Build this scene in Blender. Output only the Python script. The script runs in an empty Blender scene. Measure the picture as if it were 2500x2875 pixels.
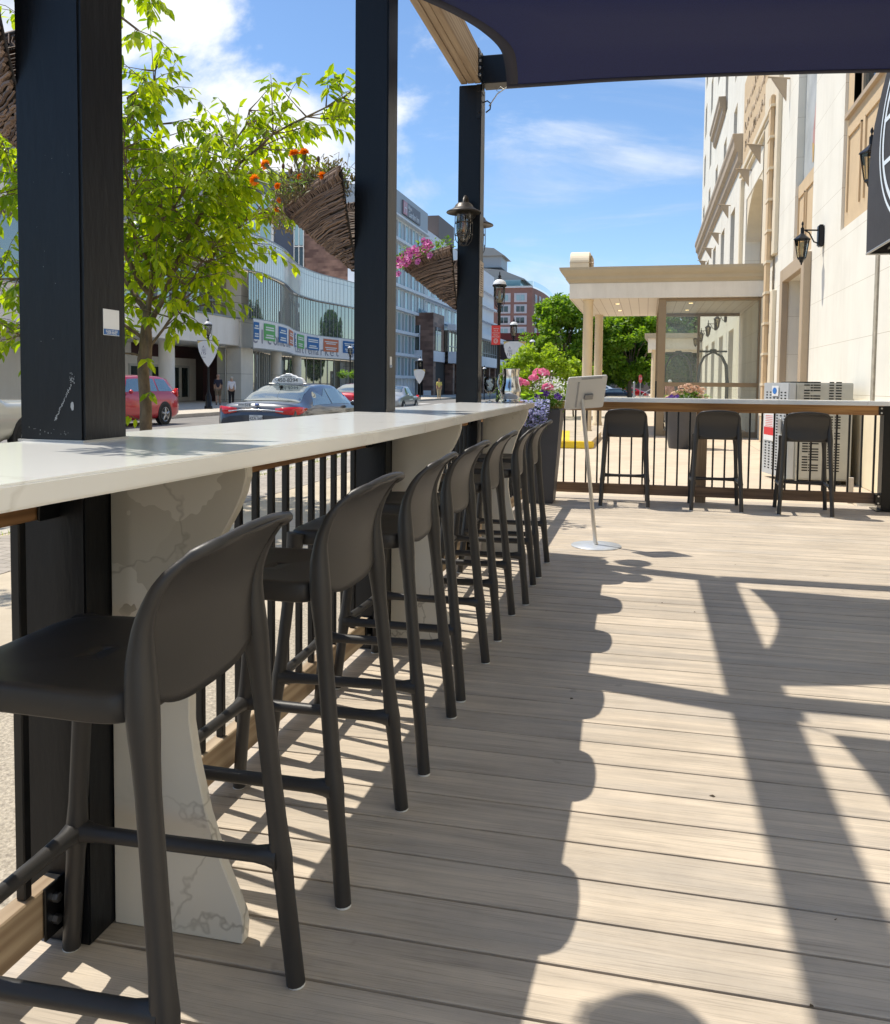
import bpy, bmesh, math, random
from mathutils import Vector, Matrix, noise
random.seed(7)
C = bpy.context.scene.collection
S = bpy.context.scene
PI = math.pi
def V(*a): return Vector(a)

# ------------------------------------------------------------------ materials
MATS = {}
def nt(name):
    m = bpy.data.materials.new(name); m.use_nodes = True
    n = m.node_tree.nodes; l = m.node_tree.links
    b = n['Principled BSDF']
    return m, n, l, b
def mat(name, col, rough=.6, metal=0., var=.0, vscale=4., bump=0., bscale=40., stretch=(1,1,1), col2=None, spec=None, emit=None, es=1., trans=0., coat=0., dirt=0.):
    m, n, l, b = nt(name)
    b.inputs['Base Color'].default_value = (*col, 1)
    b.inputs['Roughness'].default_value = rough
    b.inputs['Metallic'].default_value = metal
    if spec is not None: b.inputs['Specular IOR Level'].default_value = spec
    if coat: b.inputs['Coat Weight'].default_value = coat; b.inputs['Coat Roughness'].default_value = .03
    if emit: b.inputs['Emission Color'].default_value = (*emit, 1); b.inputs['Emission Strength'].default_value = es
    if var or bump or col2 or dirt:
        tc = n.new('ShaderNodeTexCoord'); mp = n.new('ShaderNodeMapping'); mp.inputs['Scale'].default_value = stretch
        l.new(tc.outputs['Object'], mp.inputs['Vector'])
    if var or col2:
        no = n.new('ShaderNodeTexNoise'); no.inputs['Scale'].default_value = vscale; no.inputs['Detail'].default_value = 6; no.inputs['Roughness'].default_value = .65
        l.new(mp.outputs['Vector'], no.inputs['Vector'])
        rp = n.new('ShaderNodeValToRGB')
        c2 = col2 if col2 else tuple(min(1, c*(1+var)) for c in col)
        c1 = col if col2 else tuple(c*(1-var) for c in col)
        rp.color_ramp.elements[0].position = .33; rp.color_ramp.elements[1].position = .67
        rp.color_ramp.elements[0].color = (*c1, 1); rp.color_ramp.elements[1].color = (*c2, 1)
        l.new(no.outputs['Fac'], rp.inputs['Fac']); last = rp.outputs['Color']
        if dirt:
            n2 = n.new('ShaderNodeTexNoise'); n2.inputs['Scale'].default_value = 1.3; n2.inputs['Detail'].default_value = 8; n2.inputs['Roughness'].default_value = .75
            m9 = n.new('ShaderNodeMapping'); m9.inputs['Scale'].default_value = (1, 1, .16) if 'stucco' in name or 'fascia' in name or 'precast' in name or 'plinth' in name else (1, 1, 1); l.new(tc.outputs['Object'], m9.inputs['Vector']); l.new(m9.outputs[0], n2.inputs['Vector'])
            mr = n.new('ShaderNodeMapRange'); mr.inputs['From Min'].default_value = .45; mr.inputs['From Max'].default_value = .75; mr.inputs['To Min'].default_value = 0; mr.inputs['To Max'].default_value = dirt
            l.new(n2.outputs['Fac'], mr.inputs['Value'])
            mx = n.new('ShaderNodeMixRGB'); mx.blend_type = 'MULTIPLY'; mx.inputs['Color2'].default_value = (.55, .5, .42, 1)
            l.new(mr.outputs['Result'], mx.inputs['Fac']); l.new(last, mx.inputs['Color1']); last = mx.outputs['Color']
        l.new(last, b.inputs['Base Color'])
    if bump:
        nb = n.new('ShaderNodeTexNoise'); nb.inputs['Scale'].default_value = bscale; nb.inputs['Detail'].default_value = 4
        l.new(mp.outputs['Vector'], nb.inputs['Vector'])
        bp = n.new('ShaderNodeBump'); bp.inputs['Strength'].default_value = bump; bp.inputs['Distance'].default_value = .01
        l.new(nb.outputs['Fac'], bp.inputs['Height']); l.new(bp.outputs['Normal'], b.inputs['Normal'])
    MATS[name] = m
    return m
def leafmat(name, col, col2, tr=.45, rough=.45, tcol=None):
    m, n, l, b = nt(name)
    b.inputs['Roughness'].default_value = rough
    oi = n.new('ShaderNodeNewGeometry'); rp = n.new('ShaderNodeValToRGB')
    rp.color_ramp.elements[0].color = (*col, 1); rp.color_ramp.elements[1].color = (*col2, 1)
    l.new(oi.outputs['Random Per Island'], rp.inputs['Fac']); l.new(rp.outputs['Color'], b.inputs['Base Color'])
    t = n.new('ShaderNodeBsdfTranslucent'); mx = n.new('ShaderNodeMixShader'); mx.inputs['Fac'].default_value = tr
    hs = n.new('ShaderNodeMixRGB'); hs.blend_type = 'MULTIPLY'; hs.inputs['Fac'].default_value = 1
    hs.inputs['Color2'].default_value = (*(tcol or (2.2, 2.3, .8)), 1)
    l.new(rp.outputs['Color'], hs.inputs['Color1']); l.new(hs.outputs['Color'], t.inputs['Color'])
    out = n['Material Output']
    l.new(b.outputs['BSDF'], mx.inputs[1]); l.new(t.outputs['BSDF'], mx.inputs[2]); l.new(mx.outputs['Shader'], out.inputs['Surface'])
    return m
def woodmat(name, c1, c2, scale=1., axis='Y', rough=.7, knots=.6):
    m, n, l, b = nt(name); b.inputs['Roughness'].default_value = rough
    tc = n.new('ShaderNodeTexCoord'); mp = n.new('ShaderNodeMapping')
    s = {'X': (.6, 14, 14), 'Y': (14, .6, 14), 'Z': (14, 14, .6)}[axis]
    mp.inputs['Scale'].default_value = tuple(q*scale for q in s); l.new(tc.outputs['Object'], mp.inputs['Vector'])
    no = n.new('ShaderNodeTexNoise'); no.inputs['Scale'].default_value = 2.5; no.inputs['Detail'].default_value = 8; no.inputs['Distortion'].default_value = knots
    l.new(mp.outputs['Vector'], no.inputs['Vector'])
    wv = n.new('ShaderNodeTexWave'); wv.wave_type = 'RINGS'; wv.inputs['Scale'].default_value = .8; wv.inputs['Distortion'].default_value = 5; wv.inputs['Detail'].default_value = 3
    l.new(mp.outputs['Vector'], wv.inputs['Vector'])
    ad = n.new('ShaderNodeMath'); ad.operation = 'MULTIPLY_ADD'; ad.inputs[1].default_value = .3; l.new(wv.outputs['Fac'], ad.inputs[0]); l.new(no.outputs['Fac'], ad.inputs[2])
    rp = n.new('ShaderNodeValToRGB'); rp.color_ramp.elements[0].position = .4; rp.color_ramp.elements[1].position = .85
    rp.color_ramp.elements[0].color = (*c1, 1); rp.color_ramp.elements[1].color = (*c2, 1)
    l.new(ad.outputs[0], rp.inputs['Fac']); l.new(rp.outputs['Color'], b.inputs['Base Color'])
    bp = n.new('ShaderNodeBump'); bp.inputs['Strength'].default_value = .35; bp.inputs['Distance'].default_value = .004
    l.new(ad.outputs[0], bp.inputs['Height']); l.new(bp.outputs['Normal'], b.inputs['Normal'])
    return m
def quartzmat(name, base, vein, vamt, rough=.18, vscale=1.6, seed=0., patch=None, pc=(0,0,0), pr=.4, grain=.02):
    m, n, l, b = nt(name); b.inputs['Roughness'].default_value = rough; b.inputs['Specular IOR Level'].default_value = .5
    tc = n.new('ShaderNodeTexCoord'); mp = n.new('ShaderNodeMapping'); mp.inputs['Location'].default_value = (seed, seed*.7, seed*.3)
    l.new(tc.outputs['Object'], mp.inputs['Vector'])
    nd = n.new('ShaderNodeTexNoise'); nd.inputs['Scale'].default_value = 2.2; nd.inputs['Detail'].default_value = 5; nd.inputs['Roughness'].default_value = .6
    l.new(mp.outputs['Vector'], nd.inputs['Vector'])
    va = n.new('ShaderNodeVectorMath'); va.operation = 'MULTIPLY_ADD'; va.inputs[1].default_value = (.55, .55, .55)
    l.new(nd.outputs['Color'], va.inputs[0]); l.new(mp.outputs['Vector'], va.inputs[2])
    vo = n.new('ShaderNodeTexVoronoi'); vo.feature = 'DISTANCE_TO_EDGE'; vo.inputs['Scale'].default_value = vscale; l.new(va.outputs[0], vo.inputs['Vector'])
    mr = n.new('ShaderNodeMapRange'); mr.inputs['From Min'].default_value = 0; mr.inputs['From Max'].default_value = .014; mr.inputs['To Min'].default_value = 1; mr.inputs['To Max'].default_value = 0
    l.new(vo.outputs['Distance'], mr.inputs['Value'])
    nm = n.new('ShaderNodeTexNoise'); nm.inputs['Scale'].default_value = 1.7; nm.inputs['Detail'].default_value = 2; l.new(mp.outputs['Vector'], nm.inputs['Vector'])
    m2 = n.new('ShaderNodeMapRange'); m2.inputs['From Min'].default_value = .42; m2.inputs['From Max'].default_value = .62; l.new(nm.outputs['Fac'], m2.inputs['Value'])
    mu = n.new('ShaderNodeMath'); mu.operation = 'MULTIPLY'; l.new(mr.outputs['Result'], mu.inputs[0]); l.new(m2.outputs['Result'], mu.inputs[1])
    mv = n.new('ShaderNodeMath'); mv.operation = 'MULTIPLY'; mv.inputs[1].default_value = vamt; l.new(mu.outputs[0], mv.inputs[0])
    ng = n.new('ShaderNodeTexNoise'); ng.inputs['Scale'].default_value = 5; ng.inputs['Detail'].default_value = 6; l.new(mp.outputs['Vector'], ng.inputs['Vector'])
    rb = n.new('ShaderNodeValToRGB'); rb.color_ramp.elements[0].position = .3; rb.color_ramp.elements[1].position = .7
    rb.color_ramp.elements[0].color = (*[c*(1-grain*2) for c in base], 1); rb.color_ramp.elements[1].color = (*base, 1); l.new(ng.outputs['Fac'], rb.inputs['Fac'])
    last = rb.outputs['Color']
    if patch:
        # a grey cloudy area of the slab, bounded by the distorted cells
        v2 = n.new('ShaderNodeVectorMath'); v2.operation = 'DISTANCE'; v2.inputs[1].default_value = pc
        vb = n.new('ShaderNodeVectorMath'); vb.operation = 'MULTIPLY_ADD'; vb.inputs[1].default_value = (.4, .4, .4); l.new(nd.outputs['Color'], vb.inputs[0]); l.new(tc.outputs['Object'], vb.inputs[2])
        l.new(vb.outputs[0], v2.inputs[0])
        m4 = n.new('ShaderNodeMapRange'); m4.inputs['From Min'].default_value = pr-.04; m4.inputs['From Max'].default_value = pr+.03; m4.inputs['To Min'].default_value = 1; m4.inputs['To Max'].default_value = 0
        l.new(v2.outputs['Value'], m4.inputs['Value'])
        vc = n.new('ShaderNodeTexVoronoi'); vc.inputs['Scale'].default_value = vscale*1.4; l.new(va.outputs[0], vc.inputs['Vector'])
        sx = n.new('ShaderNodeSeparateColor'); l.new(vc.outputs['Color'], sx.inputs['Color'])
        m5 = n.new('ShaderNodeMapRange'); m5.inputs['From Min'].default_value = .15; m5.inputs['From Max'].default_value = .6; m5.inputs['To Min'].default_value = .1; l.new(sx.outputs[0], m5.inputs['Value'])
        mm = n.new('ShaderNodeMath'); mm.operation = 'MULTIPLY'; l.new(m4.outputs['Result'], mm.inputs[0]); l.new(m5.outputs['Result'], mm.inputs[1])
        mx0 = n.new('ShaderNodeMixRGB'); mx0.inputs['Color2'].default_value = (*patch, 1); l.new(mm.outputs[0], mx0.inputs['Fac']); l.new(last, mx0.inputs['Color1']); last = mx0.outputs['Color']
    mx = n.new('ShaderNodeMixRGB'); mx.inputs['Color2'].default_value = (*vein, 1); l.new(mv.outputs[0], mx.inputs['Fac']); l.new(last, mx.inputs['Color1'])
    l.new(mx.outputs['Color'], b.inputs['Base Color'])
    return m

# ------------------------------------------------------------------ mesh builder
class MB:
    def __init__(s): s.v = []; s.f = []; s.m = []; s.s = []
    def add(s, vs, fs, m=0, sm=False):
        o = len(s.v); s.v += [tuple(p) for p in vs]
        for f in fs: s.f.append(tuple(i+o for i in f)); s.m.append(m); s.s.append(sm)
        return s
    def box(s, x0, x1, y0, y1, z0, z1, m=0):
        vs = [(x, y, z) for z in (z0, z1) for y in (y0, y1) for x in (x0, x1)]
        return s.add(vs, [(0,2,3,1), (4,5,7,6), (0,1,5,4), (2,6,7,3), (0,4,6,2), (1,3,7,5)], m)
    def obox(s, c, d, hx, hy, hz, m=0):   # box rotated about z so that its local y axis is d
        d = Vector((d[0], d[1], 0)).normalized(); r = Vector((d.y, -d.x, 0)); c = Vector(c)
        vs = [c + r*(x*hx) + d*(y*hy) + Vector((0, 0, z*hz)) for z in (-1,1) for y in (-1,1) for x in (-1,1)]
        return s.add(vs, [(0,2,3,1), (4,5,7,6), (0,1,5,4), (2,6,7,3), (0,4,6,2), (1,3,7,5)], m)
    def quad(s, a, b, c, d, m=0): return s.add([a, b, c, d], [(0,1,2,3)], m)
    def tube(s, pts, r, n=10, m=0, closed=False, caps=True, sm=True, flat=1.):
        pts = [Vector(p) for p in pts]; N = len(pts)
        rs = r if isinstance(r, (list, tuple)) else [r]*N
        vs = []; up = None
        for i in range(N):
            if closed: t = pts[(i+1) % N]-pts[i-1]
            else: t = pts[min(i+1, N-1)]-pts[max(i-1, 0)]
            t.normalize()
            if up is None:
                up = Vector((0,0,1)) if abs(t.z) < .9 else Vector((0,1,0))
            a = t.cross(up)
            if a.length < 1e-4: a = t.cross(Vector((1,0,0)))
            a.normalize(); bb = a.cross(t).normalized(); up = bb
            for k in range(n):
                an = 2*PI*k/n; vs.append(pts[i] + a*(math.cos(an)*rs[i]*flat) + bb*(math.sin(an)*rs[i]))
        fs = []
        for i in range(N if closed else N-1):
            j = (i+1) % N
            for k in range(n):
                k2 = (k+1) % n; fs.append((i*n+k, i*n+k2, j*n+k2, j*n+k))
        s.add(vs, fs, m, sm)
        if caps and not closed:
            s.add(vs[:n], [tuple(range(n))[::-1]], m); s.add(vs[-n:], [tuple(range(n))], m)
        return s
    def lathe(s, prof, c=(0,0,0), n=20, m=0, sm=True, rot=0.):
        vs = []; fs = []
        for (r, z) in prof:
            for k in range(n):
                a = 2*PI*k/n+rot; vs.append((c[0]+r*math.cos(a), c[1]+r*math.sin(a), c[2]+z))
        for i in range(len(prof)-1):
            for k in range(n):
                k2 = (k+1) % n; fs.append((i*n+k, i*n+k2, (i+1)*n+k2, (i+1)*n+k))
        return s.add(vs, fs, m, sm)
    def prism(s, poly, ax, a, b, m=0):    # polygon in the two other axes, extruded along ax from a to b
        def P(q, t): return {'x': (t, q[0], q[1]), 'y': (q[0], t, q[1]), 'z': (q[0], q[1], t)}[ax]
        n = len(poly); vs = [P(q, a) for q in poly]+[P(q, b) for q in poly]
        fs = [tuple(range(n))[::-1], tuple(range(n, 2*n))]+[(i, (i+1) % n, n+(i+1) % n, n+i) for i in range(n)]
        return s.add(vs, fs, m)
    def grid(s, P, nu, nv, m=0, sm=True):
        vs = [P(i/nu, j/nv) for j in range(nv+1) for i in range(nu+1)]
        fs = [(j*(nu+1)+i, j*(nu+1)+i+1, (j+1)*(nu+1)+i+1, (j+1)*(nu+1)+i) for j in range(nv) for i in range(nu)]
        return s.add(vs, fs, m, sm)
    def sphere(s, c, r, n=10, m=0, sx=1, sy=1, sz=1):
        k = n//2+1
        def P(u, v):
            a = 2*PI*u; t = PI*v
            return (c[0]+r*sx*math.cos(a)*math.sin(t), c[1]+r*sy*math.sin(a)*math.sin(t), c[2]-r*sz*math.cos(t))
        return s.grid(P, n, k, m)
    def build(s, name, mats, parent=None, bevel=0., fix=True, label=None, weld=False, solid=0., seg=1):
        me = bpy.data.meshes.new(name); me.from_pydata(s.v, [], s.f)
        if not isinstance(mats, (list, tuple)): mats = [mats]
        for q in mats: me.materials.append(q)
        me.polygons.foreach_set('material_index', s.m); me.polygons.foreach_set('use_smooth', s.s)
        if fix or bevel or weld or solid:
            b = bmesh.new(); b.from_mesh(me)
            if weld: bmesh.ops.remove_doubles(b, verts=b.verts, dist=1e-5)
            if fix: bmesh.ops.recalc_face_normals(b, faces=b.faces)
            if solid: bmesh.ops.solidify(b, geom=b.faces[:], thickness=solid)
            if bevel: bmesh.ops.bevel(b, geom=[e for e in b.edges if len(e.link_faces) == 2 and e.calc_face_angle(0) > .5], offset=bevel, segments=seg, affect='EDGES', clamp_overlap=True)
            b.to_mesh(me); b.free()
        me.update()
        o = bpy.data.objects.new(name, me); C.objects.link(o)
        if parent is not None: par(o, parent)
        if label: o['label'] = label
        return o
def par(o, parent):
    o.parent = parent
    p = parent; M = Matrix.Identity(4)
    chain = []
    while p is not None: chain.append(p); p = p.parent
    for q in reversed(chain): M = M @ q.matrix_parent_inverse @ q.matrix_basis if q.parent else q.matrix_basis.copy()
    o.matrix_parent_inverse = M.inverted()
def tag(o, label, cat, group=None):
    o['label'] = label; o['category'] = cat
    if group: o['group'] = group
    return o
def thing(name, label, cat, loc=(0,0,0), group=None):
    o = bpy.data.objects.new(name, None); C.objects.link(o); o.location = loc; o.empty_display_size = .1
    return tag(o, label, cat, group)
def struct(o, kind='structure'): o['kind'] = kind; return o
def kids(o): return [c for c in bpy.data.objects if c.parent == o]
def dup(root, loc, rz=0., label=None, group=None):
    def cp(o, p):
        c = o.copy(); C.objects.link(c)
        if p is not None: c.parent = p
        for ch in kids(o): cp(ch, c)
        return c
    r = cp(root, None); r.location = loc; r.rotation_euler = (0, 0, rz)
    if label: r['label'] = label
    if group: r['group'] = group
    return r
def text(s, size, loc, xd, yd, m, parent, name='lettering', ext=.002, align='CENTER', sx=1.):
    cu = bpy.data.curves.new(name, 'FONT'); cu.body = s; cu.size = size; cu.extrude = ext; cu.align_x = align; cu.align_y = 'CENTER'
    o = bpy.data.objects.new(name, cu)
    me = bpy.data.meshes.new_from_object(o)
    bpy.data.objects.remove(o); bpy.data.curves.remove(cu)
    xd = Vector(xd).normalized(); yd = Vector(yd).normalized(); zd = xd.cross(yd)
    M = Matrix((( xd.x*sx, yd.x, zd.x, loc[0]), (xd.y*sx, yd.y, zd.y, loc[1]), (xd.z*sx, yd.z, zd.z, loc[2]), (0,0,0,1)))
    me.transform(M); me.materials.clear(); me.materials.append(m); me.name = name
    o = bpy.data.objects.new(name, me); C.objects.link(o)
    if parent is not None: par(o, parent)
    return o
R = random.uniform

# ------------------------------------------------------------------ camera, world, sun
yaw, pit, rol = [math.radians(a) for a in (13.183, -3.1926, .6026)]
F = V(-math.sin(yaw)*math.cos(pit), math.cos(yaw)*math.cos(pit), math.sin(pit))
r0 = V(math.cos(yaw), math.sin(yaw), 0); u0 = r0.cross(F)
rv = r0*math.cos(rol)+u0*math.sin(rol); uv = u0*math.cos(rol)-r0*math.sin(rol)
cam = bpy.data.cameras.new('camera'); camo = bpy.data.objects.new('camera', cam); C.objects.link(camo)
camo.matrix_world = Matrix(((rv.x, uv.x, -F.x, 0), (rv.y, uv.y, -F.y, 0), (rv.z, uv.z, -F.z, 1.22), (0,0,0,1)))
cam.sensor_fit = 'HORIZONTAL'; cam.sensor_width = 36; cam.lens = 36*2400/2500; cam.shift_y = -226.9/2500
cam.clip_start = .05; cam.clip_end = 3000
S.camera = camo
SUN = V(.496, -.115, -1).normalized()
el = math.asin(-SUN.z)
sl = bpy.data.lights.new('sun', 'SUN'); sl.energy = 4.4; sl.angle = math.radians(.53); sl.color = (1, .94, .83)
so = bpy.data.objects.new('sun', sl); C.objects.link(so); so.rotation_euler = SUN.to_track_quat('-Z', 'Y').to_euler()
w = bpy.data.worlds.new('World'); S.world = w; w.use_nodes = True
n = w.node_tree.nodes; l = w.node_tree.links
bg = n['Background']; bg.inputs['Strength'].default_value = .155
sky = n.new('ShaderNodeTexSky'); sky.sky_type = 'NISHITA'; sky.sun_disc = False
sky.sun_elevation = el; sky.sun_rotation = math.atan2(-SUN.x, -SUN.y); sky.altitude = 300; sky.air_density = 1.0; sky.dust_density = .35; sky.ozone_density = 2.5
tc = n.new('ShaderNodeTexCoord')
def wnoise(scale, loc, sc, det=9, rough=.62, dist=.3):
    mp = n.new('ShaderNodeMapping'); mp.inputs['Scale'].default_value = sc; mp.inputs['Location'].default_value = loc
    l.new(tc.outputs['Generated'], mp.inputs['Vector'])
    no = n.new('ShaderNodeTexNoise'); no.inputs['Scale'].default_value = scale; no.inputs['Detail'].default_value = det; no.inputs['Roughness'].default_value = rough; no.inputs['Distortion'].default_value = dist
    l.new(mp.outputs['Vector'], no.inputs['Vector']); return no.outputs['Fac']
def wmath(op, a, b=None, c=None, clamp=False):
    m = n.new('ShaderNodeMath'); m.operation = op; m.use_clamp = clamp
    for i, q in enumerate((a, b, c)):
        if q is None: continue
        if isinstance(q, (int, float)): m.inputs[i].default_value = q
        else: l.new(q, m.inputs[i])
    return m.outputs[0]
def wrange(v, a, b, c, d):
    m = n.new('ShaderNodeMapRange'); m.interpolation_type = 'SMOOTHSTEP'
    for k, q in zip(('From Min', 'From Max', 'To Min', 'To Max'), (a, b, c, d)): m.inputs[k].default_value = q
    l.new(v, m.inputs['Value']); return m.outputs['Result']
def wdir(d):    # how close the view direction is to d
    vn = n.new('ShaderNodeVectorMath'); vn.operation = 'DOT_PRODUCT'; vn.inputs[1].default_value = Vector(d).normalized(); l.new(tc.outputs['Generated'], vn.inputs[0]); return vn.outputs['Value']
big = wnoise(3.2, (3.1, 1.7, .4), (1, 1, 1.5), 12, .58, .25)
bias = wrange(wdir((-.50, .77, .42)), .90, .995, -.12, .165)
cum = wrange(wmath('ADD', big, bias), .54, .66, 0, 1)
wis = wnoise(2.6, (7.3, .2, 4.4), (1, 1, 4.5), 10, .62, .6)
lowb = wrange(wdir((-.02, .97, .17)), .93, 1.0, -.12, .075)
wsp = wrange(wmath('ADD', wis, lowb), .53, .80, 0, .62)
cov = wmath('MAXIMUM', cum, wsp)
shade = wrange(wnoise(4.5, (1.3, 6.6, 2.2), (1, 1, 1.8), 8, .6, .2), .38, .62, 0, 1)
cc = n.new('ShaderNodeMixRGB'); cc.inputs['Color1'].default_value = (3.5, 4.0, 4.8, 1); cc.inputs['Color2'].default_value = (5.9, 6.05, 6.3, 1); l.new(shade, cc.inputs['Fac'])
sx = n.new('ShaderNodeSeparateXYZ'); l.new(tc.outputs['Generated'], sx.inputs[0])
up = wrange(sx.outputs['Z'], -.02, .03, 0, 1)
mx = n.new('ShaderNodeMixRGB'); l.new(wmath('MULTIPLY', cov, up), mx.inputs['Fac']); tn = n.new('ShaderNodeMixRGB'); tn.blend_type = 'MULTIPLY'; tn.inputs['Fac'].default_value = 1; tn.inputs['Color2'].default_value = (.78, .88, .96, 1); l.new(sky.outputs['Color'], tn.inputs['Color1']); l.new(tn.outputs['Color'], mx.inputs['Color1']); l.new(cc.outputs['Color'], mx.inputs['Color2'])
l.new(mx.outputs['Color'], bg.inputs['Color'])
S.view_settings.view_transform = 'Standard'; S.view_settings.look = 'None'; S.view_settings.gamma = 1; S.view_settings.exposure = .27
S.render.engine = 'CYCLES'
S.cycles.max_bounces = 8; S.cycles.transparent_max_bounces = 12

# ------------------------------------------------------------------ shared materials
BLK = mat('black_paint', (.0045, .0052, .0070), .36, var=.35, vscale=3, bump=.10, bscale=60, stretch=(1,1,.25), spec=.32)
BLK2 = mat('black_metal', (.006, .006, .007), .35, spec=.4)
STEEL = mat('bolt_steel', (.55, .55, .56), .35, 1.)
PLAST = mat('stool_plastic', (.030, .0278, .0265), .44, var=.16, vscale=2.2, bump=.05, bscale=400, spec=.5)
WGREEN = woodmat('treated_wood', (.27, .185, .11), (.46, .35, .23), 1., 'Y')
WBRN = woodmat('stained_wood_y', (.20, .09, .03), (.42, .22, .09), 1., 'Y')
WBRNX = woodmat('stained_wood_x', (.26, .125, .045), (.50, .28, .11), 1., 'X', knots=1.2)
WDRKX = woodmat('dark_rail_wood', (.11, .065, .040), (.26, .165, .10), 1., 'X', knots=1.2)
WPOST = woodmat('post_wood', (.25, .17, .10), (.40, .29, .185), 1., 'Z')
QZ = quartzmat('white_quartz', (.86, .85, .81), (.50, .46, .38), .38, .14, 1.3, 6.2, grain=.008)
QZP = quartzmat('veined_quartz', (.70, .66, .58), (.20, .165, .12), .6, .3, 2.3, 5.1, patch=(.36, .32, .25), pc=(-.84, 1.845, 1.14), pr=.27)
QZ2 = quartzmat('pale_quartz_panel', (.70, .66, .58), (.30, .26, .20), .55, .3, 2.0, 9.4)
CHROME = mat('polished_steel', (.62, .60, .57), .12, 1.)
WHT = mat('white_plastic', (.72, .72, .71), .35)
GREYM = mat('grey_metal', (.42, .42, .41), .38, .6)

# ------------------------------------------------------------------ deck
def deckmat():
    m, n, l, b = nt('composite_deck')
    tc = n.new('ShaderNodeTexCoord'); sp = n.new('ShaderNodeSeparateXYZ'); l.new(tc.outputs['Object'], sp.inputs[0])
    def mt(op, a, b2=None):
        q = n.new('ShaderNodeMath'); q.operation = op
        for i, z in enumerate((a, b2)):
            if z is None: continue
            if isinstance(z, (int, float)): q.inputs[i].default_value = z
            else: l.new(z, q.inputs[i])
        return q.outputs[0]
    idx = mt('FLOOR', mt('DIVIDE', mt('SUBTRACT', sp.outputs['Y'], 1.58-.166*20), .166))
    wn = n.new('ShaderNodeTexWhiteNoise'); wn.noise_dimensions = '1D'; l.new(idx, wn.inputs['W'])
    cmb = n.new('ShaderNodeCombineXYZ'); l.new(mt('MULTIPLY', idx, 7.31), cmb.inputs['Z']); l.new(mt('MULTIPLY', idx, 3.17), cmb.inputs['X'])
    def streak(sx, sy, det, ds=0., rough=.6):
        vm = n.new('ShaderNodeVectorMath'); vm.operation = 'MULTIPLY_ADD'; vm.inputs[1].default_value = (sx, sy, 1)
        l.new(tc.outputs['Object'], vm.inputs[0]); l.new(cmb.outputs[0], vm.inputs[2])
        no = n.new('ShaderNodeTexNoise'); no.inputs['Scale'].default_value = 1; no.inputs['Detail'].default_value = det; no.inputs['Distortion'].default_value = ds; no.inputs['Roughness'].default_value = rough
        l.new(vm.outputs[0], no.inputs['Vector']); return no.outputs['Fac']
    s1 = streak(1.1, 22, 7, .25); s2 = streak(5, 260, 4); s3 = streak(.7, 5, 4, .4)
    r1 = n.new('ShaderNodeValToRGB'); r1.color_ramp.elements[0].position = .33; r1.color_ramp.elements[1].position = .67
    r1.color_ramp.elements[0].color = (.44, .375, .30, 1); r1.color_ramp.elements[1].color = (.64, .54, .42, 1); l.new(s1, r1.inputs['Fac'])
    dn = n.new('ShaderNodeTexNoise'); dn.inputs['Scale'].default_value = 1.6; dn.inputs['Detail'].default_value = 10; dn.inputs['Roughness'].default_value = .72; l.new(tc.outputs['Object'], dn.inputs['Vector'])
    dr = n.new('ShaderNodeMapRange'); dr.inputs['From Min'].default_value = .42; dr.inputs['From Max'].default_value = .66; dr.inputs['To Min'].default_value = 1.03; dr.inputs['To Max'].default_value = .84; l.new(dn.outputs['Fac'], dr.inputs['Value'])
    sn_ = n.new('ShaderNodeTexNoise'); sn_.inputs['Scale'].default_value = 9; sn_.inputs['Detail'].default_value = 3; l.new(tc.outputs['Object'], sn_.inputs['Vector'])
    sr_ = n.new('ShaderNodeMapRange'); sr_.inputs['From Min'].default_value = .70; sr_.inputs['From Max'].default_value = .74; sr_.inputs['To Min'].default_value = 1.; sr_.inputs['To Max'].default_value = .8; l.new(sn_.outputs['Fac'], sr_.inputs['Value'])
    m1 = n.new('ShaderNodeMixRGB'); m1.inputs['Color2'].default_value = (.43, .38, .32, 1)
    q1 = n.new('ShaderNodeMapRange'); q1.inputs['From Min'].default_value = .48; q1.inputs['From Max'].default_value = .68; q1.inputs['To Max'].default_value = .8; l.new(s3, q1.inputs['Value']); l.new(q1.outputs[0], m1.inputs['Fac']); l.new(r1.outputs[0], m1.inputs['Color1'])
    m2 = n.new('ShaderNodeMixRGB'); m2.blend_type = 'MULTIPLY'; m2.inputs['Fac'].default_value = 1
    q2 = n.new('ShaderNodeMapRange'); q2.inputs['From Min'].default_value = .3; q2.inputs['From Max'].default_value = .5; q2.inputs['To Min'].default_value = .72; q2.inputs['To Max'].default_value = 1.; l.new(s2, q2.inputs['Value'])
    q3 = mt('MULTIPLY', mt('MULTIPLY', mt('MULTIPLY', q2.outputs[0], dr.outputs[0]), sr_.outputs[0]), mt('ADD', mt('MULTIPLY', wn.outputs['Value'], .13), .93))
    cb = n.new('ShaderNodeCombineXYZ'); [l.new(q3, cb.inputs[i]) for i in range(3)]
    l.new(m1.outputs[0], m2.inputs['Color1']); l.new(cb.outputs[0], m2.inputs['Color2']); l.new(m2.outputs[0], b.inputs['Base Color'])
    b.inputs['Roughness'].default_value = .62; b.inputs['Specular IOR Level'].default_value = .35
    bp = n.new('ShaderNodeBump'); bp.inputs['Strength'].default_value = .5; bp.inputs['Distance'].default_value = .0025
    l.new(mt('ADD', s2, mt('MULTIPLY', s1, .6)), bp.inputs['Height']); l.new(bp.outputs['Normal'], b.inputs['Normal'])
    return m
d = MB()
for i in range(-16, 50):
    y0 = 1.58+.166*i+.0028; y1 = y0+.1604
    if y1 > 9.62: break
    prof = [(y0, -.024), (y0+.0015, -.002), (y0+.004, 0), (y1-.004, 0), (y1-.0015, -.002), (y1, -.024)]
    d.prism(prof, 'x', -1.34, 2.7)
struct(d.build('deck', deckmat()))
dk = MB(); dk.box(-1.33, 2.69, -1.1, 9.6, -.14, -.027)
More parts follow.
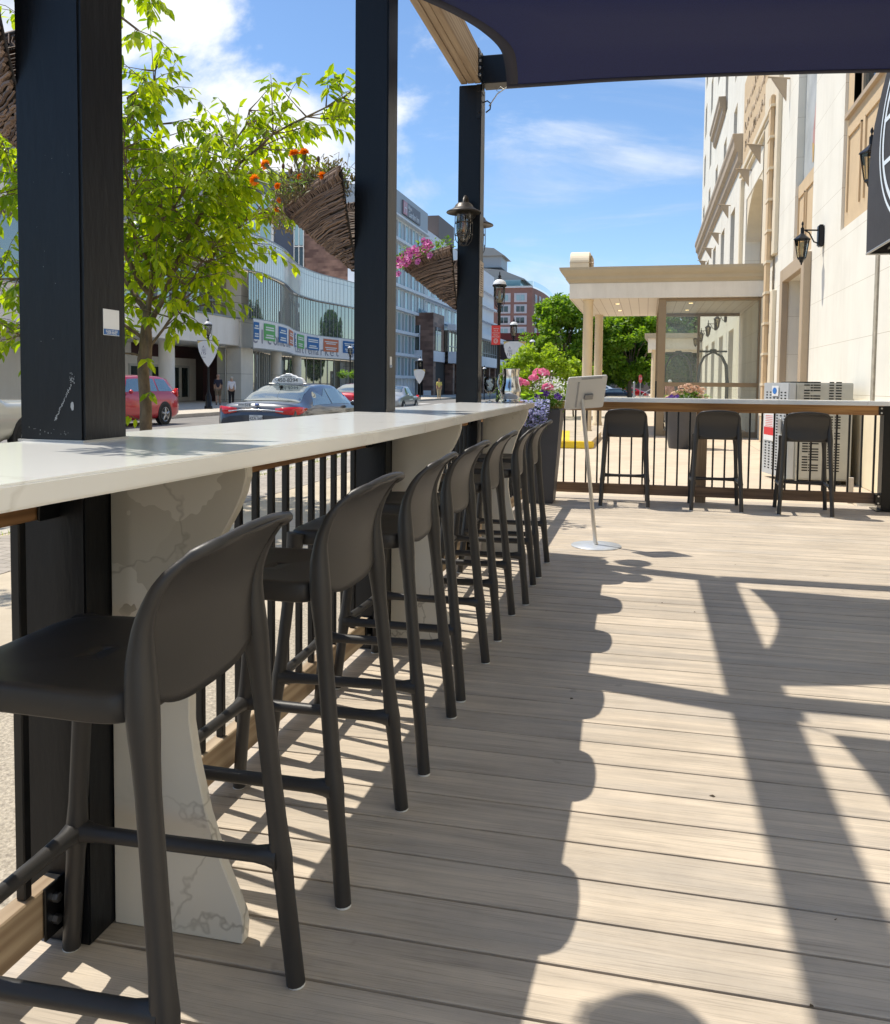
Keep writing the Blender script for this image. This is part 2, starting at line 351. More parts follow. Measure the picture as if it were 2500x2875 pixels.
struct(dk.build('deck_base', mat('joist_wood', (.10, .075, .05), .8)))
deb = MB()
for (x, y) in ((.12, 4.9), (-.42, 6.4), (.29, 4.75), (.62, 6.1), (-.5, 4.55), (.45, 2.05), (.23, 2.6), (.9, 3.0), (-.25, 3.3), (.35, 1.75)):
    a = R(0, 6); s_ = R(.004, .01)
    deb.add([(x, y, .001), (x+s_*math.cos(a), y+s_*math.sin(a), .004), (x+2.2*s_*math.cos(a+.5), y+2.2*s_*math.sin(a+.5), .002), (x+s_*math.cos(a+1.3), y+s_*math.sin(a+1.3), .001)], [(0,1,2,3)])
o = struct(deb.build('leaf_litter', mat('dry_litter', (.05, .035, .02), .8)), 'stuff'); tag(o, 'dark crumbs of dry leaf litter scattered on the deck boards', 'litter')

# ------------------------------------------------------------------ ground, street
def paver(name, c1, c2, mortar, scale, bw, rh, off=.5, ms=.02):
    m, n, l, b = nt(name); b.inputs['Roughness'].default_value = .85
    tc = n.new('ShaderNodeTexCoord'); br = n.new('ShaderNodeTexBrick'); br.inputs['Scale'].default_value = scale
    br.inputs['Color1'].default_value = (*c1, 1); br.inputs['Color2'].default_value = (*c2, 1); br.inputs['Mortar'].default_value = (*mortar, 1)
    br.inputs['Brick Width'].default_value = bw; br.inputs['Row Height'].default_value = rh; br.inputs['Mortar Size'].default_value = ms; br.offset = off
    l.new(tc.outputs['Object'], br.inputs['Vector'])
    no = n.new('ShaderNodeTexNoise'); no.inputs['Scale'].default_value = 3; no.inputs['Detail'].default_value = 8; l.new(tc.outputs['Object'], no.inputs['Vector'])
    mr = n.new('ShaderNodeMapRange'); mr.inputs['To Min'].default_value = .7; mr.inputs['To Max'].default_value = 1.25; l.new(no.outputs['Fac'], mr.inputs['Value'])
    cb = n.new('ShaderNodeCombineXYZ'); [l.new(mr.outputs[0], cb.inputs[i]) for i in range(3)]
    mx = n.new('ShaderNodeMixRGB'); mx.blend_type = 'MULTIPLY'; mx.inputs['Fac'].default_value = 1; l.new(br.outputs['Color'], mx.inputs['Color1']); l.new(cb.outputs[0], mx.inputs['Color2']); l.new(mx.outputs[0], b.inputs['Base Color'])
    return m
CONC = mat('sidewalk_concrete', (.50, .42, .31), .85, var=.10, vscale=1.8, bump=.25, bscale=60, dirt=.45)
CONCP = mat('patio_concrete', (.55, .44, .31), .85, var=.08, vscale=1.2, bump=.2, bscale=70, dirt=.3)
AGG = mat('exposed_aggregate', (.26, .22, .17), .9, col2=(.58, .50, .38), vscale=70, bump=.7, bscale=90, dirt=.4)
def gridmat(name, c, line, step, wd, rough=.7, off=0., axis='Z', var=.05, dirt=.0, bump=0.):
    "flat material with thin joint lines every step metres along one or two axes"
    m = mat(name, c, rough, var=var, vscale=1.1, bump=bump, bscale=120, dirt=dirt); n = m.node_tree.nodes; l = m.node_tree.links; b = n['Principled BSDF']
    tc = n.new('ShaderNodeTexCoord'); sp = n.new('ShaderNodeSeparateXYZ'); l.new(tc.outputs['Object'], sp.inputs[0])
    acc = None
    for ax, st in zip(axis, step if isinstance(step, tuple) else (step,)):
        q = n.new('ShaderNodeMath'); q.operation = 'ADD'; q.inputs[1].default_value = off+1000*st; l.new(sp.outputs[ax], q.inputs[0])
        md = n.new('ShaderNodeMath'); md.operation = 'MODULO'; md.inputs[1].default_value = st; l.new(q.outputs[0], md.inputs[0])
        lt = n.new('ShaderNodeMath'); lt.operation = 'LESS_THAN'; lt.inputs[1].default_value = wd; l.new(md.outputs[0], lt.inputs[0])
        if acc is None: acc = lt.outputs[0]
        else:
            mm = n.new('ShaderNodeMath'); mm.operation = 'MAXIMUM'; l.new(acc, mm.inputs[0]); l.new(lt.outputs[0], mm.inputs[1]); acc = mm.outputs[0]
    src = b.inputs['Base Color'].links[0].from_socket if b.inputs['Base Color'].links else None
    mx = n.new('ShaderNodeMixRGB'); mx.inputs['Color2'].default_value = (*line, 1); l.new(acc, mx.inputs['Fac'])
    if src: l.new(src, mx.inputs['Color1'])
    else: mx.inputs['Color1'].default_value = (*c, 1)
    l.new(mx.outputs[0], b.inputs['Base Color']); return m
def slab(name, x0, x1, y0, y1, z, m, t=.2):
    q = MB(); q.box(x0, x1, y0, y1, z-t, z); return struct(q.build(name, m))
g = MB(); g.quad((-1500, -1500, -.36), (1500, -1500, -.36), (1500, 1500, -.36), (-1500, 1500, -.36))
struct(g.build('ground', mat('far_ground', (.22, .20, .16), .9, var=.2, vscale=.02)))
ASPH = mat('asphalt', (.22, .205, .185), .85, var=.14, vscale=.8, bump=.3, bscale=120, dirt=.3)
slab('road', -18.45, -5.62, -40, 400, -.30, ASPH, .05)
slab('far_sidewalk', -60, -18.6, -40, 400, -.15, gridmat('far_paving', (.58, .51, .41), (.22, .18, .14), (1.6, 1.6), .03, .85, axis='XY', var=.1), .2)
slab('far_kerb', -18.6, -18.45, -40, 400, -.143, mat('kerb_stone', (.46, .42, .36), .85, var=.12, vscale=2), .2)
slab('sidewalk', -5.50, -1.36, -30, 300, -.15, gridmat('sidewalk_slabs', (.52, .44, .33), (.25, .20, .15), (1.5,), .012, .85, axis='Y', var=.12, dirt=.4, bump=.2), .2)
slab('near_kerb', -5.65, -5.50, -30, 300, -.145, MATS['kerb_stone'], .2)
slab('paver_strip', -5.42, -4.38, -30, 300, -.1455, paver('grey_pavers', (.40, .35, .30), (.33, .29, .25), (.17, .15, .12), 4.2, .9, .45), .1)
slab('aggregate_band', -2.02, -1.37, -30, 9.6, -.1455, AGG, .1)
slab('aggregate_apron', -4.3, -2.02, -3, 3.1, -.1452, AGG, .1)
slab('patio', -1.36, 3.4, 9.63, 300, -.15, gridmat('patio_slabs', (.56, .46, .34), (.30, .24, .18), (2.4, 3.1), .014, .85, axis='XY', var=.07, dirt=.35, bump=.2), .2)
slab('side_ground', 2.7, 3.4, -30, 9.63, -.15, CONCP, .2)
pk = MB(); pk.quad((-60, 88, -.14), (-18.7, 88, -.14), (-18.7, 400, -.14), (-60, 400, -.14))
# parking lane line, crosswalk
ln = MB()
for k in range(12): ln.box(-8.95, -8.85, 2+k*6.1, 4.4+k*6.1, -.30, -.296)
for k in range(9): ln.box(-17.8+k*1.35, -17.2+k*1.35, 60, 63, -.30, -.296)
struct(ln.build('road_markings', mat('road_paint', (.62, .60, .55), .7, var=.15, vscale=5)))
# grass tufts growing along the kerb joint
gr = MB()
for k in range(2600):
    y = R(6, 40); x = -5.46+random.gauss(0, .035); h = R(.02, .06)
    if noise.noise(V(y*.8, 0, 0)) < -.12: continue
    a = R(0, PI); dx, dy = .004*math.cos(a), .004*math.sin(a); lx, ly = R(-.02, .02), R(-.02, .02)
    gr.add([(x-dx, y-dy, -.146), (x+dx, y+dy, -.146), (x+lx, y+ly, -.146+h)], [(0,1,2)])
o = struct(gr.build('kerb_grass', leafmat('grass_blade', (.10, .16, .03), (.22, .28, .06)), fix=False), 'stuff'); tag(o, 'thin green grass growing in the joint along the near kerb', 'grass')
# raised island with yellow painted edge
isl = MB(); isl.box(-3.4, -1.12, 18.78, 22.9, -.15, 0)
io = struct(isl.build('traffic_island', CONC))
YEL = mat('yellow_paint', (.78, .55, .02), .6, var=.12, vscale=6, dirt=.5, bump=.15, bscale=50)
yk = MB()
yk.prism([(-3.4, 18.5), (-1.20, 18.5), (-1.06, 18.78), (-3.4, 18.78)], 'z', -.15, .003)
tag(yk.build('yellow_kerb', YEL, bevel=.02, seg=2), 'chipped yellow painted kerb end beyond the far railing', 'kerb')
yk2 = MB(); yk2.prism([(-1.9, 18.79), (-1.6, 18.79), (-1.95, 22.9), (-2.15, 22.9)], 'z', 0, .004); struct(yk2.build('yellow_line', YEL))

# ------------------------------------------------------------------ pergola posts and beams
GP = [(-1.2145, 1.634, .0765, .0), (-1.213, 3.755, .0765, .0), (-1.235, 6.005, .078, .0)]
plab = ['thick black pergola post nearest the camera at the left edge', 'black pergola post in the middle of the long white counter', 'black pergola post at the far end of the long counter with a cage lamp']
posts = []
for i, (x, y, h, _) in enumerate(GP):
    t = thing('pergola_post', plab[i], 'post', (x, y, 0), 'black posts of the pergola')
    p = MB(); zt = 3.29
    p.box(x-h, x+h, y-h, y+h, 0, zt); p.build('post_shaft', BLK, t, bevel=.004, seg=2)
    q = MB(); q.box(x+h-.001, x+h+.0025, y-h+.004, y-h+.012, 1.1, zt)   # corner trim seam
    q.build('corner_trim', BLK, t)
    # steel saddle plate and hook under the beam
    s = MB(); s.box(x+h-.03, x+h+.006, y-h-.006, y-h-.0005, 3.06, 3.29); s.box(x+h, x+h+.006, y-h-.006, y+.02, 3.24, 3.5)
    for z in (3.10, 3.24): s.sphere((x+h-.012, y-h-.007, z), .008, 8)
    s.build('bracket_plate', BLK2, t)
    hk = MB(); hk.tube([(x+h, y, 3.19), (x+h+.03, y, 3.2), (x+h+.055, y, 3.18), (x+h+.05, y, 3.14), (x+h+.02, y, 3.12)], .005, 6); hk.build('sail_hook', BLK2, t)
    posts.append(t)
# scuffs and chipped paint on the nearest post
sc = MB(); random.seed(3)
def fleck(x, z, w, h, y=1.5565):
    k = 7; sc.add([(x+w*math.cos(2*PI*i/k)*R(.5, 1), y, z+h*math.sin(2*PI*i/k)*R(.5, 1)) for i in range(k)], [tuple(range(k))])
for i in range(60):
    f = i/59; fleck(-1.205+.04*f+R(-.002, .002), 1.135+.075*f, R(.0006, .002), R(.0008, .003))
for i in range(26): fleck(-1.163+R(-.006, .006), 1.222+R(-.012, .012), R(.0004, .0016), R(.0006, .0025))
fleck(-1.163, 1.166, .005, .012)
for i in range(14): fleck(-1.27+R(0, .1), 1.10+R(0, .02), R(.0004, .0014), R(.0006, .003))
for i in range(12): fleck(-1.27+R(0, .12), 1.15+R(0, .6), R(.0003, .0009), R(.0003, .001))
sc.build('paint_chips', mat('chipped_primer', (.30, .31, .31), .8), posts[0], fix=False)
cu = MB()
for (x, y, h, _) in GP[:1]: cu.box(x-h-.002, x+h+.003, y-h-.005, y-h+.001, 1.089, 1.0935); cu.box(x+h, x+h+.004, y-h, y+h, 1.089, 1.0935)
cu.build('caulk_line', mat('old_caulk', (.5, .48, .44), .8), posts[0])
# stickers (code left out)
def sticker(y0, y1, z0, z1, x, lab, par_, lbl):
    t = MB(); t.box(x, x+.0012, y0, y1, z0, z1); o = t.build('sticker', WHT, None, bevel=.0004)
    b_ = MB(); b_.box(x+.0012, x+.0018, y0+.001, y1-.001, z0+.001, z0+(z1-z0)*.24); b_.build('blue_band', mat('sticker_blue'+lab, (.03, .12, .33), .5), o)
    k = z0+(z1-z0)*.09
    for j in range(2): text(('SCAN TO SEE', 'OUR MENU')[j], .007, (x+.0019, (y0+y1)/2, z0+(z1-z0)*(.16-.08*j)), (0,1,0), (0,0,1), WHT, o, ext=.0001)
    tag(o, lbl, 'sticker'); return o
sticker(1.627, 1.684, 1.317, 1.373, -1.1377, 'a', None, 'white sticker with blue lower band on the side of the nearest post')
sticker(3.735, 3.765, 1.29, 1.34, -1.1362, 'b', None, 'small white sticker on the side of the middle post')
nb = MB(); nb.box(-1.1568, -1.150, 5.935, 6.075, 1.84, 2.085); o = nb.build('notice_board', mat('notice_paper', (.50, .43, .36), .7, var=.1), None, bevel=.002)
tag(o, 'small pale notice fixed to the side of the far pergola post', 'notice')
lm = MB()
for k in range(13): lm.box(-1.150, -1.1494, 5.955, 5.955+R(.06, .1), 1.862+k*.016, 1.868+k*.016)
lm.build('printed_lines', mat('grey_ink', (.16, .13, .12), .8), o)
# three-ply timber beam over the posts
bm = thing('timber_beam', 'pale three-ply timber beam running over the pergola posts', 'beam', (-1.22, 3, 3.3))
for k in range(3):
    q = MB(); x0 = -1.30+k*.0475; q.box(x0+.001, x0+.0455, -1.2, 5.93, 3.297+(.002 if k == 1 else 0), 3.5); q.build('timber_ply', WGREEN, bm, bevel=.003)
bt = MB()
for k in range(4): bt.tube([(-1.157, 5.86, 3.33+k*.047), (-1.146, 5.86, 3.33+k*.047)], .011, 6, sm=False)
bt.build('bolt', STEEL, bm)
bp_ = MB(); bp_.box(-1.159, -1.1535, 5.82, 5.93, 3.302, 3.498); bp_.build('end_plate', BLK2, bm)
for i, (y, xe) in enumerate(((6.02, 2.5), (3.85, 2.5), (1.65, 2.5))):
    q = MB(); q.box(-1.156, xe, y-.075, y+.07, 3.30, 3.492)
    o = q.build('cross_beam', BLK, None, bevel=.004)
    tag(o, ['black steel cross beam along the far edge of the sail', 'black steel cross beam over the middle of the deck, above the frame', 'black steel cross beam above the near end of the deck'][i], 'beam', 'black cross beams of the pergola')

# ------------------------------------------------------------------ shade sails
def sailmat():
    m, n, l, b = nt('navy_sail'); b.inputs['Roughness'].default_value = .75
    tc = n.new('ShaderNodeTexCoord'); mp = n.new('ShaderNodeMapping'); mp.inputs['Scale'].default_value = (260, 90, 1); mp.inputs['Rotation'].default_value = (0, 0, .5)
    l.new(tc.outputs['Object'], mp.inputs['Vector'])
    no = n.new('ShaderNodeTexNoise'); no.inputs['Scale'].default_value = 1; no.inputs['Detail'].default_value = 2; l.new(mp.outputs['Vector'], no.inputs['Vector'])
    rp = n.new('ShaderNodeValToRGB'); rp.color_ramp.elements[0].position = .35; rp.color_ramp.elements[1].position = .75
    rp.color_ramp.elements[0].color = (.003, .009, .055, 1); rp.color_ramp.elements[1].color = (.010, .030, .17, 1)
    l.new(no.outputs['Fac'], rp.inputs['Fac']); l.new(rp.outputs['Color'], b.inputs['Base Color'])
    t = n.new('ShaderNodeBsdfTranslucent'); t.inputs['Color'].default_value = (.010, .028, .22, 1); a = n.new('ShaderNodeMixShader'); a.inputs['Fac'].default_value = .3
    tr = n.new('ShaderNodeBsdfTransparent'); a2 = n.new('ShaderNodeMixShader')
    vo = n.new('ShaderNodeTexWhiteNoise'); vo.noise_dimensions = '3D'
    sn = n.new('ShaderNodeVectorMath'); sn.operation = 'SNAP'; sn.inputs[1].default_value = (.006, .006, .5); l.new(tc.outputs['Object'], sn.inputs[0]); l.new(sn.outputs[0], vo.inputs['Vector'])
    gt = n.new('ShaderNodeMath'); gt.operation = 'GREATER_THAN'; gt.inputs[1].default_value = .985; l.new(vo.outputs['Value'], gt.inputs[0])
    mu = n.new('ShaderNodeMath'); mu.operation = 'MULTIPLY'; mu.inputs[1].default_value = .14; l.new(gt.outputs[0], mu.inputs[0])
    l.new(b.outputs[0], a.inputs[1]); l.new(t.outputs[0], a.inputs[2]); l.new(a.outputs[0], a2.inputs[1]); l.new(tr.outputs[0], a2.inputs[2]); l.new(mu.outputs[0], a2.inputs['Fac'])
    l.new(a2.outputs[0], n['Material Output'].inputs['Surface']); return m
SAIL = sailmat(); HEM = mat('sail_hem', (.008, .009, .026), .8)
def sail(dy, lab, zo=0):
    # left edge curve, then straight runs to the right
    L = [(-.95, 5.76, 3.20), (-.905, 5.42, 3.205), (-.885, 5.1, 3.20), (-.93, 4.75, 3.17), (-1.01, 4.42, 3.13), (-1.10, 4.14, 3.09), (-1.17, 3.99, 3.075)]
    def left(v):
        f = v*6; i = min(5, int(f)); f -= i; a, b2 = L[i], L[i+1]
        p0 = L[max(i-1, 0)]; p3 = L[min(i+2, 6)]
        return Vector([.5*(2*a[k]+(b2[k]-p0[k])*f+(2*p0[k]-5*a[k]+4*b2[k]-p3[k])*f*f+(3*a[k]-p0[k]-3*b2[k]+p3[k])*f**3) for k in range(3)])
    def P(u, v):
        a = left(v)
        yf = 5.76-.09*math.sin(PI*min(1, u*1.0)); yn = 3.99+.26*math.sin(PI*min(1, u*.95+.02))
        x = a.x+(2.3-a.x)*u; y = a.y+((yf*(1-v)+yn*v)-a.y)*min(1, u*6)
        z = a.z - .125*u + .035*v*min(1, u*8) + .02*u*v - .03*math.sin(PI*v)*u
        return (x, y+dy, z+zo)
    o = MB().grid(P, 70, 40).build('shade_sail', [SAIL], None, fix=True, solid=.0025)
    h = MB()
    e1 = [Vector(P(0, k/40)) for k in range(41)]; h.add([p+Vector((0, 0, -.002)) for p in e1]+[p+Vector((.075, 0, -.004)) for p in e1], [(k, k+1, 42+k, 41+k) for k in range(40)], sm=True)
    for v0, v1 in ((0, .04), (.965, 1)):
        e = [Vector(P(k/60, v0))+Vector((0, 0, -.003)) for k in range(61)]; f_ = [Vector(P(k/60, v1))+Vector((0, 0, -.003)) for k in range(61)]
        h.add(e+f_, [(k, k+1, 62+k, 61+k) for k in range(60)], sm=True)
    h.build('hem', HEM, o, fix=True, solid=.002)
    rp = MB(); rp.tube([(-.95, 5.76+dy, 3.2+zo), (-1.02, 5.80+dy, 3.175+zo), (-1.105, 5.96+dy, 3.15+zo)], .004, 6)
    rp.tube([(-1.0, 5.79+dy, 3.18+zo), (-1.03, 5.81+dy, 3.20+zo), (-1.0, 5.80+dy, 3.22+zo), (-.97, 5.77+dy, 3.19+zo)], .002, 5)
    rp.build('tie_rope', mat('steel_wire', (.5, .5, .47), .4, .8), o)
    tag(o, lab, 'shade sail', 'navy shade sails'); return o
sail(0, 'navy blue shade sail stretched across the top right of the view')
sail(-2.2, 'navy blue shade sail above the near end of the deck, seen only by its shadow', .06)

# ------------------------------------------------------------------ long quartz counter
ct = thing('bar_counter', 'long white quartz counter along the left railing', 'counter', (-1.0, 3, 1.09))
def frontx(y):
    K = [(-1, -.78), (.9, -.775), (1.2, -.757), (1.7, -.740), (2.2, -.718), (2.8, -.720), (3.35, -.738), (4.5, -.760), (6.1, -.780)]
    for a, b2 in zip(K, K[1:]):
        if a[0] <= y <= b2[0]: return a[1]+(b2[1]-a[1])*(y-a[0])/(b2[0]-a[0])
    return K[-1][1]
ZC = 1.089; TH = .036
def slabc(y0, y1, parent, name='countertop'):
    q = MB(); ys = [y0+(y1-y0)*k/24 for k in range(25)]
    poly = [(frontx(y), y) for y in ys]+[(-1.283, y1), (-1.283, y0)]
    q.prism(poly, 'z', ZC-TH, ZC); return q.build(name, QZ, parent, bevel=.004, seg=2)
slabc(-1.0, 3.345, ct); slabc(3.3465, 6.16, ct)
def panel(y, m, lab, sc=1., th=.03):
    pr = [(-.812, 1.052), (-.811, 1.02), (-.820, .985), (-.838, .945), (-.873, .885), (-.903, .80), (-.928, .70), (-.946, .58), (-.947, .48), (-.932, .385), (-.908, .28), (-.872, .175), (-.836, .095), (-.824, .066), (-.820, .04), (-.823, .001)]
    q = MB(); q.prism([(-1.136, .001), (-1.136, 1.052)]+pr, 'y', y, y+th)
    return q.build('support_panel', m, ct, bevel=.003)
panel(1.642, QZP, ''); panel(3.775, QZP, ''); panel(6.045, QZ2, '')
# ------------------------------------------------------------------ left railing
def railing_y(y0, y1, ybal, lab, grp):
    t = thing('metal_railing', lab, 'railing', (-1.225, (y0+y1)/2, 0), grp)
    q = MB(); q.box(-1.246, -1.206, y0, y1, .045, .15); q.build('bottom_rail', WGREEN, t, bevel=.003)
    q = MB(); q.box(-1.246, -1.206, y0, y1, .932, 1.05); q.build('top_rail', WBRN, t, bevel=.003)
    for (ya, z0_, z1_) in ((y1-.05, .04, .155), (y0, .04, .155), (y1-.05, .93, 1.05)): pl = MB(); pl.box(-1.205, -1.198, ya-.02, ya+.05, z0_, z1_); pl.build('bracket', BLK2, t, bevel=.002)
    for z in (.075, .122, .985):
        b_ = MB(); b_.tube([(-1.199, y1-.040, z), (-1.187, y1-.040, z)], .0105, 6, sm=False); b_.build('bolt', STEEL, t)
    for y in ybal:
        b_ = MB(); b_.box(-1.236, -1.214, y-.011, y+.011, .1505, .9315); b_.build('baluster', BLK2, t, bevel=.0025)
    return t
railing_y(-.9, 1.565, [1.466-.119*k for k in range(0, 20)], 'railing section left of the nearest post under the counter', 'railing sections under the long counter')
railing_y(1.725, 3.675, [1.83+.119*k for k in range(16) if 1.83+.119*k < 3.6], 'railing section between the nearest and the middle post', 'railing sections under the long counter')
railing_y(3.835, 5.925, [3.93+.119*k for k in range(17)], 'railing section between the middle and the far post', 'railing sections under the long counter')
# railing continuing to the far corner
railing_y(6.085, 9.2, [6.2+.119*k for k in range(25)], 'railing section behind the tall dark planter at the deck corner', 'railing sections under the long counter')

# ------------------------------------------------------------------ far bar
ft = thing('far_railing', 'railing with brown timber rails along the far end of the deck', 'railing', (.8, 9.27, 0))
q = MB(); q.box(-1.2, 2.29, 9.24, 9.28, .065, .172); q.build('bottom_rail', WDRKX, ft, bevel=.003)
q = MB(); q.box(-1.2, 2.29, 9.18, 9.22, .952, 1.048); q.build('top_rail', WBRNX, ft, bevel=.003)
for k in range(29):
    x = -.965+.1185*k
    if .50 < x < .66 or x > 2.27: continue
    b_ = MB(); b_.box(x-.009, x+.009, 9.255, 9.273, .172, .953 if k else .953); b_.build('baluster', BLK2, ft)
q = MB(); q.box(.525, .635, 9.285, 9.375, -.14, 1.046); q.build('timber_post', WPOST, ft, bevel=.004)
for (z0, z1) in ((.955, 1.04), (.06, .17)):
    q = MB(); q.box(2.24, 2.292, 9.17, 9.178 if z0 > .5 else 9.232, z0, z1); q.build('bracket', BLK2, ft)
    for dz in (.02, z1-z0-.02):
        b_ = MB(); b_.tube([(2.265, 9.172 if z0 > .5 else 9.172, z0+dz), (2.265, 9.162, z0+dz)], .009, 6, sm=False); b_.build('bolt', STEEL, ft)
fb = MB(); fb.box(-.46, 2.62, 8.98, 9.42, 1.0485, 1.092); tag(fb.build('far_bar_counter', QZ, None, bevel=.004, seg=2), 'narrow white quartz bar top on the far railing', 'counter')
cp = thing('corner_post', 'short black post at the right end of the far railing', 'post', (2.38, 9.26, 0))
q = MB(); q.box(2.293, 2.45, 9.18, 9.34, 0, 1.046); q.build('post_shaft', BLK, cp, bevel=.004)
q = MB(); q.box(2.24, 2.50, 9.13, 9.40, .0005, .012); q.build('base_plate', BLK2, cp)

# ------------------------------------------------------------------ bar stools
def make_stool():
    t = thing('bar_stool', 'x', 'bar stool', (0, 0, 0), 'dark grey plastic bar stools')
    # local axes: x across, +y towards the sitter's front, origin on the floor midway between the rear legs
    def arc(c, r, a0, a1, k=7): return [(c[0]+r*math.cos(a0+(a1-a0)*i/k), c[1]+r*math.sin(a0+(a1-a0)*i/k)) for i in range(k+1)]
    YB = [(0, 0), (.3, .030), (.6, .060), (.75, .074), (.80, .0765), (.84, .074), (.87, .067), (.905, .051), (.93, .035), (.955, .012), (.975, -.020), (.99, -.041)]
    def ybk(z):   # rear frame line seen from the side: leans in, then flares back at the top
        for p, q_ in zip(YB, YB[1:]):
            if z <= q_[0]: f = (z-p[0])/(q_[0]-p[0]); return p[1]+(q_[1]-p[1])*f
        return YB[-1][1]
    W_ = .1985; R_ = .070; zt = .972
    def xl(z): return .2345-.036*min(1, z/.80)**1.0
    def rl(z): return .0195+.0065*math.exp(-((z-.73)/.075)**2)+.0035*math.exp(-((z-.275)/.035)**2)-.0125*max(0, min(1, (z-.80)/.16))
    for s in (-1, 1):
        q = MB(); zs = [.0055, .1, .2, .245, .275, .305, .35, .5, .6, .65, .69, .73, .77, .80, .83]
        q.tube([(s*xl(z), ybk(z), z) for z in zs], [rl(z)-(.0006 if z > .8 else 0) for z in zs], 14)
        q.build('leg', PLAST, t)
        q = MB(); zs = (.0055, .12, .22, .25, .275, .30, .34, .5, .62, .68, .71, .735)
        q.tube([(s*(.236-.042*z/.74), .512-.075*z/.74, z) for z in zs], [.019+.004*math.exp(-((z-.275)/.035)**2)+.011*max(0, (z-.6)/.135) for z in zs], 14)
        q.build('leg', PLAST, t)
        q = MB()   # side footrest with flared ends
        q.tube([(s*.2205, .030, .272), (s*.2205, .056, .272), (s*.2205, .083, .271), (s*.2205, .25, .27), (s*.2205, .42, .27), (s*.2205, .452, .271), (s*.2205, .480, .272)], [.028, .0205, .0165, .016, .0165, .0205, .027], 10)
        q.build('stretcher', PLAST, t)
        for yy, xx in ((.0, .2345), (.512, .236)):
            q = MB(); q.lathe([(0, .0003), (.0172, .0003), (.0185, .002), (.0185, .0056), (.0, .0056)], (s*xx, yy, 0), 14); q.build('foot_glide', WHT, t)
    q = MB(); q.tube([(-.2205, .485, .272), (-.18, .485, .271), (-.1, .485, .27), (0, .485, .27), (.1, .485, .27), (.18, .485, .271), (.2205, .485, .272)], [.026, .019, .016, .0155, .016, .019, .026], 10); q.build('stretcher', PLAST, t)
    # back frame: arch from leg to leg, bowed back towards the middle
    def bow(x): return -.012*(1-min(1, abs(x)/W_)**2)
    path = []
    for i in range(7): z = .79+(zt-R_-.79)*i/6; path.append((-W_, ybk(z), z))
    for (x, z) in arc((-W_+R_, zt-R_), R_, PI, PI/2, 12)[1:]: path.append((x, ybk(z)+bow(x), z))
    for x in (-.10, -.05, 0): f = 1-(x/(W_-R_))**2; path.append((x, ybk(zt)+bow(x)-.004*f, zt+.012*f))
    full = path+[(-x, y, z) for (x, y, z) in path[:-1]][::-1]
    q = MB(); N = len(full); q.tube(full, [rl(p[2]) if p[2] < zt-.02 else max(.0085, .0105-.002*(1-abs(p[0])/.15)) for p in full], 12); q.build('back_frame', PLAST, t)
    # back shell
    def half(z):   # half width of shell at height z
        if z > zt-R_: return (W_-R_)+math.sqrt(max(0, R_*R_-(z-(zt-R_))**2))
        return W_
    def shell(off):
        def P(u, v):
            uu = 2*u-1; zb = .703+.045*abs(uu)**3.6; hw = W_*.985; ztop = zt+.010*(1-uu*uu)
            if abs(uu)*hw > W_-R_: dx = abs(uu)*hw-(W_-R_); ztop = zt-R_+math.sqrt(max(1e-6, R_*R_-dx*dx))
            z = zb+(ztop-zb)*v; bul = (1-uu*uu)
            y = ybk(z)+bow(uu*hw)*(v**.7) - .014*bul*(1-v)**.8 + .006*(1-v)**3*bul + off
            return (uu*hw, y, z)
        return P
    q = MB(); q.grid(shell(-.003), 28, 16); n0 = len(q.v); q.grid(shell(.004), 28, 16)
    W1 = 29
    rim = [i for i in range(W1)]+[W1*j+28 for j in range(1, 17)]+[W1*16+i for i in range(27, -1, -1)]+[W1*j for j in range(15, 0, -1)]
    for a, b2 in zip(rim, rim[1:]+rim[:1]): q.f.append((a, b2, b2+n0, a+n0)); q.m.append(0); q.s.append(True)
    q.build('backrest', PLAST, t)
    # seat: rounded pad with a skirt
    def outline(k, inset, n=64):
        a = 2*PI*k/n; a += .16*math.sin(4*a)*-1; c, s_ = math.cos(a), math.sin(a); e = 8.0
        rx, ry = .2045-inset, .190-inset
        x = rx*math.copysign(abs(c)**(2/e), c); y = ry*math.copysign(abs(s_)**(2/e), s_)
        y += .279
        x *= 1-.06*(y-.24)/.23
        return x, y
    q = MB(); prof = [(.012, .698), (.004, .700), (0, .704), (0, .722), (.0005, .738), (.003, .7435), (.007, .7465), (.014, .7475), (.03, .7465), (.05, .7450), (.10, .7425), (.16, .741), (.2, .7405)]
    n = 64; vs = []; fs = []
    for (ins, z) in prof:
        for k in range(n):
            x, y = outline(k, ins, n)
            if ins > .02: z2 = z-.004*math.cos((y-.24)*8)*(ins/.2)
            else: z2 = z
            if ins < .02: z2 += .006*max(0, (y-.3)/.17)**2*-1
            vs.append((x, y, z2))
    for i in range(len(prof)-1):
        for k in range(n): k2 = (k+1) % n; fs.append((i*n+k, i*n+k2, (i+1)*n+k2, (i+1)*n+k))
    fs.append(tuple(range((len(prof)-1)*n, len(prof)*n)))
    q.add(vs, fs, 0, True)
    vs2 = [(outline(k, .018, n)[0], outline(k, .018, n)[1], .698) for k in range(n)]+[(outline(k, .02, n)[0], outline(k, .02, n)[1], .72) for k in range(n)]
    q.add(vs2, [(k, (k+1) % n, n+(k+1) % n, n+k) for k in range(n)]+[tuple(range(n, 2*n))], 0, True)
    q.build('seat', PLAST, t)
    return t
st0 = make_stool()
ordn = ['nearest', 'second', 'third', 'fourth', 'fifth', 'sixth', 'farthest']
SP = [(-.656, 1.322, 1.5), (-.656, 2.06, -.8), (-.655, 2.757, 2.2), (-.66, 3.39, -1.2), (-.66, 4.19, .6), (-.63, 4.89, 2.4), (-.632, 5.575, 0)]
first = True
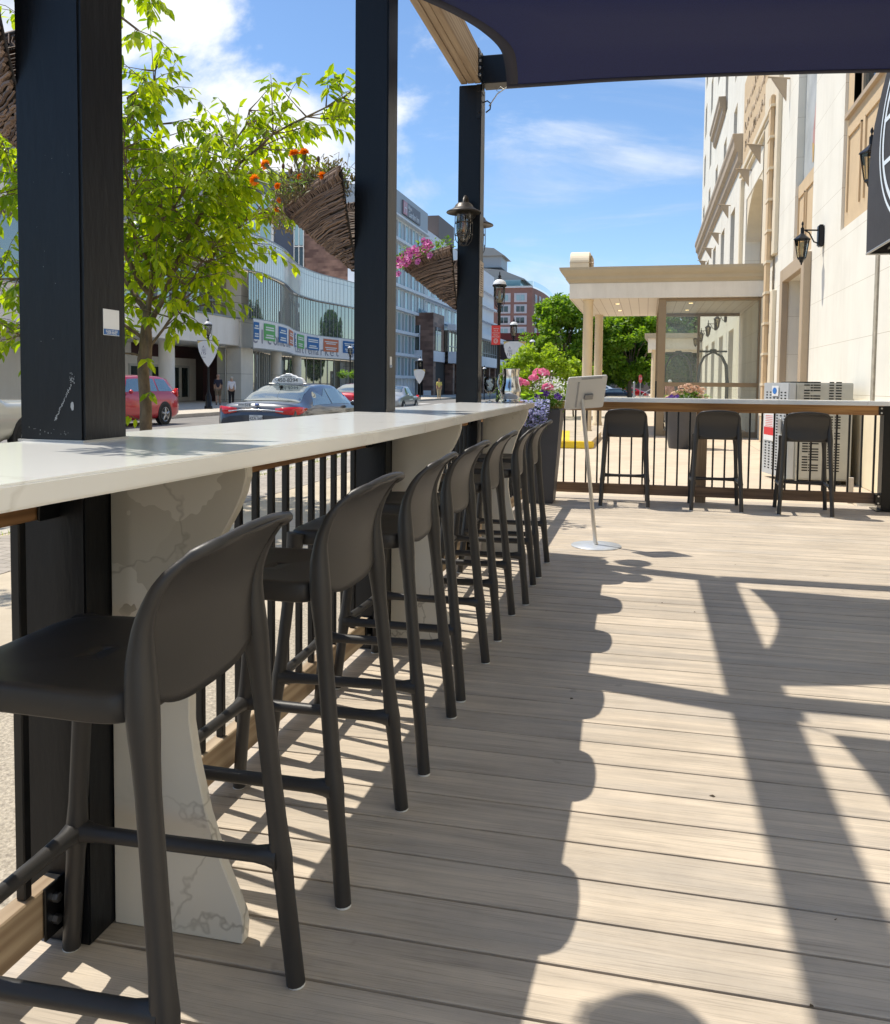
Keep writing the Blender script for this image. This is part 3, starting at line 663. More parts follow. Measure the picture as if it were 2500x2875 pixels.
for i, (x, y, a) in enumerate(SP):
    lb = ['dark grey plastic bar stool nearest the camera, largest of the row at the long counter', 'second bar stool of the counter row, just behind the nearest one', 'third bar stool of the counter row, between the first two posts', 'fourth and middle bar stool of the seven along the long counter', 'fifth bar stool of the row along the long counter', 'sixth bar stool of the row, last but one at the long counter', 'farthest bar stool of the row along the long counter, before the tall planter'][i]
    rz = PI/2+math.radians(a)
    if first: st0.location = (x, y, 0); st0.rotation_euler = (0, 0, rz); st0['label'] = lb; first = False
    else: dup(st0, (x, y, 0), rz, lb)
for i, (x, y, a) in enumerate(((-.187, 8.70, 1.5), (.694, 8.665, -.5), (1.4975, 8.605, -3.5))):
    dup(st0, (x, y, 0), math.radians(a), ['bar stool at the far bar beside the menu stand', 'middle bar stool of the three at the far bar, in front of the timber post', 'right bar stool at the far bar in front of the grey cabinet'][i])

# ------------------------------------------------------------------ cage lamps on the posts
def tglass(name, tint=(.9, .95, .93), refl=.9, tr=.92, fr=1.45, haze=0.):
    m, n, l, b = nt(name); gl = n.new('ShaderNodeBsdfGlossy'); gl.inputs['Roughness'].default_value = .02; gl.inputs['Color'].default_value = (refl, refl, refl, 1)
    t = n.new('ShaderNodeBsdfTransparent'); t.inputs['Color'].default_value = (*[c*tr for c in tint], 1)
    fn = n.new('ShaderNodeFresnel'); fn.inputs['IOR'].default_value = fr; mx = n.new('ShaderNodeMixShader')
    l.new(fn.outputs[0], mx.inputs['Fac']); l.new(t.outputs[0], mx.inputs[1]); l.new(gl.outputs[0], mx.inputs[2]); 
    if haze:
        df = n.new('ShaderNodeBsdfDiffuse'); df.inputs['Color'].default_value = (.8, .8, .74, 1); m2 = n.new('ShaderNodeMixShader'); m2.inputs['Fac'].default_value = haze; l.new(mx.outputs[0], m2.inputs[1]); l.new(df.outputs[0], m2.inputs[2]); mx = m2  # pale diffuse mix paints a hazy reflection over the pane
    l.new(mx.outputs[0], n['Material Output'].inputs['Surface']); return m
CLG = tglass('clear_glass', (.97, .98, .97), 1., 1., 1.75); BRZ = mat('aged_bronze', (.060, .052, .045), .42, .6, var=.3, vscale=20)
COP = mat('filament_copper', (.55, .28, .10), .4, .3)
def cage_lamp(x, y, z, sy, lab):
    "hat lamp on a short gooseneck, projecting along sy*y; (x,y) is the wall point, z the hat rim height"
    t = thing('cage_lamp', lab, 'lamp', (x, y, z), 'cage lamps on the posts')
    c = (x, y+sy*.16, z)
    q = MB(); q.lathe([(.118, -.004), (.120, 0), (.116, .006), (.085, .02), (.066, .034), (.058, .05), (.045, .062), (.02, .068), (0, .069)], c, 28); q.lathe([(.118, -.004), (.08, .008), (.05, .016), (0, .018)], c, 28); q.build('hat_shade', BRZ, t)
    q = MB(); q.tube([(x, y, z+.03), (x, y+sy*.012, z+.03)], .058, 22, sm=False); q.tube([(x, y+sy*.012, z+.03), (x, y+sy*.03, z+.03)], [.045, .03], 18); q.build('wall_plate', BRZ, t)
    q = MB(); q.tube([(x, y+sy*.02, z+.03), (x, y+sy*.035, z+.075), (x, y+sy*.07, z+.112), (x, y+sy*.115, z+.115), (x, y+sy*.15, z+.09), (x, y+sy*.16, z+.06)], .012, 10); q.sphere((x, y+sy*.05, z+.05), .018, 10); q.build('gooseneck', BRZ, t)
    q = MB(); q.lathe([(.05, 0), (.051, -.10), (.049, -.14), (.04, -.175), (.022, -.198), (0, -.205)], c, 20); q.build('glass_jar', CLG, t)
    q = MB()
    for k in range(6):
        a = 2*PI*k/6+.3; q.tube([(c[0]+rr*math.cos(a), c[1]+rr*math.sin(a), z+zz) for rr, zz in ((.058, 0), (.060, -.09), (.060, -.15), (.052, -.19), (.03, -.218), (.0, -.224))], .003, 5)
    for zz, rr in ((-.07, .060), (-.15, .0605)): q.tube([(c[0]+rr*math.cos(2*PI*k/20), c[1]+rr*math.sin(2*PI*k/20), z+zz) for k in range(20)], .0035, 5, closed=True)
    q.build('wire_cage', BRZ, t)
    q = MB(); q.lathe([(.0, -.02), (.015, -.025), (.014, -.05), (.02, -.08), (.026, -.11), (.02, -.145), (0, -.155)], c, 12); q.build('bulb', tglass('bulb_glass', (1, .8, .55)), t)
    q = MB(); [q.tube([(c[0]+dx, c[1], z-.06), (c[0]+dx*.6, c[1], z-.13)], .002, 4) for dx in (-.008, 0, .008)]; q.build('filament', COP, t)
    return t
cage_lamp(-1.235, 5.927, 2.385, -1, 'bronze cage lamp with a flat hat on the near face of the far post')
cage_lamp(-1.235, 6.083, 2.385, 1, 'bronze cage lamp on the back of the far post, mostly hidden by it')
cage_lamp(-1.213, 1.72, 2.52, 1, 'bronze cage lamp on the back of the nearest post, above the frame')

# ------------------------------------------------------------------ wicker wall baskets with flowers
WICK = leafmat('wicker_cane', (.060, .034, .022), (.235, .15, .10), 0., .7)
LINER = mat('coir_liner', (.03, .022, .015), .95)
def basket(x, y, z, lab, wy=1., dx=.52):
    t = thing('wicker_basket', lab, 'basket', (x, y, z), 'wicker baskets hung on the posts')
    rim = [(x, y-.265*wy, z), (x-dx*.48, y+.0*wy, z-.012), (x-dx*.94, y+.27*wy, z-.04), (x-dx, y+.34*wy, z-.042), (x-dx*.8, y+.42*wy, z-.04), (x, y+.36*wy, z-.0)]
    bot = Vector((x-.012, y-.01, z-.41))
    def ring(f, out=1.):    # f=0 rim, 1 bottom
        rr = []
        for p in rim:
            p = Vector(p); q = p.lerp(bot, f**1.08); mid = Vector((x, y, p.z)); rr.append(q+(p-mid).normalized()*.02*math.sin(PI*f)*out)
        return rr
    def dense(pts, k=4):
        o = []
        for a, b2 in zip(pts, pts[1:]):
            for i in range(k): o.append(Vector(a).lerp(Vector(b2), i/k))
        o.append(Vector(pts[-1])); return o
    inner = MB()
    def P(u, v):
        rr = dense(ring(v), 4); f = u*(len(rr)-1); i = min(len(rr)-2, int(f)); return tuple(rr[i].lerp(rr[i+1], f-i)*1 + Vector((.012, 0, 0)))
    inner.grid(P, 20, 10, sm=False); inner.build('liner', LINER, t, fix=False)
    random.seed(int(y*100))
    q = MB(); NR = 46
    for k in range(NR):
        f = .15+.82*k/(NR-1)
        rr = dense(ring(f), 5); jit = R(-.008, .008)
        pts = [p+Vector((R(-.004, .004), R(-.004, .004), R(-.002, .002)+jit*math.sin(i*.25+k))) for i, p in enumerate(rr)]
        q.tube(pts, [R(.0026, .0048)]*len(pts), 5, sm=False)
        if random.random() < .7:
            q.tube([p+Vector((-.003, -.004, R(.004, .010))) for p in pts[3:-3]], [R(.002, .0035)]*len(pts[3:-3]), 4, sm=False)
    q.build('woven_body', WICK, t, fix=False)
    q = MB()     # rim band of upright wraps
    rr = dense(ring(0), 42); r2 = dense(ring(.15), 42)
    for a, b2 in zip(rr, r2):
        j = Vector((R(-.008, .008), R(-.008, .008), R(-.008, .01))); q.tube([a+j+Vector((0, 0, .008)), (a+b2)/2+Vector((-.010, -.006, 0)), b2-j], R(.0022, .0038), 4, sm=False)
    for off in (0, .010): q.tube([p+Vector((0, 0, .006-off)) for p in dense(ring(0), 8)], .008, 5)
    q.build('rim', WICK, t, fix=False)
    return t
basket(-1.2895, 3.755, 2.13, 'brown wicker basket of orange marigolds hung on the middle post')
basket(-1.3135, 5.99, 2.15, 'brown wicker basket of pink petunias hung on the far post')
basket(-1.2885, 1.635, 2.10, 'brown wicker basket on the nearest post, at the top left edge', .6, .5)
def leafy(q, c, n, rad, ls, m=0, down=.2, flatz=1., wid=.42):
    for k in range(n):
        d = Vector((random.gauss(0, 1), random.gauss(0, 1), random.gauss(0, 1)*flatz)); d.normalize(); p = Vector(c)+Vector((d.x*rad[0], d.y*rad[1], d.z*rad[2]))*R(.3, 1)
        leaf(q, p, (d+Vector((R(-.6, .6), R(-.6, .6), R(-.5, .5)-down))).normalized(), ls*R(.6, 1.2), m, wid)
def leaf(q, p, d, L, m=0, wid=.42, fold=.18):
    d = Vector(d); s = d.cross(Vector((R(-.5, .5), R(-.5, .5), 1))); 
    if s.length < .01: s = Vector((1, 0, 0))
    s.normalize(); nn = s.cross(d).normalized(); w_ = L*wid*.5
    a = p; t = p+d*L-nn*L*.10
    l1 = p+d*L*.3+s*w_*.92+nn*w_*fold; l2 = p+d*L*.68+s*w_*.72+nn*w_*fold*.6; r1 = p+d*L*.3-s*w_*.92+nn*w_*fold; r2 = p+d*L*.68-s*w_*.72+nn*w_*fold*.6
    q.add([a, l1, l2, t, r2, r1], [(0, 3, 2, 1), (0, 5, 4, 3)], m, False)
def bloom(q, c, r, nrm=None, k=5, m=0, layers=1, cup=.3, mc=None):
    nrm = Vector(nrm or (R(-.5, .5), R(-1, 0), R(.2, 1))).normalized(); a = nrm.orthogonal().normalized(); b2 = nrm.cross(a); c = Vector(c)
    for L in range(layers):
        rr = r*(1-.28*L); off = nrm*(r*.18*L)
        for i in range(k):
            t = 2*PI*(i+.5*L)/k; t0 = t-PI/k*.95; t1 = t+PI/k*.95
            def pt(ang, rad, h): return c+off+a*math.cos(ang)*rad+b2*math.sin(ang)*rad+nrm*h
            q.add([c+off, pt(t0, rr*.62, rr*cup), pt(t0+(t-t0)*.35, rr*1.0, rr*cup*1.0), pt(t, rr*.93, rr*cup*.8), pt(t1-(t1-t)*.35, rr, rr*cup), pt(t1, rr*.62, rr*cup)], [(0, 1, 2, 3), (0, 3, 4, 5)], m)
    if mc is not None: q.sphere(c+nrm*r*.15, r*.16, 6, mc)
GREEN1 = leafmat('plant_leaf', (.055, .12, .020), (.17, .27, .055), .4)
GREEN2 = leafmat('lime_leaf', (.16, .30, .03), (.32, .46, .07), .45)
DRY = leafmat('dry_leaf', (.10, .085, .035), (.26, .23, .10), .25, tcol=(1.4, 1.2, .8))
ORA = leafmat('marigold_petal', (.85, .20, .004), (.95, .36, .01), .3, tcol=(1.1, 1, .8)); PNK = leafmat('petunia_petal', (.62, .10, .38), (.80, .24, .56), .35, tcol=(1.2, 1, 1.1)); CORAL = leafmat('geranium_petal', (.78, .12, .32), (.92, .38, .54), .35, tcol=(1.2, 1, 1.1))
WPET = leafmat('white_petal', (.75, .76, .72), (.85, .86, .82), .3, tcol=(1, 1, 1)); BPET = leafmat('lobelia_petal', (.34, .34, .66), (.62, .62, .86), .3, tcol=(1, 1, 1.1)); PURP = leafmat('purple_petal', (.06, .012, .17), (.12, .03, .30), .3, tcol=(1.3, 1, 1.5)); CREAM = leafmat('cream_petal', (.62, .38, .26), (.78, .58, .42), .3, tcol=(1.1, 1, 1))
DKC = mat('flower_eye', (.10, .005, .05), .6); STEM = mat('stem_green', (.10, .14, .05), .6)
# marigolds (middle basket): a dry tangle with a few orange heads
random.seed(11)
mg = thing('marigold_plant', 'half dried marigold plant with orange heads in the basket on the middle post', 'plant', (-1.45, 3.8, 2.12))
q = MB()
for k in range(190):
    f = random.random(); p = Vector((-1.32-.46*f, 3.70+.30*f+R(-.10, .12), 2.09)); e = p+Vector((R(-.10, .05), R(-.06, .06), R(.04, .17)))
    mid = (p+e)/2+Vector((R(-.02, .02), R(-.02, .02), R(0, .03))); q.tube([p, mid, e, e+Vector((R(-.02, .02), R(-.02, .02), -R(.005, .03)))], .0013, 3, sm=False)
q.build('stems', mat('dry_stem', (.16, .13, .07), .8), mg, fix=False)
q = MB()
for k in range(1500):
    f = random.random(); p = Vector((-1.34-.48*f, 3.70+.32*f+R(-.12, .14), 2.09+R(0, .15)*(1-.35*abs(f-.4))))
    if f > .86: p.z -= R(.02, .16)
    leaf(q, p, Vector((R(-1, 1), R(-1, 1), R(-1.2, .6))).normalized(), R(.014, .040), 0, .35)
q.build('dry_foliage', DRY, mg, fix=False)
q = MB()
for k in range(330):
    f = random.random(); p = Vector((-1.34-.46*f, 3.68+.30*f+R(-.12, .14), 2.11+R(0, .08))); leaf(q, p, Vector((R(-1, 1), R(-1, 1), R(-.3, .9))).normalized(), R(.02, .045), 0, .25)
q.build('green_leaves', GREEN1, mg, fix=False)
heads = [(-1.65, 3.85, 2.30, .032), (-1.58, 3.80, 2.29, .028), (-1.87, 4.0, 2.30, .030), (-1.95, 4.05, 2.24, .032), (-1.60, 3.80, 2.18, .020), (-1.42, 3.62, 2.135, .022), (-1.69, 3.75, 2.13, .019), (-1.75, 3.90, 2.10, .016), (-1.77, 3.92, 2.06, .016)]
for (x, y, z, r_) in heads:
    q = MB()
    d = Vector((-1.62, 3.9, 2.1))-Vector((x, y, z)); b0 = Vector((x, y, z)); nn = (-d).normalized()
    if r_ > .025: q.tube([b0+d.normalized()*.004, b0+d.normalized()*.035, b0+d*.5+Vector((0, 0, .01)), b0+d], [.012, .006, .0025, .002], 5, m=1)
    for L in range(4):
        for k in range(13):
            a = nn.orthogonal().normalized(); b2 = nn.cross(a); t = 2*PI*k/13+L*.4+R(-.1, .1); dd = (a*math.cos(t)+b2*math.sin(t)+nn*(.05+.45*L)).normalized(); leaf(q, b0+nn*.002*L, dd, r_*(1.05-.14*L)*R(.85, 1.1), 0, .75)
    q.build('flower_head', [ORA, STEM], mg, fix=False)
for (x, y, z) in ((-1.47, 3.70, 2.23), (-1.73, 3.9, 2.26), (-1.68, 3.88, 2.23)):
    q = MB(); q.tube([(x-.04, y+.05, 2.1), (x-.01, y, z-.03), (x, y, z-.02)], .0018, 4); q.sphere((x, y, z), .009, 6, sz=1.7); q.build('seed_pod', mat('brown_pod', (.11, .06, .03), .8), mg, fix=False)
# petunias (far basket)
random.seed(12)
pt_ = thing('petunia_plant', 'bright pink petunias spilling from the basket on the far post', 'plant', (-1.55, 6.0, 2.16))
q = MB(); q2 = MB(); q3 = MB()
for k in range(420):
    f = random.random(); p = Vector((-1.36-.46*f, 5.92+.26*f+R(-.12, .14), 2.14+R(-.02, .10)*(1-.4*f)-(.12*max(0, f-.8)/.2*random.random()))); leaf(q, p, Vector((R(-1, 1), R(-1, .4), R(-.5, .8))).normalized(), R(.02, .04), 0, .5)
for k in range(60):
    f = random.random()**.9; p = Vector((-1.47-.33*f, 5.94+.2*f+R(-.08, .08), 2.235-.13*f+R(-.03, .03))); bloom(q2, p, R(.022, .032), (R(-.6, .1), -1, R(.0, .9)), 5, 0, 1, .35, 1)
for p in ((-1.79, 6.1, 2.02), (-1.61, 5.98, 2.09), (-1.50, 5.9, 2.12)): q3 = MB(); bloom(q3, p, .027, (-.3, -1, .3), 5, 0, 1, .35, 1); q3.build('flower', [PNK, DKC], pt_, fix=False)
q.build('foliage', GREEN1, pt_, fix=False); q2.build('flowers', [PNK, DKC], pt_, fix=False)
random.seed(13)
fp = thing('trailing_plant', 'green plant in the wicker basket on the nearest post, above the frame', 'plant', (-1.45, 1.75, 2.1)); q = MB(); leafy(q, (-1.46, 1.55, 2.20), 260, (.12, .12, .10), .04); q.build('foliage', GREEN1, fp, fix=False)

# ------------------------------------------------------------------ things on the counter
gl = thing('water_goblet', 'stemmed glass of iced water standing by the far post', 'glass', (-1.115, 6.10, 1.089))
GLS = tglass('goblet_glass', (.93, .96, .97), .95, .93, 1.5)
c = (-1.10, 6.10, 1.0895)
q = MB(); q.lathe([(.0, .001), (.033, .001), (.034, .003), (.01, .008), (.005, .014), (.0045, .045), (.008, .058), (.026, .072), (.040, .095), (.0445, .125), (.0435, .155), (.040, .182), (.0385, .182), (.042, .155), (.0430, .125), (.0385, .097), (.024, .076), (0, .064)], c, 24)
q.build('glass_bowl', GLS, gl)
q = MB(); random.seed(5)
for k in range(9):
    a = R(0, 6.28); rr = R(0, .024); z = .088+.009*k; s_ = .011; x, y = c[0]+rr*math.cos(a), c[1]+rr*math.sin(a); q.obox((x, y, c[2]+z), (math.cos(a), math.sin(a)), s_, s_, s_*.8)
q.build('ice_cube', mat('ice', (.82, .86, .88), .3), gl, bevel=.002)
pi_ = thing('steel_pitcher', 'shiny steel water pitcher standing on the far end of the long counter', 'pitcher', (-.945, 6.10, 1.089))
c = (-.945, 6.09, 1.0895)
q = MB(); q.lathe([(0, 0), (.058, 0), (.064, .003), (.062, .010), (.052, .016), (.060, .030), (.070, .055), (.0735, .080), (.069, .110), (.060, .140), (.057, .175), (.059, .205), (.064, .236), (.0655, .242), (.0635, .242), (.057, .205), (.055, .175), (.058, .140), (.067, .110), (.071, .08), (.05, .02), (0, .018)], c, 40); q.build('pitcher_body', CHROME, pi_)
q = MB(); q.tube([(c[0]-.050, c[1]+.03, c[2]+.215), (c[0]-.095, c[1]+.08, c[2]+.20), (c[0]-.11, c[1]+.09, c[2]+.14), (c[0]-.085, c[1]+.06, c[2]+.08), (c[0]-.06, c[1]+.035, c[2]+.06)], .007, 8); q.build('handle', CHROME, pi_)

# ------------------------------------------------------------------ menu stand
ms = thing('menu_stand', 'white menu display on a leaning silver pole with round base', 'menu stand', (-.34, 6.53, 0))
q = MB(); q.lathe([(0, 0), (.188, 0), (.19, .002), (.188, .006), (.05, .009), (0, .009)], (-.34, 6.53, .0005), 48); q.build('base_disc', mat('base_grey', (.55, .58, .62), .35, .3), ms)
q = MB(); q.tube([(-.34, 6.545, .008), (-.348, 6.54, .03), (-.462, 6.49, 1.10), (-.47, 6.487, 1.155)], .0150, 14); q.build('pole', mat('anodised_pole', (.62, .60, .57), .32, .75), ms)
# plate: parallelogram seen from behind; local axes
pc = Vector((-.437, 6.47, 1.165)); ux = Vector((.90, .40, .075)).normalized(); uy = Vector((.22, -.42, .87)); uy = (uy-ux*uy.dot(ux)).normalized(); un = ux.cross(uy)
def plate(w_, h_, t_, rad, off=0.):
    pts = []
    for (sx_, sy_, a0) in ((1, 1, 0), (-1, 1, PI/2), (-1, -1, PI), (1, -1, 3*PI/2)):
        for k in range(6): a = a0+PI/2*k/5; pts.append((sx_*(w_/2-rad)+rad*math.cos(a), sy_*(h_/2-rad)+rad*math.sin(a)))
    n_ = len(pts); vs = [pc+ux*a+uy*b2+un*(off-t_/2) for a, b2 in pts]+[pc+ux*a+uy*b2+un*(off+t_/2) for a, b2 in pts]
    return vs, [tuple(range(n_))[::-1], tuple(range(n_, 2*n_))]+[(i, (i+1) % n_, n_+(i+1) % n_, n_+i) for i in range(n_)]
q = MB(); q.add(*plate(.305, .275, .016, .016)); q.build('display_frame', mat('frame_white', (.60, .585, .55), .4), ms, bevel=.003, seg=2)
q = MB()
for a, b2, w_, h_ in ((-.068, -.01, .010, .215), (.03, .122, .16, .009)):
    q.add([pc+ux*(a+s1*w_/2)+uy*(b2+s2*h_/2)+un*(.0105+s3*.003) for s3 in (-1, 1) for s2 in (-1, 1) for s1 in (-1, 1)], [(0,2,3,1), (4,5,7,6), (0,1,5,4), (2,6,7,3), (0,4,6,2), (1,3,7,5)])
q.build('rail_strip', mat('strip_grey', (.35, .34, .33), .4), ms)
q = MB(); q.add([pc+ux*(.02+s1*.033)+uy*(-.028+s2*.022)+un*(.018+s3*.010) for s3 in (-1, 1) for s2 in (-1, 1) for s1 in (-1, 1)], [(0,2,3,1), (4,5,7,6), (0,1,5,4), (2,6,7,3), (0,4,6,2), (1,3,7,5)]); q.build('clamp', mat('clamp_grey', (.25, .25, .25), .4, .5), ms, bevel=.003)

# ------------------------------------------------------------------ tall planter with flowers
POT = mat('charcoal_resin', (.058, .058, .064), .5, var=.12, vscale=3, bump=.1, bscale=80)
pl = thing('tall_planter', 'tall tapered charcoal planter at the far corner of the deck', 'planter', (-1.06, 8.9, 0))
q = MB(); zt = .97
def ringp(x0, x1, y0, y1, z): return [(x0, y0, z), (x1, y0, z), (x1, y1, z), (x0, y1, z)]
rings = [ringp(-1.20, -.905, 8.73, 9.02, .001), ringp(-1.31, -.835, 8.66, 9.12, zt), ringp(-1.285, -.86, 8.685, 9.095, zt), ringp(-1.275, -.87, 8.69, 9.09, zt-.06)]
q.add(sum(rings, []), [(0,1,2,3)]+[(4*i+k, 4*i+(k+1) % 4, 4*i+4+(k+1) % 4, 4*i+4+k) for i in range(3) for k in range(4)]+[(12,13,14,15)]); q.build('pot', POT, pl, bevel=.006, seg=2)
q = MB(); q.box(-1.272, -.873, 8.693, 9.087, zt-.058, zt-.04); q.build('soil', LINER, pl)
def plant(name, lab, loc, parts):
    t = thing(name, lab, 'plant', loc, 'flowers in the tall planter')
    for nm, q, m in parts: q.build(nm, m, t, fix=False)
random.seed(21)
HD = []; q2 = MB()
for (x, y, z, s_) in ((-1.06, 8.86, 1.33, .085), (-1.25, 8.86, 1.22, .07), (-.985, 8.80, 1.185, .06), (-1.13, 8.8, 1.28, .05), (-1.29, 8.84, 1.25, .05)):
    q = MB(); HD.append(q)
    for k in range(26):
        d = Vector((random.gauss(0, 1), random.gauss(0, 1), abs(random.gauss(0, 1))*.7)).normalized(); bloom(q, Vector((x, y, z))+Vector((d.x*s_, d.y*s_, d.z*s_*.7)), .024, d, 5, 0, 1, .15)
    q2.tube([(x-.05, 8.9, .98), (x-.03, 8.88, 1.08), (x, y, z)], .004, 5)
q3 = MB()
leafy(q3, (-1.1, 8.84, 1.08), 90, (.17, .14, .08), .085, 0, .1, .6, .85)
plant('geranium_plant', 'coral pink geraniums on tall stems in the charcoal planter', (-1.06, 8.86, .93), tuple(('flower_head', h_, CORAL) for h_ in HD)+(('stems', q2, STEM), ('foliage', q3, GREEN2)))
q = MB(); q2 = MB()
for k in range(420):
    f = random.random(); side = random.choice((0, 1, 2)); cx = (-.90, -1.38, -1.02)[side]; wx = (.11, .08, .10)[side]
    p = Vector((cx+random.gauss(0, wx*.7), 8.85+R(-.12, .12), (1.19, 1.06, 1.20)[side]+random.gauss(0, .055))); bloom(q, p, R(.008, .013), None, 4, 0, 1, .2)
for k in range(900):
    cx = random.choice((-.90, -.95, -1.05, -1.2, -1.36)); p = Vector((cx+random.gauss(0, .1), 8.87+R(-.14, .14), 1.10+random.gauss(0, .065))); leaf(q2, p, Vector((R(-1, 1), R(-1, .5), R(-.4, 1))).normalized(), R(.02, .045), 0, .3)
plant('white_flower_plant', 'cloud of tiny white flowers at the back of the charcoal planter', (-.95, 8.87, .93), (('flowers', q, WPET), ('foliage', q2, GREEN1)))
HD = []; q2 = MB()
for p in ((-.872, 8.70, 1.105), (-1.03, 8.70, 1.135), (-.985, 8.72, 1.125), (-1.08, 8.72, 1.11), (-.855, 8.72, 1.09)): q = MB(); HD.append(q); bloom(q, p, .034, (R(-.3, .4), -1, .3), 5, 0, 1, .3)
leafy(q2, (-.93, 8.78, 1.04), 260, (.13, .10, .06), .045, 0, .1, .8, .28)
plant('purple_petunia_plant', 'deep purple petunias at the right rim of the charcoal planter', (-.95, 8.75, .93), tuple(('flower', h_, PURP) for h_ in HD)+(('foliage', q2, GREEN1),))
q = MB(); q2 = MB()
for k in range(900):
    u_ = random.random(); a = R(-1, 1); z = 1.07-.28*u_; x = -1.095+a*.155*math.sqrt(max(.05, 1-(u_*1.1-.3)**2)); y = 8.66-.05*math.sin(PI*min(1, u_*1.2))+R(-.05, .06)-(.02 if z < .97 else 0)
    bloom(q, (x, y, z), R(.007, .012), None, 5, 0, 1, .15)
    if k % 2 == 0: leaf(q2, Vector((x, y+.015, z)), Vector((R(-1, 1), R(-1, .2), R(-1, .6))).normalized(), R(.015, .03), 0, .3)
for k in range(60):
    p0 = Vector((-1.1+R(-.14, .14), 8.68, .98)); e = Vector((p0.x+R(-.05, .05), 8.64+R(-.04, .02), R(.77, .95))); q2.tube([p0, p0+Vector((0, -.03, .03)), e], .0015, 3, sm=False)
plant('lobelia_plant', 'pale blue lobelia trailing over the front of the charcoal planter', (-1.1, 8.68, .97), (('flowers', q, BPET), ('foliage', q2, GREEN1)))

# ------------------------------------------------------------------ beyond the far bar: cabinet, tub, pot
ACM = mat('cabinet_grey', (.44, .44, .40), .45, .25, var=.08, vscale=3, dirt=.25, bump=.05, bscale=30); HOLE = mat('vent_hole', (.008, .008, .008), .9); ACL = mat('cabinet_sunlit', (.47, .49, .50), .45, .2, var=.06, vscale=3)
ac = thing('outdoor_heater_cabinet', 'tall grey louvred equipment cabinet on the patio by the wall', 'cabinet', (2.35, 13.3, -.15))
q = MB(); q.prism([(1.975, 12.9), (2.815, 12.9), (2.9, 13.9), (1.775, 13.9)], 'z', -.09, 1.285); q.build('housing', ACM, ac, bevel=.008, seg=2)
q = MB(); q.prism([(1.775, 13.895), (1.972, 12.905), (1.967, 12.905), (1.768, 13.895)], 'z', -.085, 1.28); q.prism([(1.975, 12.897), (2.06, 12.897), (2.06, 12.885), (1.975, 12.885)], 'z', -.08, 1.28); q.build('side_door', ACL, ac, bevel=.002)  # lighter copy of the cabinet grey, sunlight put into its colour
q = MB(); q.box(2.075, 2.812, 12.885, 12.8985, -.07, 1.27); q.build('front_panel', ACM, ac, bevel=.003)
q = MB()
for (zb, rows) in ((.94, 10), (.02, 22), ):
    for r_ in range(rows):
        z = zb+.038*r_+(0 if zb > .5 else .02)
        if zb < .5 and z > .80: continue
        for (x0, x1) in ((2.17, 2.245), (2.255, 2.285), (2.292, 2.385), (2.50, 2.56), (2.585, 2.66)):
            if R(0, 1) < .92: q.box(x0, x1, 12.880, 12.8846, z, z+.017)
q.build('louvre', HOLE, ac)
q = MB()
for r_ in range(30):
    z = -.0+.042*r_
    if 1.17 > z > .98 or z < .85:
        for gx in range(6):
            f = .08+.15*gx; x = 1.972-.197*f; y = 12.905+.99*f
            for d_ in (0, .035): q.prism([(x-.010-.197*d_, y+.99*d_), (x-.0065-.197*d_, y+.99*d_+.001), (x-.0115-.197*d_, y+.99*d_+.024), (x-.0155-.197*d_, y+.99*d_+.024)], 'z', z, z+.018)
q.build('perforation', HOLE, ac)
q = MB(); q.box(1.98, 2.35, 12.95, 13.7, 1.286, 1.30); q.build('top_vent', HOLE, ac)
q = MB(); [q.tube([(x, 12.886, 1.21), (x, 12.880, 1.21)], .008, 8, sm=False) for x in (2.19, 2.63)]; q.build('screw', STEEL, ac)
q = MB(); q.box(2.085, 2.13, 12.868, 12.884, .02, .18); q.box(2.085, 2.13, 12.868, 12.884, -.14, .015); q.build('hinge', mat('galvanised', (.50, .49, .42), .5, .6, var=.2, vscale=20), ac, bevel=.002)
q = MB(); q.box(2.10, 2.16, 12.95, 13.8, -.148, -.09); q.box(2.65, 2.71, 12.95, 13.8, -.148, -.09); q.build('foot_rail', BLK2, ac)
def side_pt(f, z, o=.012): return (1.972-.197*f-o, 12.905+.99*f, z)
def side_plate(q, f0, f1, z0, z1, o=.014, m=0): q.add([side_pt(f0, z0, o), side_pt(f1, z0, o), side_pt(f1, z1, o), side_pt(f0, z1, o)], [(0,1,2,3)], m)
q = MB(); side_plate(q, .35, .62, 1.09, 1.24, .020); q.build('round_label_plate', WHT, ac, fix=False)
q = MB(); q.add([side_pt(.5+.085*math.cos(t), 1.165+.048*math.sin(t), .024) for t in [2*PI*k/18 for k in range(18)]], [tuple(range(18))]); q.build('blue_disc', mat('label_blue', (.02, .16, .50), .4), ac, fix=False)
q = MB(); RED = mat('label_red', (.60, .02, .03), .4); side_plate(q, .5, .92, .83, .98, .020, 1); side_plate(q, .5, .92, .62, .83, .020, 0); side_plate(q, .5, .92, .50, .62, .020, 1); side_plate(q, .5, .92, .42, .50, .020, 0)
for k in range(7): side_plate(q, .55, .86, .63+k*.026, .638+k*.026, .022, 1); side_plate(q, .55, .86, .85+k*.018, .856+k*.018, .022, 0)
q.build('warning_label', [WHT, RED], ac, fix=False)
q = MB(); q.obox((1.895, 13.12, .66), (-.197, .99), .012, .05, .11); q.build('latch', GREYM, ac, bevel=.006)
tb = MB(); tb.lathe([(0, -.15), (.15, -.15), (.165, -.14), (.20, .0), (.212, .006), (.212, .014), (.195, .016), (.19, 0), (.16, -.12), (0, -.125)], (2.46, 10.05, 0), 36)
tag(tb.build('plastic_tub', mat('tub_white', (.62, .66, .68), .35), None), 'white round plastic tub on the patio behind the far railing', 'tub')
hz = MB(); hz.box(2.36, 2.42, 10.9, 10.93, -.149, .16); tag(hz.build('drain_stub', mat('pale_board', (.55, .50, .42), .7), None, bevel=.003), 'short pale board standing upright beside the white tub', 'board')
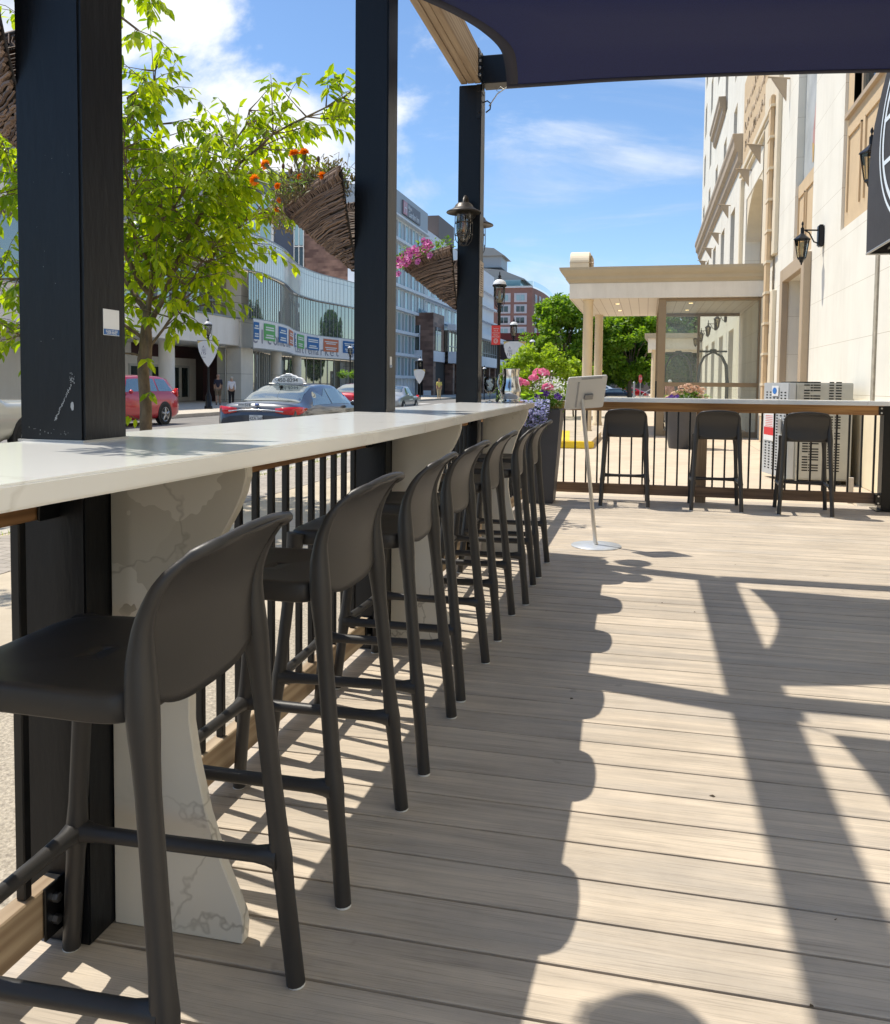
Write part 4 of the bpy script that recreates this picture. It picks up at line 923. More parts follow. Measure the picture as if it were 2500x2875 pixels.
pp = thing('round_planter', 'large round dark planter beyond the far bar', 'planter', (.80, 19.5, -.15))
q = MB(); q.lathe([(0, -.149), (.27, -.149), (.285, -.13), (.36, .30), (.42, .74), (.455, .77), (.46, .80), (.43, .80), (.40, .72), (0, .70)], (.80, 19.5, 0), 28); q.build('pot', POT, pp)
random.seed(31)
pf = thing('hydrangea_plant', 'blush pink hydrangea heads in the round dark planter', 'plant', (.84, 19.5, .7)); q = MB(); q2 = MB()
for (x, z) in ((.62, 1.06), (.78, 1.20), (.93, 1.14), (1.05, 1.20), (1.12, 1.08), (.90, 1.24), (1.18, 1.16), (.72, 1.10), (1.22, .98), (.50, .97)):
    for k in range(60):
        d = Vector((random.gauss(0, 1), random.gauss(0, 1), random.gauss(0, 1))).normalized(); bloom(q, Vector((x, 19.3+R(0, .1), z-.02))+Vector((d.x*.10, d.y*.07, d.z*.058)), .020, d, 4, 0, 1, .1)
leafy(q2, (.9, 19.45, .95), 260, (.42, .2, .16), .13, 0, .1, .7, .55)
q.build('flower_heads', CREAM, pf, fix=False); q2.build('foliage', GREEN1, pf, fix=False)
pv = thing('violet_plant', 'dark violet flowers at the left rim of the round planter', 'plant', (.6, 19.3, .75)); 
for k in range(26): q = MB(); bloom(q, (R(.44, .68), 19.1+R(0, .1), R(.88, 1.0)), .045, None, 5, 0, 1, .3); q.build('flower', PURP, pv, fix=False)

# ------------------------------------------------------------------ the pale hotel on the right
STU = gridmat('cream_stucco', (.80, .76, .66), (.55, .49, .38), .83, .008, .8, off=.55, axis='Z', var=.035, dirt=.24, bump=.35)
TAN = mat('tan_stucco', (.62, .46, .28), .85, var=.05, vscale=2, bump=.55, bscale=110); TAN2 = mat('tan_trim', (.44, .34, .23), .6, var=.05, vscale=2); SHW = mat('stone_cream', (.72, .62, .46), .75, var=.05, vscale=2, bump=.2, bscale=90)
def glassmat(name, c, rough=.06, var=0., spec=.9, metal=0.):
    m = mat(name, c, rough, metal, var=var, vscale=.6, spec=spec, coat=.0); return m
WGL = glassmat('window_glass', (.05, .055, .055)); CURT = mat('window_blind', (.42, .40, .35), .6, var=.15, vscale=3)
ht = thing('hotel_building', 'tall cream and tan stuccoed building along the right side', 'building', (3, 25, -.15))
def wallx(X, ylo, yhi, zlo, zhi, holes, depth, nm, m, parent, back=True, d2=None):
    ys = sorted({ylo, yhi}|{h[0] for h in holes}|{h[1] for h in holes}); zs = sorted({zlo, zhi}|{h[2] for h in holes}|{h[3] for h in holes})
    q = MB(); sg = 1 if depth > 0 else -1
    for a, b2 in zip(ys, ys[1:]):
        for c_, d_ in zip(zs, zs[1:]):
            my, mz = (a+b2)/2, (c_+d_)/2
            if any(h[0] < my < h[1] and h[2] < mz < h[3] for h in holes): continue
            q.quad((X, a, c_), (X, b2, c_), (X, b2, d_), (X, a, d_))
    for h in holes:
        dp = h[4] if len(h) > 4 else depth; y0, y1, z0, z1 = h[:4]
        q.quad((X, y0, z0), (X+dp, y0, z0), (X+dp, y0, z1), (X, y0, z1)); q.quad((X, y1, z0), (X+dp, y1, z0), (X+dp, y1, z1), (X, y1, z1))
        q.quad((X, y0, z0), (X, y1, z0), (X+dp, y1, z0), (X+dp, y0, z0)); q.quad((X, y0, z1), (X, y1, z1), (X+dp, y1, z1), (X+dp, y0, z1))
    return q.build(nm, m, parent, fix=False, weld=True)
def window_x(X, y0, y1, z0, z1, parent, fr=TAN2, gl=WGL, sg=-1, nm=1, hm=1, w_=.06, lab=None):
    "a framed window in a plane of constant x, facing sg*x"
    q = MB(); t = .05
    q.box(X+sg*t if sg < 0 else X, X if sg < 0 else X+t, y0, y0+w_, z0, z1); q.box(min(X, X+sg*t), max(X, X+sg*t), y1-w_, y1, z0, z1)
    q.box(min(X, X+sg*t), max(X, X+sg*t), y0+w_, y1-w_, z0, z0+w_); q.box(min(X, X+sg*t), max(X, X+sg*t), y0+w_, y1-w_, z1-w_, z1)
    for k in range(1, nm+1): y = y0+(y1-y0)*k/(nm+1); q.box(min(X, X+sg*t*.8), max(X, X+sg*t*.8), y-w_*.4, y+w_*.4, z0+w_, z1-w_)
    for k in range(1, hm+1): z = z0+(z1-z0)*k/(hm+1); q.box(min(X, X+sg*t*.7), max(X, X+sg*t*.7), y0+w_, y1-w_, z-w_*.4, z+w_*.4)
    f = q.build('window', fr, parent, label=lab)
    g = MB(); g.quad((X+sg*.012, y0+.01, z0+.01), (X+sg*.012, y1-.01, z0+.01), (X+sg*.012, y1-.01, z1-.01), (X+sg*.012, y0+.01, z1-.01)); g.build('pane', gl, f)
    return f
holes = [(10.3, 15.04, 3.75, 12.5, .12), (17.57, 19.64, 3.85, 12.5, .16), (17.75, 20.15, .35, 3.55, .40), (24.45, 29.2, 4.45, 7.2, .55), (5.0, 9.8, 3.75, 12.5, .12)]
up_cols = [28.6, 33.1, 37.4, 41.9, 46.5, 51.0]
for y in up_cols[1:]: holes.append((y-.15, y+1.45, 5.35, 7.75, .30)); holes.append((y, y+1.3, 9.95, 11.5, .32))
for y in up_cols:
    for z in (12.6, 15.4, 18.2): holes.append((y, y+1.3, z, z+1.75, .32))
for y in (21.9,):
    for z in (13., 16.): holes.append((y, y+1.2, z, z+1.8, .32))
for y in (31.5, 35.8, 40.1, 44.4, 48.7): holes.append((y+.7, y+2.6, .35, 3.3, .35))
wallx(3.0, -6, 53.6, -.15, 20.5, holes, .3, 'wall', STU, ht)
q = MB(); q.quad((3, 53.6, -.15), (16, 53.6, -.15), (16, 53.6, 20.5), (3, 53.6, 20.5)); q.quad((3, -6, 20.5), (16, -6, 20.5), (16, 53.6, 20.5), (3, 53.6, 20.5)); q.quad((16, -6, -.15), (16, 53.6, -.15), (16, 53.6, 20.5), (16, -6, 20.5)); q.quad((3, -6, -.15), (16, -6, -.15), (16, -6, 20.5), (3, -6, 20.5)); q.build('roof', STU, ht)
for h in holes[5:]:
    y0, y1, z0, z1, dp = h; window_x(3+dp-.02, y0, y1, z0, z1, ht)
# bays with tan panels
q = MB()
for (y0, y1, zz0, zz1) in ((10.3, 15.04, 3.75, 5.54), (5.0, 9.8, 3.75, 5.54)): q.quad((3.05, y0, zz0), (3.05, y1, zz0), (3.05, y1, zz1), (3.05, y0, zz1))
q.quad((3.05, 14.65, 5.54), (3.05, 15.04, 5.54), (3.05, 15.04, 12.5), (3.05, 14.65, 12.5)); q.quad((3.05, 10.3, 5.54), (3.05, 11.1, 5.54), (3.05, 11.1, 12.5), (3.05, 10.3, 12.5)); q.quad((3.05, 10.3, 8.9), (3.05, 15, 8.9), (3.05, 15, 12.5), (3.05, 10.3, 12.5)); q.quad((3.05, 5, 5.54), (3.05, 9.8, 5.54), (3.05, 9.8, 12.5), (3.05, 5, 12.5))
q.quad((3.06, 17.57, 3.85), (3.06, 19.64, 3.85), (3.06, 19.64, 5.48), (3.06, 17.57, 5.48))
for (y0, y1, z0, z1) in ((14.0, 14.83, 4.0, 5.2), (12.6, 13.75, 4.0, 5.2), (11.2, 12.35, 4.0, 5.2), (18.75, 19.45, 4.05, 5.2), (17.75, 18.55, 4.05, 5.2)):
    X = 3.05 if y0 < 15.5 else 3.06
    for (a, b2, c_, d_) in ((y0, y0+.025, z0, z1), (y1-.025, y1, z0, z1), (y0, y1, z1-.025, z1)): q.box(X-.028, X-.001, a, b2, c_, d_)
q.build('tan_panel', TAN, ht, fix=False)
q = MB(); q.box(2.99, 3.049, 10.3, 15.0, 5.49, 5.56); q.build('window_sill', TAN2, ht)
window_x(3.20, 12.75, 14.63, 5.57, 8.88, ht, w_=.10, nm=1); window_x(3.20, 11.15, 12.7, 5.57, 8.88, ht, w_=.10, nm=1)
# mural of pale mosaic behind the second bay
MOS = mat('mosaic_tile', (.36, .37, .36), .5, col2=(.50, .51, .49), vscale=2, bump=.6, bscale=60)
q = MB(); q.quad((3.155, 17.57, 5.48), (3.155, 19.64, 5.48), (3.155, 19.64, 12.5), (3.155, 17.57, 12.5)); mu_ = q.build('mosaic_panel', MOS, ht)
def cloud_poly(pts): return [(3.150, a, b2) for a, b2 in pts]
q = MB(); q.add(cloud_poly([(18.62, 5.9), (18.40, 6.1), (18.1, 6.6), (17.75, 7.2), (17.6, 7.9), (17.6, 9), (18.1, 8.4), (18.2, 7.5), (18.45, 6.9), (18.7, 6.3)]), [tuple(range(10))], 0); q.add([(3.148, a, b2) for a, b2 in ((18.62, 5.72), (18.52, 5.72), (18.48, 6.05), (18.72, 6.15))], [(0,1,2,3)], 1); q.add([(3.149, a, b2) for a, b2 in ((17.6, 5.5), (18.1, 5.5), (18.0, 5.62), (17.6, 6.1))], [(0,1,2,3)], 2)
q.build('mural_figure', [mat('mural_pink', (.50, .26, .22), .6, var=.15, vscale=4), mat('mural_gold', (.55, .34, .10), .6), mat('mural_blue', (.30, .33, .42), .6)], ht, fix=False)
# drain pipe and tan pilaster
q = MB(); q.box(2.90, 3.0-.001, 21.9, 24.35, 4.42, 9.2); q.box(2.90, 2.999, 21.9, 23.9, -.15, 3.55); q.build('tan_pilaster', SHW, ht, bevel=.01)
dp_ = thing('downpipe', 'tan downpipe with straps on the wall beside the canopy', 'pipe', (2.85, 22.6, -.15)); q = MB(); q.box(2.80, 2.898, 22.35, 22.75, -.149, 8.3); q.build('pipe', TAN, dp_, bevel=.02, seg=2)
q = MB()
for k in range(11): q.box(2.785, 2.9, 22.28, 22.82, .5+k*.75, .56+k*.75)
q.build('strap', SHW, dp_)
# tan centre bay with the arched window
q = MB(); q.box(2.955, 2.999, 23.2, 30.3, 8.3, 11.2); q.box(2.93, 2.999, 24.35, 24.45, 4.45, 8.3); q.build('inscription_panel', TAN, ht)
random.seed(41)
for r_ in range(3):
    q = MB()
    y = 23.9
    while y < 29.8:
        w_ = R(.10, .26); zc = 10.2-.62*r_
        q.tube([(2.95, y, zc-.1), (2.948, y+w_*.3, zc+R(.05, .2)), (2.948, y+w_*.6, zc-R(0, .15)), (2.95, y+w_, zc+R(0, .12))], .014, 4); y += w_+R(.04, .16)
    q.build('carved_script', TAN2, ht)
q = MB()
for (a, b2, c_, d_, o) in ((23.0, 30.4, 8.15, 8.32, .14), (23.0, 30.4, 7.98, 8.06, .10), (29.9, 30.2, 4.45, 8.0, .12), (24.2, 24.38, 4.45, 7.98, .10), (23.0, 23.15, 4.45, 8.0, .10)): q.box(3-o, 2.999, a, b2, c_, d_)
q.build('moulding', SHW, ht, bevel=.01)
q = MB()     # arch spandrels
n_ = 16
for sgn in (0, 1):
    cx = 26.8; ry, rz, zb = 2.32, 1.35, 5.85
    pts = [(cx+ry*math.cos(PI/2+PI/2*k/n_*(1 if sgn else -1)), zb+rz*math.sin(PI/2+PI/2*k/n_*(1 if sgn else -1))) for k in range(n_+1)]
    for a, b2 in zip(pts, pts[1:]):
        q.quad((3.02, a[0], a[1]), (3.02, b2[0], b2[1]), (3.02, b2[0], 7.21), (3.02, a[0], 7.21)); q.quad((3.02, a[0], a[1]), (3.02, b2[0], b2[1]), (3.5, b2[0], b2[1]), (3.5, a[0], a[1]))
q.build('arch', SHW, ht, fix=False)
window_x(3.5, 24.5, 29.15, 4.45, 7.2, ht, w_=.12, nm=3, hm=1)
# cornices
q = MB()
def moulding(q, y0, y1, zt, zb, out):
    prof = [(2.999, zb), (2.999, zt), (3-out, zt), (3-out, zt-.16*(zt-zb)), (3-out*.85, zt-.28*(zt-zb)), (3-out*.82, zt-.5*(zt-zb)), (3-out*.5, zt-.62*(zt-zb)), (3-out*.42, zt-.85*(zt-zb)), (3-out*.15, zb)]
    vs = [(a, y, b2) for y in (y0, y1) for a, b2 in prof]; n2 = len(prof); q.add(vs, [tuple(range(n2))[::-1], tuple(range(n2, 2*n2))]+[(i, (i+1) % n2, n2+(i+1) % n2, n2+i) for i in range(n2)])
for (a, b2) in ((30.8, 35.5), (35.55, 41.6), (41.65, 47.4), (47.45, 53.9)): moulding(q, a, b2, 9.75, 8.75, .34)
moulding(q, 38.3, 43.6, 13.4, 12.62, .30); moulding(q, 14, 53.8, 20.7, 19.8, .5)
q.build('cornice', TAN2, ht, bevel=.008)
for y in (20.85, 25.25, 28.0, 34.8, 39.2, 43.45, 47.8):  # wedge under each short pole is shaped as its triangular shadow
    q = MB(); z = 8.15 if y in (20.85, 34.8) else 7.85
    q.prism([(2.93, z), (2.93, z-.5), (2.60, z+.02)], 'y', y-.03, y+.03); q.tube([(3.0, y, z), (2.52, y, z+.06)], .022, 6); q.build('bracket_and_shadow', TAN2, ht)
# ground window with tan surround
q = MB()
for (a, b2, c_, d_) in ((17.48, 17.78, .2, 3.80), (20.12, 20.45, .2, 3.80), (17.78, 20.12, 3.52, 3.80)): q.box(2.86, 2.999, a, b2, c_, d_)
q.build('window_surround', TAN2, ht, bevel=.008)
f = window_x(3.36, 17.8, 20.1, .35, 3.5, ht, w_=.16, nm=1, hm=0)
q = MB(); q.box(3.28, 3.34, 17.9, 20.0, 2.55, 2.72); q.box(3.27, 3.345, 17.9, 20.0, 1.55, 1.72); q.build('transom', TAN2, f)
q = MB(); q.tube([(3.31, 18.95+1.0*math.cos(t), 2.6+.85*math.sin(t)) for t in [PI*k/14 for k in range(15)]], .04, 6); q.build('arch_bar', TAN2, f)
q = MB(); q.quad((3.33, 18.0, .4), (3.33, 19.9, .4), (3.33, 19.9, 1.6), (3.33, 18, 1.6)); q.build('blind', CURT, f)
q = MB(); q.box(2.975, 2.999, 12.52, 12.66, 1.03, 3.74); q.build('expansion_strip', mat('grey_caulk', (.36, .32, .25), .9, var=.25, vscale=9, bump=.6, bscale=40), ht)
q = MB(); q.box(2.93, 2.999, -6, 17.4, -.15, 1.03); q.build('plinth', mat('plinth_paint', (.80, .68, .47), .8, var=.06, vscale=1.5, bump=.25, bscale=90, dirt=.35), ht, bevel=.01)
# small meter boxes, pipes
q = MB(); q.box(2.80, 2.93, 10.5, 10.9, -.149, .55); q.build('wall_box', GREYM, ht, bevel=.01)

# ------------------------------------------------------------------ wall lanterns
def lantern_proto():
    t = thing('wall_lantern', 'x', 'lantern', (0, 0, 0), 'black wall lanterns along the pale building')
    q = MB(); q.box(-.10, -.001, -.085, .085, -.19, .19); q.build('wall_plate', BLK, t, bevel=.02, seg=2)
    q = MB(); q.tube([(-.09, 0, .10), (-.36, 0, .11)], .014, 8); q.tube([(-.09, 0, -.13), (-.16, 0, -.10), (-.20, 0, -.02), (-.24, 0, .06), (-.31, 0, .10)], .012, 8); q.tube([(-.355, 0, .05), (-.355, 0, .15)], .03, 10); q.lathe([(.0, .15), (.018, .16), (.008, .18), (.022, .215), (.012, .25), (0, .27)], (-.355, 0, 0), 10); q.build('arm', BLK, t)
    c = (-.355, 0, 0)
    q = MB(); q.lathe([(.03, .055), (.05, .03), (.14, -.045), (.145, -.06), (.12, -.062)], c, 6, sm=False); q.lathe([(.065, -.37), (.07, -.40), (.04, -.42), (.03, -.455), (.014, -.47), (.018, -.49), (0, -.51)], c, 6, sm=False)
    for k in range(6):
        a = 2*PI*k/6; q.tube([(c[0]+.122*math.cos(a), .122*math.sin(a), -.06), (c[0]+.07*math.cos(a), .07*math.sin(a), -.38)], .008, 4, sm=False)
    q.build('lantern_frame', BLK, t)
    q = MB(); q.lathe([(.118, -.062), (.067, -.378)], c, 6, sm=False); q.build('glass', tglass('lantern_glass', (.95, .88, .72), .9, .8), t)
    q = MB(); q.lathe([(0, -.10), (.03, -.11), (.035, -.16), (.02, -.2), (.012, -.30), (.012, -.38), (0, -.38)], c, 10); q.build('bulb', mat('frosted_bulb', (.7, .65, .5), .4), t)
    return t
ln0 = lantern_proto(); ll = [(11.65, 'black wall lantern partly hidden behind the dark oval sign'), (16.4, 'black wall lantern on the cream wall above the tan window surround'), (35, 'nearest of the wall lanterns seen through the glass vestibule'), (40, 'second of the wall lanterns seen through the glass vestibule'), (45, 'third of the wall lanterns seen through the glass vestibule'), (50, 'farthest of the wall lanterns seen through the glass vestibule')]
for i, (y, lb) in enumerate(ll):
    if i == 0: ln0.location = (3, y, 4.17); ln0['label'] = lb
    else: dup(ln0, (3, y, 3.9), 0, lb)

# ------------------------------------------------------------------ dark awning sign
aw = thing('awning_sign', 'dark awning with a white oval emblem at the right edge', 'sign', (3, 8, 2.6), None)
AWM = mat('awning_charcoal', (.030, .028, .030), .7, var=.15, vscale=4, bump=.15, bscale=200)
prof = [(9.745, 2.615), (9.77, 3.1), (9.76, 3.5), (9.60, 3.88), (9.35, 4.15), (9.19, 4.27), (8.7, 4.55), (8.0, 4.75), (7.2, 4.82), (6.4, 4.75), (5.7, 4.55), (5.2, 4.27), (4.95, 3.9), (4.85, 3.5), (4.83, 3.1), (4.85, 2.615)]
q = MB(); n_ = len(prof)
q.add([(2.2, a, b2) for a, b2 in prof], [tuple(range(n_))]); q.add([(2.2, a, b2) for a, b2 in prof]+[(2.92, a, b2) for a, b2 in prof], [(i, i+1, n_+i+1, n_+i) for i in range(n_-1)])
q.build('fabric', AWM, aw, weld=True, solid=.004)
q = MB(); q.tube([(2.205, 4.85, 2.612), (2.205, 9.745, 2.612)], .012, 8); q.tube([(2.205, 9.745, 2.612), (2.91, 9.745, 2.612)], .012, 8); q.tube([(2.205, 4.85, 2.612), (2.91, 4.85, 2.612)], .012, 8); q.tube([(2.4, 9.70, 2.66), (2.4, 5, 2.66)], .012, 6); q.build('frame', GREYM, aw)
q = MB(); q.box(2.22, 2.90, 4.87, 9.72, 2.85, 2.86); q.build('underside_shade', HOLE, aw)  # near-black sheet puts the shade of the open underside into colour
def ovl(ry, rz, wd, q, X=2.1955):
    n3 = 80; vs = []
    for k in range(n3): a = 2*PI*k/n3; vs.append((X, 8.0+ry*math.cos(a), 3.58+rz*math.sin(a))); vs.append((X, 8.0+(ry-wd)*math.cos(a), 3.58+(rz-wd)*math.sin(a)))
    q.add(vs, [(2*k, 2*k+1, (2*k+3) % (2*n3), (2*k+2) % (2*n3)) for k in range(n3)])
EMB = mat('emblem_white', (.70, .76, .80), .5)
q = MB(); ovl(1.34, .93, .035, q); ovl(1.24, .84, .055, q)
for zz in (3.37, 3.78): q.quad((2.1957, 6.82, zz), (2.1957, 9.20, zz), (2.1957, 9.20, zz+.045), (2.1957, 6.82, zz+.045))
q.build('oval_emblem', EMB, aw, fix=False)
text('THE', .42, (2.195, 8.45, 3.61), (0, -1, 0), (0, 0, 1), EMB, aw, sx=.75)

# ------------------------------------------------------------------ entrance canopy and glass vestibule
cn = thing('entrance_canopy', 'flat entrance canopy with moulded cornice on round columns', 'canopy', (.3, 27, -.15))
CFAS = mat('fascia_paint', (.82, .76, .66), .7, var=.04, vscale=2, dirt=.3)
COLP = mat('column_paint', (.72, .58, .38), .65, var=.03, vscale=2)
q = MB(); q.box(-2.12, 2.998, 24.0, 30.2, 3.60, 4.02); q.build('fascia', CFAS, cn, bevel=.006)
q = MB(); prof = [(0, 4.021), (.02, 4.06), (.10, 4.12), (.12, 4.20), (.20, 4.27), (.26, 4.36), (.27, 4.43), (0, 4.43)]
def sweep(q, prof):     # moulding round three sides
    for (o0, z0), (o1, z1) in zip(prof, prof[1:]):
        A = lambda o, z: [(2.998, 24-o, z), (-2.12-o, 24-o, z), (-2.12-o, 30.2+o, z), (2.998, 30.2+o, z)]
        a, b2 = A(o0, z0), A(o1, z1)
        for i in range(3): q.quad(a[i], a[i+1], b2[i+1], b2[i])
sweep(q, prof); q.quad((-2.12, 24, 4.43), (2.998, 24, 4.43), (2.998, 30.2, 4.43), (-2.12, 30.2, 4.43)); q.build('cornice', mat('canopy_trim', (.46, .385, .27), .6, var=.04, vscale=2), cn, fix=False)
SOF = gridmat('soffit_boards', (.74, .66, .56), (.40, .30, .22), .26, .014, .5, axis='X', var=.03); q = MB(); q.quad((-2.1, 24.02, 3.597), (2.99, 24.02, 3.597), (2.99, 30.18, 3.597), (-2.1, 30.18, 3.597)); q.build('soffit', SOF, cn)
for (x, y) in ((-1.62, 24.35), (-1.60, 29.6)):
    q = MB(); q.lathe([(.17, -.149), (.17, -.05), (.148, -.03), (.140, 1.2), (.136, 3.55), (.15, 3.56), (.15, 3.596)], (x, y, 0), 28); q.build('column', COLP, cn)
for (x, y) in ((-.86, 25.6), (-.86, 27.9), (1.2, 25.6), (1.2, 27.9)):
    q = MB(); q.lathe([(.10, 3.59), (.10, 3.596), (.075, 3.594), (.06, 3.5955)], (x, y, 0), 18); o = q.build('downlight', CHROME, cn)
    q = MB(); q.lathe([(0, 3.593), (.062, 3.593)], (x, y, 0), 14); q.build('lamp_disc', mat('warm_lamp', (.9, .7, .4), .5, emit=(1, .75, .35), es=3.), o)
rs_ = thing('roof_barrel_sign', 'small curved cream sign box standing on the canopy roof', 'sign', (-1.85, 24.8, 4.43))
pr = [(24.25, 4.44), (24.25, 4.62)]+[(24.75-.5*math.cos(t), 4.62+.36*math.sin(t)) for t in [PI/2*k/8 for k in range(1, 9)]]+[(25.3, 4.98), (25.3, 4.44)]
q = MB(); q.prism(pr, 'x', -2.15, -1.62); q.build('sign_box', SHW, rs_, bevel=.01); q = MB(); q.box(-1.60, -1.55, 24.5, 25.3, 4.44, 4.85); q.tube([(-1.5, 24.3, 4.6), (-1.65, 24.4, 4.66)], .03, 6); q.box(-2.16, -1.6, 24.24, 24.26, 4.62, 4.63); q.build('bracket', TAN2, rs_)
vb = thing('glass_vestibule', 'glazed entrance vestibule with brown frame under the canopy', 'vestibule', (1.6, 26.5, -.15))
BF = mat('bronze_frame', (.30, .215, .125), .45, .2, var=.04, vscale=3)
q = MB(); q.box(.29, .49, 24.12, 24.34, -.149, 3.59); q.box(2.88, 2.97, 24.12, 24.3, -.149, 3.59); q.box(.49, 2.88, 24.14, 24.28, 3.52, 3.59); q.box(.49, 2.88, 24.12, 24.26, 1.21, 1.32); q.box(.49, 2.88, 24.14, 24.28, -.149, .0); q.box(.29, .44, 29.2, 29.4, -.149, 3.59); q.box(.44, 2.9, 29.2, 29.34, 3.5, 3.59); q.box(1.6, 1.68, 29.2, 29.34, -.149, 3.5); q.box(.30, .42, 24.34, 29.2, 3.5, 3.59)
for y in (26.0, 27.7): q.box(.31, .41, y-.05, y+.05, -.149, 3.5)
q.build('frame', BF, vb, bevel=.004)
VG = tglass('vestibule_glass', (.94, .96, .91), .85, .97, 1.5, haze=.09)
for nm, (x0, x1, z0, z1) in (('upper', (.49, 2.88, 1.32, 3.52)), ('lower', (.49, 2.88, .0, 1.21))):
    q = MB(); q.quad((x0, 24.2, z0), (x1, 24.2, z0), (x1, 24.2, z1), (x0, 24.2, z1)); q.build('pane', VG, vb)
q = MB(); q.quad((.36, 24.34, 0), (.36, 29.2, 0), (.36, 29.2, 3.5), (.36, 24.34, 3.5)); q.build('pane', VG, vb)
q = MB(); q.quad((.44, 29.27, 0), (2.9, 29.27, 0), (2.9, 29.27, 3.5), (.44, 29.27, 3.5)); q.build('pane', VG, vb)
q = MB(); q.box(.245, .285, 24.15, 24.2, .75, 1.35); q.build('door_handle', BLK2, vb, bevel=.01)
CART = mat('cart_pewter', (.13, .15, .14), .35, .7)
def cart(x, y, lab):
    t = thing('luggage_cart', lab, 'luggage cart', (x, y, -.15), 'luggage carts in the vestibule')
    q = MB()
    for dy in (-.3, .3):
        q.tube([(x-.42, y+dy, .12), (x-.42, y+dy, 1.35), (x-.38, y+dy*.9, 1.85), (x-.25, y+dy*.6, 2.12), (x, y+dy*.15, 2.26)], .026, 8); q.tube([(x+.42, y+dy, .12), (x+.42, y+dy, 1.35), (x+.38, y+dy*.9, 1.85), (x+.25, y+dy*.6, 2.12), (x, y+dy*.15, 2.26)], .026, 8)
    q.tube([(x-.4, y-.02, 2.27), (x+.4, y-.02, 2.27)], .03, 8); q.build('tube_frame', CART, t)
    q = MB(); q.box(x-.5, x+.5, y-.33, y+.33, .06, .13); q.build('platform', CART, t, bevel=.02); q = MB(); q.box(x-.1, x+.1, y-.05, y+.05, 2.22, 2.34); q.build('finial', CART, t, bevel=.02)
    for a in (-.4, .4):
        for b2 in (-.26, .26): q = MB(); q.tube([(x+a-.02, y+b2, -.06), (x+a+.02, y+b2, -.06)], .085, 14, sm=False); q.build('wheel', BLK2, t)
    return t
cart(1.95, 27.0, 'dark tubular luggage cart standing behind the glass'); cart(.98, 28.2, 'second luggage cart farther back at the left of the glass vestibule')
c2 = thing('far_canopy', 'second smaller canopy farther along the pale building', 'canopy', (1.5, 52, -.15))
q = MB(); q.box(.07, 2.998, 50.0, 55, 3.27, 3.9); q.build('fascia', CFAS, c2); q = MB(); q.prism([(.07, 3.901), (-.14, 4.18), (2.998, 4.18), (2.998, 3.901)], 'y', 49.8, 55.2); q.build('cornice', MATS['canopy_trim'], c2)
for y in (50.4, 54.6): q = MB(); q.lathe([(.14, -.149), (.13, 3.27)], (.42, y, 0), 16); q.build('column', COLP, c2)

# ------------------------------------------------------------------ trees
BARK = mat('tree_bark', (.085, .060, .038), .9, col2=(.22, .16, .10), vscale=14, bump=.9, bscale=30, stretch=(1, 1, .35))
YLEAF = leafmat('young_leaf', (.10, .19, .008), (.34, .43, .02), .6, .36, tcol=(2.1, 1.95, .4))
def limb(q, pts, r0_, r1_, n=7, jit=.03):
    P_ = [Vector(p) for p in pts]; out = []
    for a, b2 in zip(P_, P_[1:]):
        for i in range(4): out.append(a.lerp(b2, i/4)+Vector((R(-jit, jit), R(-jit, jit), R(-jit, jit))))
    out.append(P_[-1]); N = len(out)
    q.tube(out, [r0_+(r1_-r0_)*(i/(N-1))**.8 for i in range(N)], n); return out
random.seed(101)
tr = thing('street_tree', 'young leafy tree with fresh green drooping leaves by the near kerb', 'tree', (-5.3, 8.3, -.15))
T0 = Vector((-5.3, 8.3, -.15)); q = MB()
limb(q, [T0, T0+V(.02, 0, .9), T0+V(-.03, .02, 1.6), T0+V(.03, .03, 2.1)], .074, .052, 12, .008)
top = T0+V(.03, .03, 2.1)
ends = []     # (points, twig density)
lims = [([(0, 0, -.5), (.05, 0, .3), (.1, .1, 1.1), (.0, .2, 1.9), (.05, .1, 2.6)], .05),
        ([(0, 0, -.2), (.4, -.1, .5), (.9, -.2, 1.25), (1.6, -.3, 1.75), (2.35, -.35, 2.02)], .042),
        ([(0, 0, 0), (-.5, .1, .6), (-1.1, .2, 1.2), (-1.7, .1, 1.7), (-2.3, .0, 2.0)], .045),
        ([(0, 0, .2), (.35, .3, .9), (.7, .5, 1.6), (.95, .5, 2.25)], .035),
        ([(0, 0, .2), (-.25, -.3, .9), (-.5, -.5, 1.7), (-.7, -.6, 2.6), (-.75, -.6, 3.3)], .04),
        ([(0, 0, -.4), (.35, .0, .05), (.65, -.1, .45), (.95, -.2, .70)], .022),
        ([(0, 0, -.3), (-.5, -.1, .0), (-1.1, -.2, .3), (-1.8, -.3, .4), (-2.3, -.3, .45)], .03),
        ([(0, 0, .5), (.5, -.5, .9), (.9, -.6, 1.25), (1.25, -.5, 1.3)], .024),
        ([(0, 0, .5), (.2, -.6, .8), (.4, -1.0, 1.3), (.5, -1.1, 1.9)], .026),
        ([(0, 0, .6), (-.6, -.6, 1.0), (-1.1, -.9, 1.5), (-1.4, -1.0, 2.2)], .028),
        ([(0, 0, .1), (-.3, .6, .5), (-.6, 1.1, 1.2), (-.7, 1.3, 2.0)], .028),
        ([(0, 0, .1), (.3, .6, .5), (.5, .9, 1.0), (.8, 1.1, 1.3)], .024),
        ([(0, 0, -.5), (-.6, -.2, -.35), (-1.3, -.4, -.25)], .018)]
lv = MB(); tw = MB()
